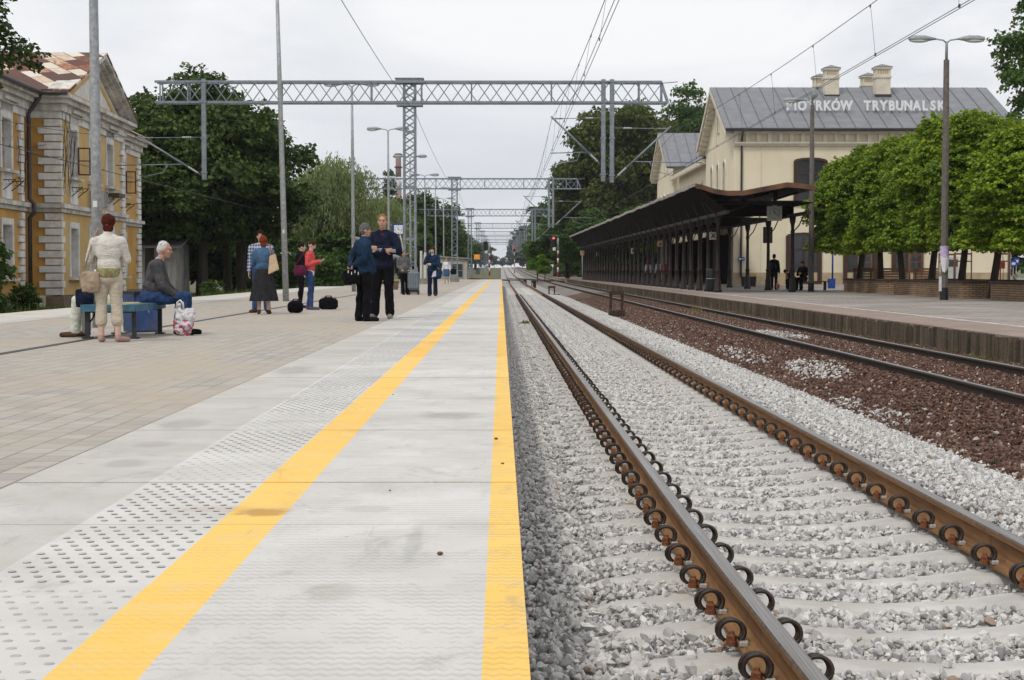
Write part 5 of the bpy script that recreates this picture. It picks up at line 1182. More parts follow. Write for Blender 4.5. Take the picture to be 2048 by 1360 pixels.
# tall trees behind the canopy on the right
GR = 'tall trees behind the canopy'
for key, px, d, s, sz, lab in (('olive0', 1240, 205, 1.02, 1.2, 'tall olive green tree behind the hanging gantry posts'), ('olive1', 1376, 232, 1.12, 1.36, 'airy tree showing sky through its crown left of the station roof'), ('olive0', 1172, 212, .8, .86, 'lower tree reaching over the track left of the tall one'), ('olive0', 1302, 225, .95, 1.16, 'dark green tree between the two tall crowns'), ('olive1', 1330, 250, 1.0, 1.0, 'tree standing behind the gable of the station'), ('mid0', 1135, 215, 1.1, .8, 'green tree above the glowing signal'), ('mid0', 1200, 196, 1.2, .7, 'leafy tree behind the far end of the canopy'), ('mid0', 1265, 200, 1.2, .75, 'bushy tree just behind the canopy roof')):
    p = at(px, 541, d); tree('broadleaf_tree', key, lab, (p.x, d, -.3), s, sz, random.uniform(0, 6), GR)
p = at(1075, 541, 215); tree('young_tree', 'bright', 'bright yellow green young tree beside the far tracks', (p.x, 215, -.5), 0.62, .62)
p = at(1090, 541, 212); tree('young_tree', 'bright', 'smaller bright green shrub touching the young tree', (p.x, 212, -.5), .5, .42)
# avenue of trees along the line
rt = random.Random(17)
def avenue(side, d0, d1, step, x0, x1, key, lab, grp, smin=.75, smax=1.15):
    d = d0
    while d < d1:
        x = side*rt.uniform(x0, x1)+1; s = rt.uniform(smin, smax)
        tree('lineside_tree', key, lab, (x, d+rt.uniform(-6, 6), -.6+rise(d)), s, s*rt.uniform(.7, 1.0), rt.uniform(0, 6), grp); d += step
avenue(1, 235, 560, 13, 9.5, 13, 'far', 'green tree in the row right of the far tracks', 'trees right of the far tracks')
avenue(-1, 300, 560, 15, 11.5, 17, 'far', 'green tree in the row left of the far tracks', 'trees left of the far tracks', .7, 1.0)
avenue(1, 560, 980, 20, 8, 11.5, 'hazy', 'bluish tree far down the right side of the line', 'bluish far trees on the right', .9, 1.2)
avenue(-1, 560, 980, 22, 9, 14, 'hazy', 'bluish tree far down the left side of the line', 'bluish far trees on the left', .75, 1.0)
avenue(-1, 180, 420, 26, 30, 60, 'far', 'tree in the belt far left beyond the platform', 'belt of trees on the far left')
avenue(1, 190, 420, 26, 40, 80, 'far', 'tree in the belt behind the station yard', 'belt of trees behind the station')
for k, (x, d, s) in enumerate(((13, 196, 2.2), (18, 199, 2.4), (24, 203, 2.4), (12, 206, 1.6), (15, 222, 2.2), (21, 225, 2.4), (29, 214, 2.6), (13.5, 240, 2.2), (17, 255, 2.2), (12.5, 262, 1.6), (13, 285, 2.2), (44, 168, 2.2), (50, 176, 2.4), (56, 172, 2.2), (62, 180, 2.4), (40, 180, 2.4), (-13, 160, 1.2), (-14, 172, 1.5), (-17, 205, 2.4), (-12, 216, 1.9), (-14, 240, 2.4), (-10, 250, 1.6), (-11, 275, 2), (-24, 130, 2.2), (-30, 125, 2.4), (-20, 128, 2), (-36, 130, 2.6), (-17, 122, 1.6), (-19, 126, 2), (-22, 124, 2.2), (-26, 122, 2), (-12.5, 132, 1.8))):
    tree('bush', 'bush', 'dense undergrowth bush closing the gap beneath the trees', (x, d, -.6+rise(d)), s*1.3, s, rt.uniform(0, 6), 'undergrowth bushes', 'bush')
# overhanging branches at the upper corners
make_kind('near0', 62, blob_lobes(62, 3.0, 3.0, 5.0, 12.5, 24, 1.0), lf_dark, 1500, 20, .15, .2, (0,0,8), spread=.34, droop=.4)
p = at(-150, 90, 44); tree('broadleaf_tree', 'near0', 'dark leafy branches hanging in at the upper left corner', (p.x, 44, .3), 1.0, .9, 1.0)
make_kind('near1', 63, blob_lobes(63, 3.6, 3.6, 4.0, 17, 34, 1.15), lf_mid, 1700, 18, .24, .3, (0,0,10), spread=.5, droop=.4)
p = at(2110, 90, 92); tree('broadleaf_tree', 'near1', 'tall green tree entering at the upper right corner', (p.x, 92, -.3), 1.0, 1.05, 2.0)
p = at(2090, 400, 118); tree('broadleaf_tree', 'near1', 'green tree behind the right end of the station', (p.x, 128, -.3), .8, .6, 4.0)
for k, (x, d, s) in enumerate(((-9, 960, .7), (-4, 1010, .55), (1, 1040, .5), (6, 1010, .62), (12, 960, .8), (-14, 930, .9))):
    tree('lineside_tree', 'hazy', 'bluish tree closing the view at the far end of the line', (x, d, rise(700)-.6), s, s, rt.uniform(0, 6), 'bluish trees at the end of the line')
# weeds
def weed_mesh(seed, n_, h, w, m):
    g = np.random.RandomState(seed); V = []
    for i in range(n_):
        b = np.array([g.normal()*w*.4, g.normal()*w*.4, 0]); d_ = np.array([g.normal()*.5, g.normal()*.5, 1.0]); L = h*g.uniform(.4, 1); wd = L*g.uniform(.05, .14); a = g.uniform(0, 6.28); s = np.array([np.cos(a), np.sin(a), 0])*wd
        t = b+d_/np.linalg.norm(d_)*L; q = b*.4+t*.6; V += [b-s*.3, q-s, t, q+s]
    return quick('weed_leaves', np.array(V), np.arange(4*n_).reshape(-1, 4), m)
m_weed, m_weedy, m_grass = leafmat('weed_green', (.05,.10,.02), (.14,.20,.04)), leafmat('weed_yellow', (.10,.12,.02), (.24,.22,.05)), leafmat('dry_grass', (.09,.10,.035), (.24,.21,.10))
wm = [weed_mesh(1, 60, .3, .35, m_weed), weed_mesh(2, 50, .26, .3, m_weedy), weed_mesh(3, 90, .2, .6, m_grass)]
for px, py, i, s, lab in ((1440, 622, 1, 1.2, 'yellow flowering weed by the foot of the station platform wall'), (1395, 627, 1, 1.3, 'yellow green weed between the old rails'), (1429, 618, 0, .9, 'green weed at the wall foot left of the yellow weed'), (1570, 642, 0, .8, 'small green weed under the platform wall in the middle'), (1690, 668, 0, .8, 'green weed under the right part of the platform wall'), (1760, 675, 2, .9, 'tuft of dry grass at the wall foot'), (1950, 733, 0, .9, 'weed growing beside the far old rail on the right'), (2020, 715, 2, 1.2, 'dry grass tuft at the right end of the platform wall'), (1640, 655, 2, .9, 'thin grass tuft at the wall foot'), (1050, 646, 0, .5, 'sprig of green leaves on the white stones near the platform')):
    p = atz(px, py, -.57); o = link('weed_plant', wm[i], None, (p.x, p.y, -.6), rt.uniform(0, 6)); o.scale = (s, s, s*.9); tag(o, lab, 'weed', 'weeds on the track bed')
g = np.random.RandomState(9); V = []
for i in range(6500):
    y = g.uniform(17, 110); x = 7.72-abs(g.normal())*.28; L = g.uniform(.03, .15)*(1 if g.uniform() < .88 else 1.8); a = g.uniform(0, 6.28); s = np.array([np.cos(a), np.sin(a), 0])*.012; b = np.array([x, y, -.58]); t = b+np.array([g.normal()*.04, g.normal()*.04, L]); V += [b-s, b*.5+t*.5-s*.8, t, b+s]
o = link('grass', quick('grass', np.array(V), np.arange(4*6500).reshape(-1, 4), m_grass)); tag(o, 'thin dry grass along the foot of the station platform wall', 'grass'); o['kind'] = 'stuff'
V = []
for i in range(5200):
    y = 36+84*g.uniform()**1.6; x = -10.75-abs(g.normal())*2.2; L = g.uniform(.2, .9); a = g.uniform(0, 6.28); s = np.array([np.cos(a), np.sin(a), 0])*.05; b = np.array([x, y, -.85]); t = b+np.array([g.normal()*.2, g.normal()*.2, L]); V += [b-s, b*.5+t*.5-s*.8, t, b+s]
o = link('tall_grass', quick('tall_grass', np.array(V), np.arange(4*5200).reshape(-1, 4), m_weed)); tag(o, 'rough green grass and weeds behind the left platform edge', 'grass'); o['kind'] = 'stuff'
for px, d, s, lab in ((2, 49, .38, 'leafy shrub at the left border before the ochre house'), (50, 55, .45, 'low green weeds at the foot of the ochre house'), (-75, 46, 1.0, 'tall leafy sapling cut by the left border')):
    p = at(px, 541, d); tree('bush', 'bush', lab, (p.x, d, -.8), s*.8, s, rt.uniform(0, 6), 'shrubs by the ochre house', 'bush')

# ---------------------------------------------------------------- planters and yard furniture under the maples
n = N('planter_brick'); v = n.coord(); br = n.n('ShaderNodeTexBrick'); xx, yy, zz = n.sep(v)[:3]; cb = n.n('ShaderNodeCombineXYZ'); n.l(n.math('ADD', xx, yy), cb.inputs[0]); n.l(zz, cb.inputs[1]); n.l(cb.outputs[0], br.inputs[0]); br.inputs['Scale'].default_value = 1; br.inputs['Brick Width'].default_value = .25; br.inputs['Row Height'].default_value = .078; br.inputs['Mortar Size'].default_value = .012
br.inputs['Color1'].default_value = (.38,.25,.145,1); br.inputs['Color2'].default_value = (.25,.16,.095,1); br.inputs['Mortar'].default_value = (.085,.065,.05,1); n.bump(br.outputs['Fac'], -.5, .01); m_brick = n.set(br.outputs[0], .9)
m_cap = pm('planter_capstone', (.085,.06,.048), .4, 6, .9, bump=.3); m_soil = pm('dark_soil', (.035,.028,.02), .4, 8, .95, bump=.6)
def planter(label, x0, y0, y1, wd, h=.56):
    t = thing('brick_planter', label, 'planter', (x0, y0, ZR), 0, 'brick planters under the maples'); L_ = y1-y0
    mb = MB(); mb.box(0, .25, 0, L_, -.05, h); mb.box(wd-.25, wd, 0, L_, -.05, h); mb.box(.251, wd-.251, 0, .25, -.05, h); mb.box(.251, wd-.251, L_-.25, L_, -.05, h); mb.build('wall', m_brick, t)
    mb = MB(); y = -.06
    while y < L_: mb.box(-.06, .31, y, min(y+.9, L_+.06)-.012, h+.002, h+.07); mb.box(wd-.31, wd+.06, y, min(y+.9, L_+.06)-.012, h+.002, h+.07); y += .9
    mb.box(.312, wd-.312, -.06, .30, h+.002, h+.07); mb.build('capstones', m_cap, t); mb = MB(); mb.box(.255, wd-.255, .255, L_-.255, 0, h-.08); mb.build('soil', m_soil, t); return t
planter('long brick planter wall with dark capstones behind the concrete lamp post', 16.55, 60.9, 71.6, 4.2)
planter('farther brick planter left of the concrete lamp post', 16.45, 72.6, 81.5, 4.2)
planter('brick planter at the right border', 16.9, 50.0, 58.6, 4.4)
m_bw = pm('brown_bench_slats', (.20,.095,.04), .3, 6, .7, streak=True)
for px, d, w_, lab in ((1726, 84.6, 1.0, 'brown slatted bench back left of the dark maple trunk'), (1781, 83.4, 1.7, 'brown slatted bench back between two maple trunks'), (1851, 83, 1.2, 'brown slatted bench back left of the torn poster lamp')):
    p = at(px, 555, d); t = thing('slatted_bench', lab, 'bench', (p.x, d, ZR), 0, 'slatted benches behind the planter')
    mb = MB()
    for i in range(5): mb.box(-w_/2, w_/2, -.03, .02, .52+i*.125, .62+i*.125)
    mb.build('backrest', m_bw, t); mb = MB()
    for i in range(3): mb.box(-w_/2, w_/2, .06+i*.14, .18+i*.14, .44, .48)
    mb.build('seat', m_bw, t)
    for s in (-1, 1): mb = MB(); mb.box(s*w_*.4-.04, s*w_*.4+.04, .021, .059, 0, 1.1); mb.box(s*w_*.4-.04, s*w_*.4+.04, .06, .48, .38, .439); mb.box(s*w_*.4-.04, s*w_*.4+.04, .4, .46, 0, .38); mb.build('leg', m_ciron, t)
m_stk = pm('tree_stake_wood', (.13,.07,.045), .3, 6, .85)
for k, (px, d) in enumerate(((1727, 104), (1826, 99), (1890, 96), (1926, 92), (2006, 92))):
    p = at(px, 560, d); t = thing('tree_guard', ['leftmost set of wooden sapling stakes by the station door', 'sapling stakes right of the second bench back', 'sapling stakes half hidden by the concrete lamp', 'sapling stakes left of the fifth maple trunk', 'sapling stakes in front of the red board'][k], 'tree guard', (p.x, d, ZR), k*.3, 'staked saplings')
    for q in ((-.4,-.3),(.4,-.3),(0,.45)): mb = MB(); mb.tube([(*q,0),(*q,2.0)], .04, 6); mb.build('stake', m_stk, t)
    mb = MB()
    for a, b in (((-.4,-.3),(.4,-.3)),((.4,-.3),(0,.45)),((0,.45),(-.4,-.3))): mb.bar((*a,1.9), (*b,1.9), .05, .09); mb.bar((*a,1.5), (*b,1.5), .04, .07)
    mb.build('crossbars', m_stk, t); mb = MB(); mb.tube([(0,0,0),(.05,0,1.2),(0,.05,2.6)], .02, 5); mb.build('sapling', m_bark, t)
p = atz(1663, 577, ZR); t = thing('blue_litter_bin', 'blue litter bin with a tall blue post under the maples', 'bin', p); mb = MB(); mb.prism([(-.17,0),(.17,0),(.2,.55),(-.2,.55)], 'y', -.17, .17); mb.build('body', m_blue, t); mb = MB(); mb.tube([(.05,0,.5),(.05,0,2.6)], .05, 8); mb.build('post', m_blue, t)
p = at(1902, 566, 108); t = thing('ticket_machine', 'pale ticket machine with a dark screen by the station wall', 'ticket machine', (p.x, 108, ZR)); mb = MB(); mb.cbox((0,0,.95), .78, .6, 1.9, 0, 0, .04); mb.build('cabinet', pm('machine_grey', (.42,.44,.44), .1), t); mb = MB(); mb.box(-.33, .33, -.32, -.303, 1.25, 1.7); mb.build('screen', m_glassd, t)
p = at(2001, 560, 100); t = thing('red_board', 'red notice board on a post near the right border', 'sign', (p.x, 100, ZR)); mb = MB(); mb.cbox((0,0,1.35), .52, .06, .48, 0, 0, .02); mb.build('panel', m_sred, t); mb = MB(); mb.tube([(0,.05,0),(0,.05,1.5)], .04, 6); mb.build('post', m_sred, t)
for px, py, d, lab in ((2027, 527, 150, 'blue bus stop sign, the lower left one of a pair'), (2033, 522, 154, 'blue bus stop sign, the upper right one of a pair')):
    p = at(px, py, d); t = thing('bus_stop_sign', lab, 'sign', (p.x, d, ZR), 0, 'blue bus stop signs'); z = p.z-ZR; mb = MB(); mb.cbox((0,0,z), .52, .05, .6, 0, 0, .02); mb.build('plate', m_blue, t); mb = MB(); mb.box(-.16,.16,-.035,-.027,z-.12,z+.1); mb.build('white_mark', m_swhite, t); mb = MB(); mb.tube([(0,.05,0),(0,.05,z)], .035, 6); mb.build('post', m_galv2, t)
p = at(2023, 560, 128); t = thing('striped_barrier', 'red and white striped barrier beyond the station corner', 'barrier', (p.x, 128, ZR)); mb = MB()
for i in range(6): mb.bar((-.25+.1*i,0,1.7-.28*i), (-.15+.1*i,0,1.42-.28*i), .13, .06, i % 2)
mb.build('boom', [m_sred, m_swhite], t); mb = MB(); mb.tube([(.36,.05,0),(.36,.05,.5)], .05, 6); mb.build('post', m_galv2, t)
# ---------------------------------------------------------------- people
m_skin = pm('skin', (.46,.27,.20), .12, 14, .55, bump=.05, col2=(.42,.22,.16)); m_skinp = pm('pale_skin', (.54,.36,.28), .12, 14, .55, bump=.05)
m_eye, m_lip = pm('eye_dark', (.03,.022,.018), .1, 30, .3), pm('lips', (.30,.11,.09), .1, 30, .5)
def cloth(name, col, var=.3, sc=9, **k):
    m = pm(name, col, var, sc, .95, bump=0, spec=.08, **k); t = m.node_tree; b = t.nodes['Principled BSDF']; v = t.nodes.new('ShaderNodeTexCoord').outputs['Object']
    mp_ = t.nodes.new('ShaderNodeMapping'); mp_.inputs['Scale'].default_value = (9, 9, 22); mp_.inputs['Rotation'].default_value = (.5, .4, 0); nz = t.nodes.new('ShaderNodeTexNoise'); nz.inputs['Scale'].default_value = 1; nz.inputs['Detail'].default_value = 4; nz.inputs['Distortion'].default_value = 1.2
    bm_ = t.nodes.new('ShaderNodeBump'); bm_.inputs['Strength'].default_value = .75; bm_.inputs['Distance'].default_value = .028
    t.links.new(v, mp_.inputs[0]); t.links.new(mp_.outputs[0], nz.inputs['Vector']); t.links.new(nz.outputs[0], bm_.inputs['Height']); t.links.new(bm_.outputs[0], b.inputs['Normal']); return m
_wr = bpy.data.textures.new('folds', 'CLOUDS'); _wr.noise_scale = .085; _wr.noise_depth = 2
def remesh(mb, vox, sm=3, fold=0.0):
    me = mb.mesh('piece', m_skin); o = link('piece', me)
    r = o.modifiers.new('r', 'REMESH'); r.mode = 'VOXEL'; r.voxel_size = vox; r.use_smooth_shade = True
    s = o.modifiers.new('s', 'SMOOTH'); s.iterations = sm; s.factor = .5
    if fold: d = o.modifiers.new('d', 'DISPLACE'); d.texture = _wr; d.strength = fold*.75; d.mid_level = .5; d.texture_coords = 'LOCAL'
    bpy.context.view_layer.update(); out = bpy.data.meshes.new_from_object(o.evaluated_get(bpy.context.evaluated_depsgraph_get()))
    bpy.data.objects.remove(o); bpy.data.meshes.remove(me)
    out.polygons.foreach_set('use_smooth', np.ones(len(out.polygons), dtype=bool)); return out
def hand(mb, w, d, n, curl, s, k):
    d = Vector(d).normalized(); n = Vector(n); n = (n-d*n.dot(d)).normalized(); c = d.cross(n)*s; w = Vector(w)
    mb.ell(w+d*.045*k, (.040*k, .050*k, .017*k), 0, Matrix((c, d, n)).transposed(), 10, 8)
    for off, L_ in ((.030, .072), (.010, .082), (-.010, .076), (-.029, .060)):
        b = w+d*.082*k+c*off*k; a1, a2 = R(curl*.5), R(curl*1.3)
        p1 = b+(d*math.cos(a1)+n*math.sin(a1))*L_*.5*k; p2 = p1+(d*math.cos(a2)+n*math.sin(a2))*L_*.5*k
        mb.cap(b-d*.01*k, p1, .0095*k, .0088*k, 0, 8); mb.cap(p1, p2, .0088*k, .0075*k, 0, 8)
    t0 = w+d*.025*k+c*.03*k; t1 = t0+(d*.6+c*.7+n*.25).normalized()*.038*k; t2 = t1+(d*.85+c*.2+n*.4).normalized()*.03*k
    mb.cap(t0, t1, .013*k, .011*k, 0, 8); mb.cap(t1, t2, .011*k, .0085*k, 0, 8)
def human(label, loc, rz, H, vox, skin=None, lean=0, pelvis=(0,0,.935), head=(0,0,0), arms=None, legs=None, hair=None, hairmat=None, wear=(), build=1.0, belly=0.0, grp=None, turn=0):
    """wear: list of (name, material, parts with reach, extra radius, fold); coordinates for 1.75 m, facing +y"""
    k = H/1.75; skin = skin or m_skin; P = Vector(pelvis)
    T = Euler((R(-lean), 0, R(turn)), 'XYZ').to_matrix(); tt = lambda p: (P+T @ Vector(p))*k; pp = lambda p: Vector(p)*k
    A = {'r': ((.235,-.03,.17), (.245,.06,-.07), (0,.15,-1), (-1,.2,0), 30), 'l': ((-.235,-.03,.17), (-.245,.06,-.07), (0,.15,-1), (1,.2,0), 30)}; A.update(arms or {})
    G_ = {'r': ((.10,.02,.50), (.105,-.02,.085), (.13,.16,.03)), 'l': ((-.10,.02,.50), (-.105,-.02,.085), (-.13,.16,.03))}; G_.update(legs or {})
    S = {}; b = build
    def cap(cat, p0, p1, r0, r1): S.setdefault(cat, []).append(('c', p0, p1, r0*k, r1*k))
    def ell(cat, c, r, rot=None): S.setdefault(cat, []).append(('e', c, tuple(x*k for x in r), rot))
    ell('torso', tt((0,0,.33)), (.165*b,.11*b,.19), T); ell('torso', tt((0,.01+belly*.5,.13)), (.148*b,.108*b+belly,.16), T); ell('torso', tt((0,-.03,.40)), (.15*b,.085*b,.12), T)
    cap('torso', tt((-.16*b,-.01,.45)), tt((.16*b,-.01,.45)), .062, .062); cap('torso', tt((-.07,0,.48)), tt((.07,0,.48)), .062, .062)
    ell('pelvis', tt((0,-.005,-.0)), (.162*b,.118*b,.13), T); ell('pelvis', tt((0,-.05,-.03)), (.145*b,.09*b,.115), T)
    S['hem'] = [('b', tt((0,belly*.4,.0)), (.325*b*k, (.235*b+belly)*k, .19*k), T)]
    cap('neck', tt((0,-.012,.47)), tt((0,.02,.60)), .058, .052)
    Hm = T @ Euler((R(head[0]), R(head[1]), R(head[2])), 'XYZ').to_matrix(); hc = tt((0,.035,.695)); hh = lambda p: hc+(Hm @ Vector(p))*k
    ell('head', hh((0,-.006,.012)), (.076,.095,.108), Hm); ell('head', hh((0,.028,-.05)), (.056,.066,.068), Hm); ell('head', hh((0,.055,-.088)), (.034,.030,.026), Hm)
    cap('head', hh((0,.088,.018)), hh((0,.112,-.024)), .009, .0145)
    ell('head', hh((0,.078,.038)), (.05,.018,.014), Hm)
    for s in (-1, 1): ell('head', hh((s*.078,-.008,-.008)), (.011,.02,.032), Hm); ell('head', hh((s*.04,.066,-.02)), (.022,.02,.02), Hm)
    for q, s in (('r', 1), ('l', -1)):
        sh = tt((s*.178*b,-.012,.445)); el, wr = tt(A[q][0]), tt(A[q][1])
        cap('uarm'+q, sh, el, .056*b, .044); cap('farm'+q, el, wr, .045, .031)
        hp = pp((P.x+s*.088, 0, 0))+T @ Vector((0,0,0)); hp = (P+Vector((s*.088, 0, -.02)))*k; kn, an, toe = (pp(x) for x in G_[q])
        cap('thigh'+q, hp, kn, .092*b, .060*b); cap('calf'+q, kn, an, .060, .042); ell('calf'+q, kn.lerp(an, .3)+Vector((0,-.02*k,0)), (.055,.058,.12))
        cap('foot'+q, an+Vector((0,-.02*k,-.045*k)), toe, .036, .030); cap('foot'+q, an, an+Vector((0,-.01*k,-.035*k)), .038, .040)
    def put(mb, cat, t=1.0, add=0.0, flare=0.0):
        for x in S.get(cat, []):
            if x[0] == 'c':
                e = x[1].lerp(x[2], t); r1 = x[3]+(x[4]-x[3])*t; mb.cap(x[1], e, x[3]+add*k, r1+(add+flare)*k)
            elif x[0] == 'b':
                q = MB(); q.cbox((0,0,0), x[2][0]+2*add*k, x[2][1]+2*add*k, x[2][2], 0, 0, .05*k); mb.add([x[1]+x[3] @ Vector(v) for v in q.v], q.f, 0, True)
            elif t > .75 or cat in ('torso', 'pelvis'): mb.ell(x[1], tuple(r+add*k for r in x[2]), 0, x[3], 14, 10)
    root = thing('person', label, 'person', loc, rz, grp)
    mb = MB()
    for c in ('torso','pelvis','neck','head','uarmr','uarml','farmr','farml','thighr','thighl','calfr','calfl','footr','footl'): put(mb, c)
    for q, s in (('r', 1), ('l', -1)): hand(mb, tt(A[q][1]), T @ Vector(A[q][2]), T @ Vector(A[q][3]), A[q][4], -s, k)
    me = remesh(mb, vox, 2); me.materials.clear(); me.materials.append(skin); body = link('body', me, root)
    mb = MB()
    for s in (-1, 1): mb.ell(hh((s*.031,.086,.014)), (.011*k,.007*k,.0065*k), 0, Hm, 8, 6)
    mb.build('eyes', m_eye, root)
    mb = MB()
    for s in (-1, 1): mb.cap(hh((s*.016,.096,.036)), hh((s*.046,.086,.037)), .0045*k, .0035*k, 0, 6)
    mb.build('eyebrows', hairmat or m_eye, root)
    mb = MB(); mb.cap(hh((-.02,.093,-.058)), hh((.02,.093,-.058)), .0055*k, .0055*k, 0, 6); mb.build('mouth', m_lip, root)
    if hair:
        mb = MB()
        for c, r in hair: mb.ell(hh(c), tuple(x*k for x in r), 0, Hm, 14, 10)
        hm = remesh(mb, max(vox*.9, .007), 1, .026*k); hm.materials.clear(); hm.materials.append(hairmat); link('hair', hm, root)
    for nm, mat, parts, add, fold in wear:
      for parts in ([['footr'], ['footl']] if parts == ['foot'] else [parts]):
        nm = {'shoes': 'shoe', 'sandals': 'sandal', 'trainers': 'trainer'}.get(nm, nm); mb = MB()
        for q in parts:
            cat, t, fl = (q, 1.0, 0) if isinstance(q, str) else (*q, 0)[:3]
            for c in ([cat] if cat in S else [cat+'r', cat+'l']): put(mb, c, t, add, fl)
        gm_ = remesh(mb, vox*1.15, 3, fold); gm_.materials.clear(); gm_.materials.append(mat); link(nm, gm_, root)
    return root, tt, pp, hh, k
SHORT = [((0,-.012,.042),(.088,.097,.099)),((0,-.045,-.01),(.084,.068,.075))]; THIN = [((0,-.022,.036),(.085,.087,.094)),((0,-.045,-.005),(.086,.068,.075))]
CURLY = [((0,-.008,.05),(.098,.10,.10)),((.05,-.03,.0),(.05,.07,.09)),((-.05,-.03,.0),(.05,.07,.09))]; BUN = [((0,-.012,.036),(.089,.098,.103)),((0,-.06,.115),(.055,.055,.05))]
BOB = [((0,-.014,.034),(.098,.100,.108)),((0,-.055,-.06),(.075,.05,.07))]
h_red, h_dk, h_grey, h_white, h_blond, h_brn = (cloth('hair_'+n_, c_, .4, 40) for n_, c_ in (('auburn',(.075,.017,.012)),('dark',(.022,.014,.011)),('grey',(.13,.13,.13)),('white',(.58,.57,.55)),('fair',(.26,.15,.07)),('brown',(.06,.032,.018))))
c_black, c_navy, c_jean = cloth('black_cloth', (.008,.0075,.009)), cloth('navy_cloth', (.014,.017,.035)), cloth('blue_jeans', (.035,.07,.17), .45, 6, col2=(.02,.035,.09))
c_shoe, c_shoeg, c_shoeb = cloth('black_shoe', (.012,.011,.011)), cloth('grey_shoe', (.22,.2,.18)), cloth('brown_shoe', (.09,.05,.03))
def base(px, d, z=0): p = at(px, 541, d); return (p.x, d, z)
FULL = ['torso', 'uarm', ('farm', .93)]; TROU = ['pelvis', 'thigh', ('calf', .97, .018)]
# red haired woman, seen from behind
c_cream, c_beige = cloth('cream_jacket', (.60,.575,.53), .12), cloth('beige_capri', (.50,.44,.35), .14)
W1 = human('woman with cropped red hair in a cream jacket and beige capri trousers, back turned', base(217, 21.5), R(6), 1.60, .0085, m_skinp, arms={'r': ((.25,.06,.20),(.05,.25,.23),(-1,.1,.1),(0,-1,.2),45), 'l': ((-.265,.04,.19),(-.06,.23,.20),(1,.15,.2),(0,-1,.2),45)},
    legs={'l': ((-.10,.0,.50),(-.105,-.03,.085),(-.10,.15,.03)), 'r': ((.105,.0,.50),(.125,-.03,.085),(.25,.07,.03))}, hair=BOB, hairmat=h_red,
    wear=[('jacket', c_cream, FULL+['neck'], .014, .016), ('trousers', c_beige, ['pelvis', 'thigh', ('calf', .52, .02)], .015, .014), ('shoes', pm('pink_flats', (.33,.21,.17), .1, 30, .6), ['foot'], .007, 0)], build=1.03)[0]
mb = MB(); mb.lathe([(.140,0),(.150,.02),(.152,.10),(.14,.12)], (0,-.03,.81), 20); mb.v = [(x, (y+.035)*.80-.035, z) for x, y, z in mb.v]; mb.build('patterned_hem', pm('olive_print', (.27,.24,.13), .5, 30, .9, col2=(.14,.13,.05)), W1)
# the bag on her shoulder
m_bagb = cloth('taupe_leather', (.36,.27,.20), .2, 12)
def soft_bag(name, label, loc, w, dp, h, mat, rz=0, strap=None, vox=.014, smat=None, fold=.04):
    t = thing(name, label, 'bag', loc, rz); mb = MB(); mb.ell((0,0,h*.42), (w*.5, dp*.5, h*.42), 0, None, 14, 10); mb.ell((0,0,h*.25), (w*.47, dp*.48, h*.25)); mb.cbox((0,0,h*.40), w*.8, dp*.7, h*.72)
    me = remesh(mb, vox, 3, fold); me.materials.clear(); me.materials.append(mat); link('bag_body', me, t)
    if strap: mb = MB(); mb.tube(strap, .013, 6); mb.build('strap', smat or mat, t)
    return t
p = base(187, 21.45); soft_bag('shoulder_bag', 'soft taupe leather bag hanging from the red haired woman\'s shoulder', (p[0]-.02, p[1]-.06, .62), .27, .16, .34, m_bagb, R(10), [(-.08,0,.3),(-.02,.02,.5),(.05,.05,.72),(.085,.07,.80),(.07,.12,.72),(.05,.12,.5),(.06,.03,.3)])
# bench with worn yellow planks
m_bblue = pm('worn_blue_paint', (.045,.135,.20), .35, 9, .7, bump=.2, dirt=(.10,.12,.12)); m_leg = pm('dark_steel_leg', (.035,.04,.05), .3, 9, .6, .2)
p = base(250, 23.4); t = thing('platform_bench', 'blue bench with worn yellow planks where the old man sits', 'bench', (-5.17, 23.4, 0))
for i in range(4): mb = MB(); mb.cbox((-.27+.18*i, 0, .425), .168, 2.0, .05, 0, 0, .008); mb.build('plank', m_slat if i in (1, 2) else m_bblue, t)
mb = MB(); mb.box(-.365, -.362, -1.0, 1.0, .36, .45); mb.box(.362, .365, -1.0, 1.0, .36, .45); mb.box(-.36, .36, -1.015, -1.001, .36, .452); mb.box(-.36, .36, 1.001, 1.015, .36, .452); mb.build('rim', m_bblue, t)
for x in (-.31, .31):
    for y in (-.85, .85): mb = MB(); mb.cbox((x,y,.2), .055, .055, .4); mb.cbox((x,y,.01), .13, .13, .018); mb.build('leg', m_leg, t)
mb = MB(); mb.box(-.3, .3, -.87, -.83, .34, .385); mb.box(-.3, .3, .83, .87, .34, .385); mb.build('crossbar', m_leg, t)
# seated old man
c_char, c_shirt = cloth('charcoal_cardigan', (.075,.073,.077)), cloth('pale_blue_shirt', (.42,.46,.58), .1)
man, tt, pp, hh, k = human('white haired old man in a charcoal cardigan and jeans sitting on the blue bench', (-4.93, 23.95, 0), R(-86), 1.72, .009, m_skin, lean=14, pelvis=(0,0,.545), head=(4,0,0), belly=.05, build=1.08,
    arms={'r': ((.25,.16,.19),(.12,.40,.08),(-.25,1,-.1),(0,-.2,-1),50), 'l': ((-.25,.16,.19),(-.10,.40,.07),(.3,1,-.1),(0,-.2,-1),50)},
    legs={'r': ((.13,.47,.53),(.13,.40,.09),(.15,.60,.03)), 'l': ((-.13,.50,.53),(-.12,.47,.09),(-.14,.67,.03))}, hair=THIN, hairmat=h_white,
    wear=[('cardigan', c_char, FULL, .022, .03), ('shirt_collar', c_shirt, [('neck', .42)], .012, 0), ('jeans', c_jean, ['pelvis', 'thigh', ('calf', .95, .02)], .016, .03), ('shoes', c_shoe, ['foot'], .012, 0)])
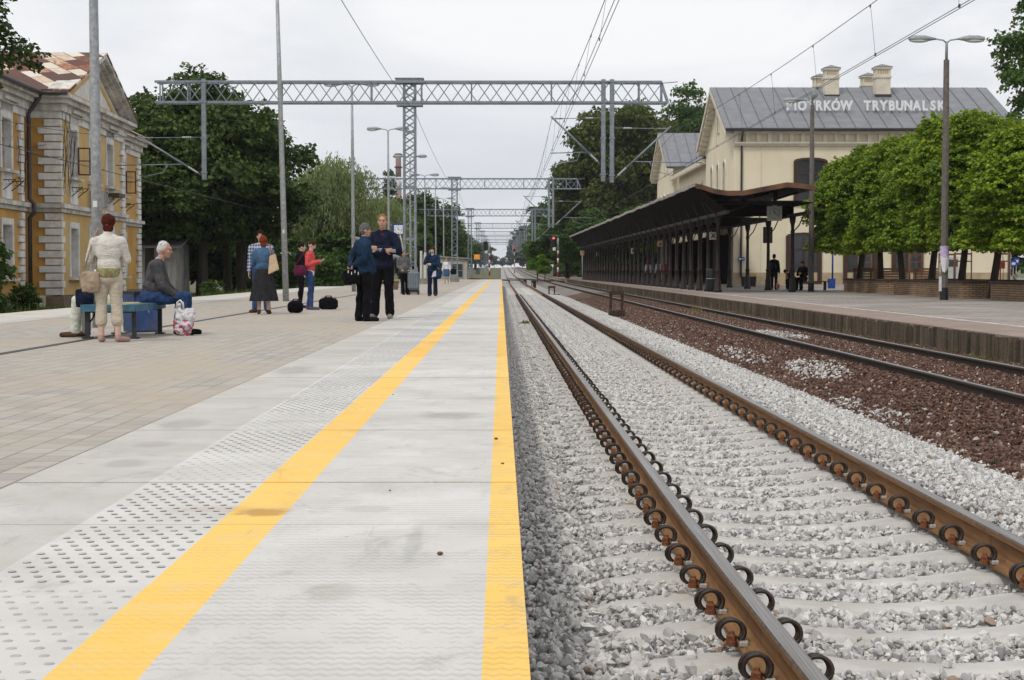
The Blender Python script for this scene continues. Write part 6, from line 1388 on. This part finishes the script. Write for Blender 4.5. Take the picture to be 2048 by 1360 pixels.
# carrier bag by his feet
t = thing('carrier_bag', 'white plastic carrier bag printed with red flowers beside the old man\'s shoes', 'bag', (-4.40, 23.6, 0)); mb = MB(); mb.ell((0,0,.13), (.15,.10,.13)); mb.ell((.02,0,.24), (.13,.08,.13)); mb.ell((.06,.02,.33), (.10,.05,.05)); mb.ell((-.07,0,.31), (.05,.04,.10)); mb.cap((-.08,0,.36), (-.06,0,.42), .03, .02); me = remesh(mb, .010, 2, .13); me.materials.clear()
n = N('printed_plastic'); v = n.coord(); z = n.sep(v)[2]; fl = n.math('MULTIPLY', n.smooth(n.noise(v, 16, 2), .50, .60), n.math('LESS_THAN', z, .22)); me.materials.append(n.set(n.mix(fl, (.52,.50,.52), (.40,.05,.10)), .35)); link('bag_body', me, t)
for s in (-1, 1): mb = MB(); mb.tube([(-.09+.01*s,s*.02,.38),(-.085,s*.025,.46),(-.05,s*.02,.49),(-.01,s*.025,.45),(.0,s*.02,.36)], .010, 6); mb.build('handle', pm('white_plastic', (.62,.62,.64), .08, 9, .4), t)
# hidden sitter in white beyond the red haired woman
human('person in white sitting on the bench, hidden behind the red haired woman', (-5.28, 23.05, 0), R(80), 1.65, .011, m_skinp, lean=12, pelvis=(0,0,.54), legs={'r': ((.11,.46,.53),(.10,.42,.09),(.12,.62,.03)), 'l': ((-.12,.47,.53),(-.10,.50,.09),(-.12,.70,.03))},
    arms={'r': ((.24,.10,.19),(.10,.34,.10),(0,1,-.2),(0,0,-1),40), 'l': ((-.24,.10,.19),(-.10,.34,.10),(0,1,-.2),(0,0,-1),40)}, hair=SHORT, hairmat=h_brn, wear=[('shirt', cloth('white_cloth', (.66,.67,.70), .08), FULL, .025, .03), ('trousers', cloth('pale_green_trousers', (.55,.58,.50), .1), TROU, .016, .03), ('sandals', c_shoeb, ['foot'], .01, 0)])
p = base(176, 22.7); soft_bag('backpack', 'dark navy backpack with a black strap by the left end of the bench', (p[0]-.06, 22.75, .40), .26, .22, .32, c_navy, 0, [(.02,-.1,.02),(.05,-.14,-.1),(.10,-.1,-.18),(.13,-.02,-.1),(.12,0,.05)], smat=c_black)
# blue bin behind the bench
t = thing('litter_bin', 'blue and black square bin with white lettering behind the bench', 'bin', (-5.30, 25.1, 0), R(40)); mb = MB(); mb.prism([(-.19,0),(.19,0),(.235,.56),(-.235,.56)], 'y', -.20, .20); mb.build('body', pm('bin_blue', (.03,.06,.14), .3, 7, .6, dirt=(.10,.08,.06)), t)
mb = MB(); mb.box(-.20, .20, -.214, -.2005, .02, .54); mb.build('front_panel', pm('bin_panel_blue', (.035,.085,.25), .3, 7, .5, dirt=(.12,.10,.09)), t)
for tx, sz, z in (('PIOTRKÓW', .062, .36), ('T', .05, .29)): o = link('lettering', text_mesh(tx, sz, .002, m_swhite), t, (0, -.217, z)); o.rotation_euler = (R(90), 0, 0)
mb = MB(); mb.cbox((-.0,-.2165,.44), .05, .004, .05, 0, 0, 0); mb.build('crest', m_swhite, t); mb = MB(); mb.box(-.24, .24, -.235, .235, .561, .60); mb.build('rim', m_black, t)
# couple
n = N('plaid_shirt'); v = n.coord(); x, y, z = n.sep(v)[:3]
def stripes(c, per, wd): return n.math('LESS_THAN', n.math('PINGPONG', c, per), wd)
c = n.mix(stripes(z, .035, .012), (.05,.065,.14), (.30,.33,.42)); c = n.mix(n.math('MULTIPLY', stripes(x, .03, .010), .7), c, (.42,.44,.50)); c = n.mix(n.math('MULTIPLY', stripes(z, .07, .004), .8), c, (.6,.6,.62)); c_plaid = n.set(c, .9)
human('dark haired man in a blue plaid shirt facing the woman in the long skirt', base(522, 36.4), R(178), 1.75, .012, m_skin, hair=SHORT, hairmat=h_dk, build=1.1, belly=.03, wear=[('plaid_shirt', c_plaid, FULL, .018, .025), ('collar', cloth('white_collar', (.6,.6,.6), .1), [('neck', .35)], .014, 0), ('jeans', c_jean, TROU, .014, .02), ('shoes', c_shoeb, ['foot'], .012, 0)], legs={'r': ((.10,.02,.5),(.13,-.02,.085),(.2,.14,.03)), 'l': ((-.10,.02,.5),(-.13,-.02,.085),(-.2,.14,.03))})
c_denim = cloth('denim_jacket', (.065,.125,.22), .3, 7)
W2, tt, pp, hh, k = human('woman with a red bun in a denim jacket and long dark flared skirt, back turned', base(527, 35.2), R(3), 1.60, .012, m_skinp, arms={'r': ((.245,.05,.19),(.06,.22,.22),(-1,.1,.1),(0,-1,.2),45), 'l': ((-.24,.05,.19),(-.06,.22,.20),(1,.15,.2),(0,-1,.2),45)}, hair=BOB+[((0,-.03,.105),(.06,.06,.05))], hairmat=cloth('hair_copper', (.17,.04,.018), .4, 40), build=1.05,
    wear=[('denim_jacket', c_denim, FULL+[('neck', .45)], .018, .025), ('shoes', c_shoeb, ['foot'], .008, 0)])
mb = MB(); vs = []; nn = 44
for zz, r in ((.93,.155),(.85,.185),(.7,.215),(.5,.25),(.32,.285),(.27,.295)):
    for j in range(nn): a = 2*math.pi*j/nn; rr = r*(1+.06*math.sin(a*9+zz*2)*min(1, (.95-zz)*2.2)); vs.append((rr*math.cos(a), rr*.86*math.sin(a)-.01, zz))
fs = [(i*nn+j, (i+1)*nn+j, (i+1)*nn+(j+1) % nn, i*nn+(j+1) % nn) for i in range(5) for j in range(nn)]; mb.add(vs, fs, 0, True); mb.build('skirt', cloth('dark_grey_skirt', (.028,.027,.03), .3, 12), W2)
p = base(549, 35.05); t = thing('tote_bag', 'beige tote bag on the arm of the woman in the long skirt', 'bag', (p[0], p[1]-.05, .84)); mb = MB(); mb.prism([(-.12,-.02),(.10,.08),(.03,.40),(-.09,.36)], 'y', -.05, .05); me = remesh(mb, .012, 2, .01); me.materials.clear(); me.materials.append(cloth('beige_canvas', (.55,.41,.27), .12)); link('bag_body', me, t); mb = MB(); mb.tube([(-.06,0,.35),(-.09,.0,.52),(-.11,.02,.60),(-.08,.06,.52),(.0,.03,.36)], .012, 6); mb.build('strap', m_bagb, t)
# two girls
human('girl in a black hoodie and black leggings standing behind the girl in pink', base(601, 41), R(-80), 1.57, .012, m_skinp, arms={'r': ((.235,.03,.19),(.06,.22,.16),(-1,.2,0),(0,-1,.2),50), 'l': ((-.235,.03,.19),(-.05,.24,.13),(1,.2,0),(0,-1,.2),50)}, hair=BUN, hairmat=h_dk, wear=[('hoodie', c_black, FULL+['hem', ('neck', .5)], .026, .03), ('leggings', c_black, ['pelvis', 'thigh', 'calf'], .006, .005), ('shoes', cloth('dark_red_shoe', (.07,.02,.025)), ['foot'], .01, 0)])
c_pink = cloth('coral_sweater', (.62,.095,.10), .15, 10)
W3, tt, pp, hh, k = human('dark haired girl in a coral sweater and jeans looking down at her phone', base(619, 39.2), R(-96), 1.60, .011, m_skinp, lean=3, head=(-26,0,0), arms={'r': ((.20,-.02,.20),(.06,.25,.30),(-.3,1,.3),(-.3,-.2,1),50), 'l': ((-.20,.0,.20),(-.04,.25,.29),(.3,1,.3),(.3,-.2,1),50)}, hair=BUN, hairmat=h_brn,
    legs={'r': ((.09,.05,.5),(.095,.06,.085),(.10,.25,.03)), 'l': ((-.09,.03,.5),(-.10,-.06,.085),(-.11,.13,.03))}, wear=[('sweater', c_pink, FULL, .018, .025), ('white_hem', cloth('white_top', (.64,.64,.66), .08), [('pelvis', 1)], .012, .01), ('jeans', c_jean, ['thigh', ('calf', .97)], .012, .02), ('jeans_seat', c_jean, ['pelvis'], .009, .02), ('shoes', cloth('grey_blue_shoe', (.10,.10,.15)), ['foot'], .009, 0)])
t = thing('mobile_phone', 'dark phone in the hands of the girl in coral', 'phone', (W3.location.x+.33, W3.location.y-.0, 1.17)); mb = MB(); mb.cbox((0,0,0), .13, .07, .012, 0, 0, .004); mb.build('case', m_black, t); mb = MB(); mb.box(-.055,.055,-.03,.03,.0065,.0075); mb.build('screen', m_glassd, t)
p = base(600, 39.0); soft_bag('handbag', 'purple leather handbag hanging behind the girl in coral', (p[0]+.02, 38.95, .78), .34, .16, .29, cloth('plum_leather', (.10,.018,.045), .25, 10), 0, [(-.10,0,.25),(.0,.02,.42),(.12,.06,.60),(.20,.14,.56),(.12,.12,.3)])
def holdall(label, px, py, w, h, dp, rz):
    p = atz(px, py, 0); t = thing('travel_bag', label, 'bag', (p.x, p.y+dp*.4, 0), rz, 'black travel bags on the platform'); mb = MB(); mb.cbox((0,0,h*.42), w, dp, h*.8, 0, 0, .05); mb.ell((0,0,h*.6), (w*.47, dp*.42, h*.33)); me = remesh(mb, .015, 4, .035); me.materials.clear(); me.materials.append(c_black); link('bag_body', me, t)
    for s in (-1, 1): mb = MB(); mb.tube([(-w*.2,s*dp*.25,h*.8),(-w*.14,s*dp*.2,h*1.0),(w*.14,s*dp*.2,h*1.0),(w*.2,s*dp*.25,h*.8)], .012, 6); mb.build('handle', cloth('dark_red_trim', (.09,.02,.025)), t)
    mb = MB(); mb.box(-w*.42, w*.42, -.012, .012, h*.905, h*.93); mb.build('zip', m_leg, t)
holdall('smaller black travel bag with a red zip at the foot of the leaning lamp pole', 590, 626, .33, .29, .24, R(10)); holdall('larger black travel bag right of the girl in coral', 656, 619, .43, .31, .26, R(-3))
# two men talking
c_teal = cloth('blue_green_jacket', (.016,.036,.072), .4, 5)
M1, tt, pp, hh, k = human('grey haired man in a dark blue jacket holding his hands behind his back', base(727, 30.3), R(-62), 1.73, .009, m_skin, head=(0,0,-12), arms={'r': ((.27,-.10,.19),(.05,-.215,.06),(-1,-.1,-.2),(0,-1,0),45), 'l': ((-.26,-.12,.19),(-.03,-.225,.05),(1,-.1,-.2),(0,-1,0),45)}, hair=SHORT, hairmat=h_grey, belly=.04, build=1.1,
    wear=[('jacket', c_teal, FULL+['hem', ('neck', .5)], .024, .035), ('trousers', c_black, ['pelvis', 'thigh', ('calf', .97, .012)], .015, .02), ('shoes', c_shoe, ['foot'], .012, 0)], legs={'r': ((.11,.03,.50),(.115,.0,.085),(.14,.20,.03)), 'l': ((-.10,.0,.50),(-.11,-.06,.085),(-.13,.13,.03))})
p = base(706, 30.2); t = soft_bag('messenger_bag', 'black messenger bag hanging behind the grey haired man', (p[0]-.02, 30.15, .66), .36, .2, .32, c_black, R(15), [(-.02,0,.28),(.07,.04,.5),(.17,.1,.72),(.23,.12,.80),(.28,.2,.6),(.12,.1,.26)])
mb = MB()
for i in range(4): mb.cbox((-.08+.06*i, -.105, .22-.03*(i % 2)), .014, .006, .05)
mb.build('buckles', m_swhite, t)
M2, tt, pp, hh, k = human('tall fair haired man with crossed arms in a navy tracksuit top with striped sleeves', base(766, 31.9), R(176), 1.94, .009, m_skin, arms={'r': ((.285,.06,.20),(-.07,.225,.20),(-1,-.15,.2),(0,-1,0),60), 'l': ((-.285,.06,.20),(.06,.185,.25),(1,.1,.1),(0,-1,0),60)}, hair=[((0,-.02,.044),(.087,.090,.094)),((0,-.045,.0),(.084,.066,.07))], hairmat=h_fair if False else h_blond,
    wear=[('track_top', c_navy, FULL+['hem', ('neck', .4)], .022, .03), ('track_trousers', c_black, TROU, .018, .025), ('shoes', c_shoeg, ['foot'], .014, 0)], legs={'r': ((.11,.02,.50),(.15,-.03,.085),(.22,.13,.03)), 'l': ((-.10,.02,.50),(-.115,-.02,.085),(-.13,.16,.03))}, build=1.02)
for s, q in ((1, (.275,.05,.20)), (-1, (-.275,.05,.20))):
    mb = MB(); sh, el, wr = Vector(tt((s*.215,-.02,.47))), Vector(tt(q)), Vector(tt((-s*.07,.21,.225)))
    for i in (-1, 0, 1):
        o_ = Vector((0, .022*i, 0))*k; a = sh+Vector((s*.072*k,0,.012*k)); b_ = el+Vector((s*.070*k,-.0,.0)); c_ = el.lerp(wr, .3)+Vector((s*.035*k,.062*k,.022*i*k)); e_ = el.lerp(wr, .85)+Vector((0,.062*k,.02*i*k))
        mb.tube([a+o_, a.lerp(b_, .5)+o_+Vector((s*.012*k,0,0)), b_+o_], .0055*k, 5); mb.tube([b_+o_*.8, c_, e_], .0055*k, 5)
    mb.build('sleeve_stripes', m_swhite, M2)
mb = MB(); a = [tt((x, y, z)) for x, y, z in ((-.03,.085,.50),(.03,.085,.50),(.0,.122,.36))]; mb.add(a, [(0,1,2)]); mb.build('red_shirt', cloth('red_shirt', (.13,.02,.025)), M2)
# farther people
human('man in a grey jacket and black trousers leaning beside a trolley case', base(808, 63.5), R(205-360), 1.64, .016, m_skin, lean=-4, arms={'r': ((.25,-.02,.19),(.19,.15,.05),(-.6,.6,-.4),(0,-1,0),40), 'l': ((-.25,-.02,.19),(-.19,.15,.05),(.6,.6,-.4),(0,-1,0),40)}, belly=.06, build=1.1, hair=SHORT, hairmat=h_grey, wear=[('jacket', cloth('grey_jacket', (.12,.12,.12)), FULL+['hem', ('neck', .5)], .022, .03), ('trousers', c_black, TROU, .02, .03), ('shoes', c_shoe, ['foot'], .012, 0)], legs={'r': ((.10,.10,.50),(.10,.16,.085),(.12,.34,.03)), 'l': ((-.10,.08,.50),(-.11,.06,.085),(-.13,.24,.03))})
p = base(827, 63.2); t = thing('trolley_suitcase', 'grey blue suitcase standing on a black two wheeled trolley', 'suitcase', p, R(-6)); mb = MB(); mb.cbox((0,0,.53), .42, .24, .64, 0, 0, .04); mb.build('shell', pm('suitcase_grey', (.13,.17,.20), .25, 8, .5), t); mb = MB()
for i in range(4): mb.box(-.14+.09*i, -.125+.09*i, -.128, -.121, .26, .80)
mb.build('ribs', m_galv, t); mb = MB(); mb.cbox((.02,0,.15), .34, .26, .1, 0, 0, .02); mb.build('base', m_black, t)
for s in (-1, 1): mb = MB(); mb.tube([(s*.16-.02,.1,.075),(s*.16+.02,.1,.075)], .07, 12); mb.build('wheel', m_black, t); mb = MB(); mb.tube([(s*.12,.14,.2),(s*.12,.14,1.02)], .012, 6); mb.build('handle_bar', m_galv2, t)
c_nv2 = cloth('dark_navy_jacket', (.016,.035,.075), .3)
human('short haired woman in a navy jacket and jeans holding a phone to her ear', base(865, 60), R(178), 1.72, .015, m_skinp, arms={'r': ((.27,.10,.24),(.11,.10,.60),(-.2,-.1,1),(-1,.1,0),60), 'l': ((-.25,.05,.18),(.02,.24,.20),(1,.1,.1),(0,-1,0),50)}, hair=CURLY, hairmat=h_brn, build=1.05, wear=[('jacket', c_nv2, FULL+['hem'], .022, .03), ('scarf', cloth('white_scarf', (.6,.62,.64), .1), [('neck', .5)], .02, .01), ('jeans', cloth('dark_jeans', (.014,.02,.045)), ['pelvis', 'thigh', ('calf', 1, .03)], .014, .02), ('shoes', c_shoeb, ['foot'], .012, 0)])
p = base(874, 59.75); t = soft_bag('handbag', 'navy and pale handbag held by the woman on the phone', (p[0], p[1], .60), .36, .14, .34, c_nv2, R(-8), [(-.12,0,.3),(-.08,.05,.5),(.05,.05,.56),(.13,0,.3)]); mb = MB(); mb.prism([(-.18,.06),(-.02,.10),(-.02,.30),(-.12,.26)], 'y', -.088, -.07); mb.build('pale_panel', cloth('pale_lilac_panel', (.5,.5,.6), .1), t)
human('man in a white shirt and denim shorts walking with a black bag', base(893, 117), R(176), 1.76, .022, m_skinp, hair=SHORT, hairmat=h_blond, arms={'r': ((.25,-.04,.18),(.29,.02,-.04),(.1,.1,-1),(-1,0,0),30), 'l': ((-.25,.02,.18),(-.26,.12,-.03),(0,.2,-1),(1,0,0),30)}, wear=[('shirt', cloth('white_shirt', (.68,.68,.70), .06), FULL+[('neck', .3)], .022, .03), ('shorts', cloth('denim_shorts', (.06,.12,.27), .2), ['pelvis', ('thigh', .8, .03)], .02, .02), ('shoes', cloth('pale_shoe', (.45,.42,.38)), ['foot'], .012, 0)], legs={'r': ((.10,.10,.50),(.11,-.02,.085),(.12,.18,.05)), 'l': ((-.10,.0,.50),(-.11,-.16,.10),(-.12,.02,.03))})
p = base(907, 116.8); soft_bag('shoulder_bag', 'black bag slung beside the man in denim shorts', (p[0], p[1], .62), .45, .24, .5, c_black, 0, [(-.1,0,.45),(-.25,0,.85),(-.36,.05,.98),(-.3,.1,.7)], .025)
# under the canopy
c_br = cloth('brown_scarf', (.10,.035,.025))
human('person in black with a rucksack standing under the departure board', base(1548, 88, ZR), R(-20), 1.84, .018, m_skin, hair=SHORT, hairmat=h_dk, wear=[('coat', c_black, FULL+['hem'], .03, .03), ('trousers', c_black, TROU, .016, .02), ('shoes', c_shoe, ['foot'], .012, 0)])
p = base(1542, 87.6); soft_bag('backpack', 'black rucksack on the back of the standing person in black', (p[0]-.02, 87.78, ZR+.98), .32, .22, .48, c_black, 0, None, .02)
p = base(1552, 87.5); t = soft_bag('carrier_bag', 'red and white carrier bag beside the person in black', (p[0]+.12, 87.6, ZR+.02), .22, .14, .4, cloth('red_bag', (.40,.07,.05), .3, 6, col2=(.5,.46,.45)), 0, [(-.05,0,.36),(-.04,0,.5),(.04,0,.5),(.05,0,.36)], .02)
t = thing('park_bench', 'dark bench under the canopy with two people by the lamp post', 'bench', (at(1612, 541, 85.5).x, 85.7, ZR)); mb = MB(); mb.box(-.9, 1.2, -.2, .25, .42, .47); mb.build('seat', m_bw, t)
for x in (-.7, 1.0): mb = MB(); mb.box(x-.04, x+.04, -.18, .22, 0, .419); mb.build('leg', m_ciron, t)
human('person in dark clothes and white trainers bending forward on the bench', base(1592, 85.6, ZR), R(100), 1.72, .018, m_skin, lean=48, pelvis=(0,0,.52), head=(-20,0,0), hair=SHORT, hairmat=h_dk, arms={'r': ((.22,.12,.22),(.10,.36,.22),(0,1,0),(0,0,-1),40), 'l': ((-.22,.12,.22),(-.10,.36,.22),(0,1,0),(0,0,-1),40)}, legs={'r': ((.12,.44,.52),(.12,.42,.085),(.13,.62,.03)), 'l': ((-.12,.46,.52),(-.12,.50,.085),(-.13,.70,.03))}, wear=[('jacket', c_black, FULL, .022, .02), ('trousers', c_black, TROU, .016, .02), ('trainers', cloth('white_trainers', (.65,.65,.66), .05), ['foot'], .014, 0)])
human('woman in black with a brown scarf sitting upright on the bench', base(1607, 85.2, ZR), R(140), 1.86, .018, m_skinp, lean=6, pelvis=(0,0,.56), hair=BOB, hairmat=h_brn, arms={'r': ((.24,.10,.2),(.08,.26,.24),(-.5,.6,.3),(0,-1,0),50), 'l': ((-.24,.10,.2),(-.08,.26,.26),(.5,.6,.3),(0,-1,0),50)}, legs={'r': ((.12,.44,.52),(.12,.42,.085),(.13,.62,.03)), 'l': ((-.12,.46,.52),(-.12,.40,.085),(-.13,.60,.03))}, wear=[('coat', c_black, FULL+['hem'], .03, .02), ('scarf', c_br, [('neck', .6)], .04, .02), ('trousers', c_black, TROU, .03, .02), ('shoes', c_shoe, ['foot'], .012, 0)])
for px, d, nm, col, lab in ((1329, 118, 'red', (.28,.03,.04), 'person in a dark red top far under the canopy'), (1317, 121, 'pale', (.42,.48,.58), 'person in a pale blue shirt far under the canopy'), (1296, 128, 'white', (.55,.55,.56), 'person in a whitish top deep under the canopy')):
    human(lab, base(px, d, ZR), R(150), 1.72, .028, m_skin, hair=SHORT, hairmat=h_dk, wear=[('top', cloth(nm+'_top', col), FULL, .022, .02), ('trousers', c_black, TROU, .016, .02), ('shoes', c_shoe, ['foot'], .012, 0)])
# ---------------------------------------------------------------- air
hz = bpy.data.materials.new('haze_air'); hz.use_nodes = True; ht = hz.node_tree; ht.nodes.clear()
ho, hp_ = ht.nodes.new('ShaderNodeOutputMaterial'), ht.nodes.new('ShaderNodeVolumePrincipled'); ht.links.new(hp_.outputs[0], ho.inputs['Volume'])
hp_.inputs['Color'].default_value = (.90,.94,1.0,1); hp_.inputs['Density'].default_value = .00012; hp_.inputs['Anisotropy'].default_value = .2
mb = MB(); mb.box(-2700, 2700, -120, 4700, -2.2, 60); o = mb.build('haze', hz); o['kind'] = 'stuff'; tag(o, 'thin pale air that lightens the far trees', 'haze')
scene.cycles.volume_bounces = 0
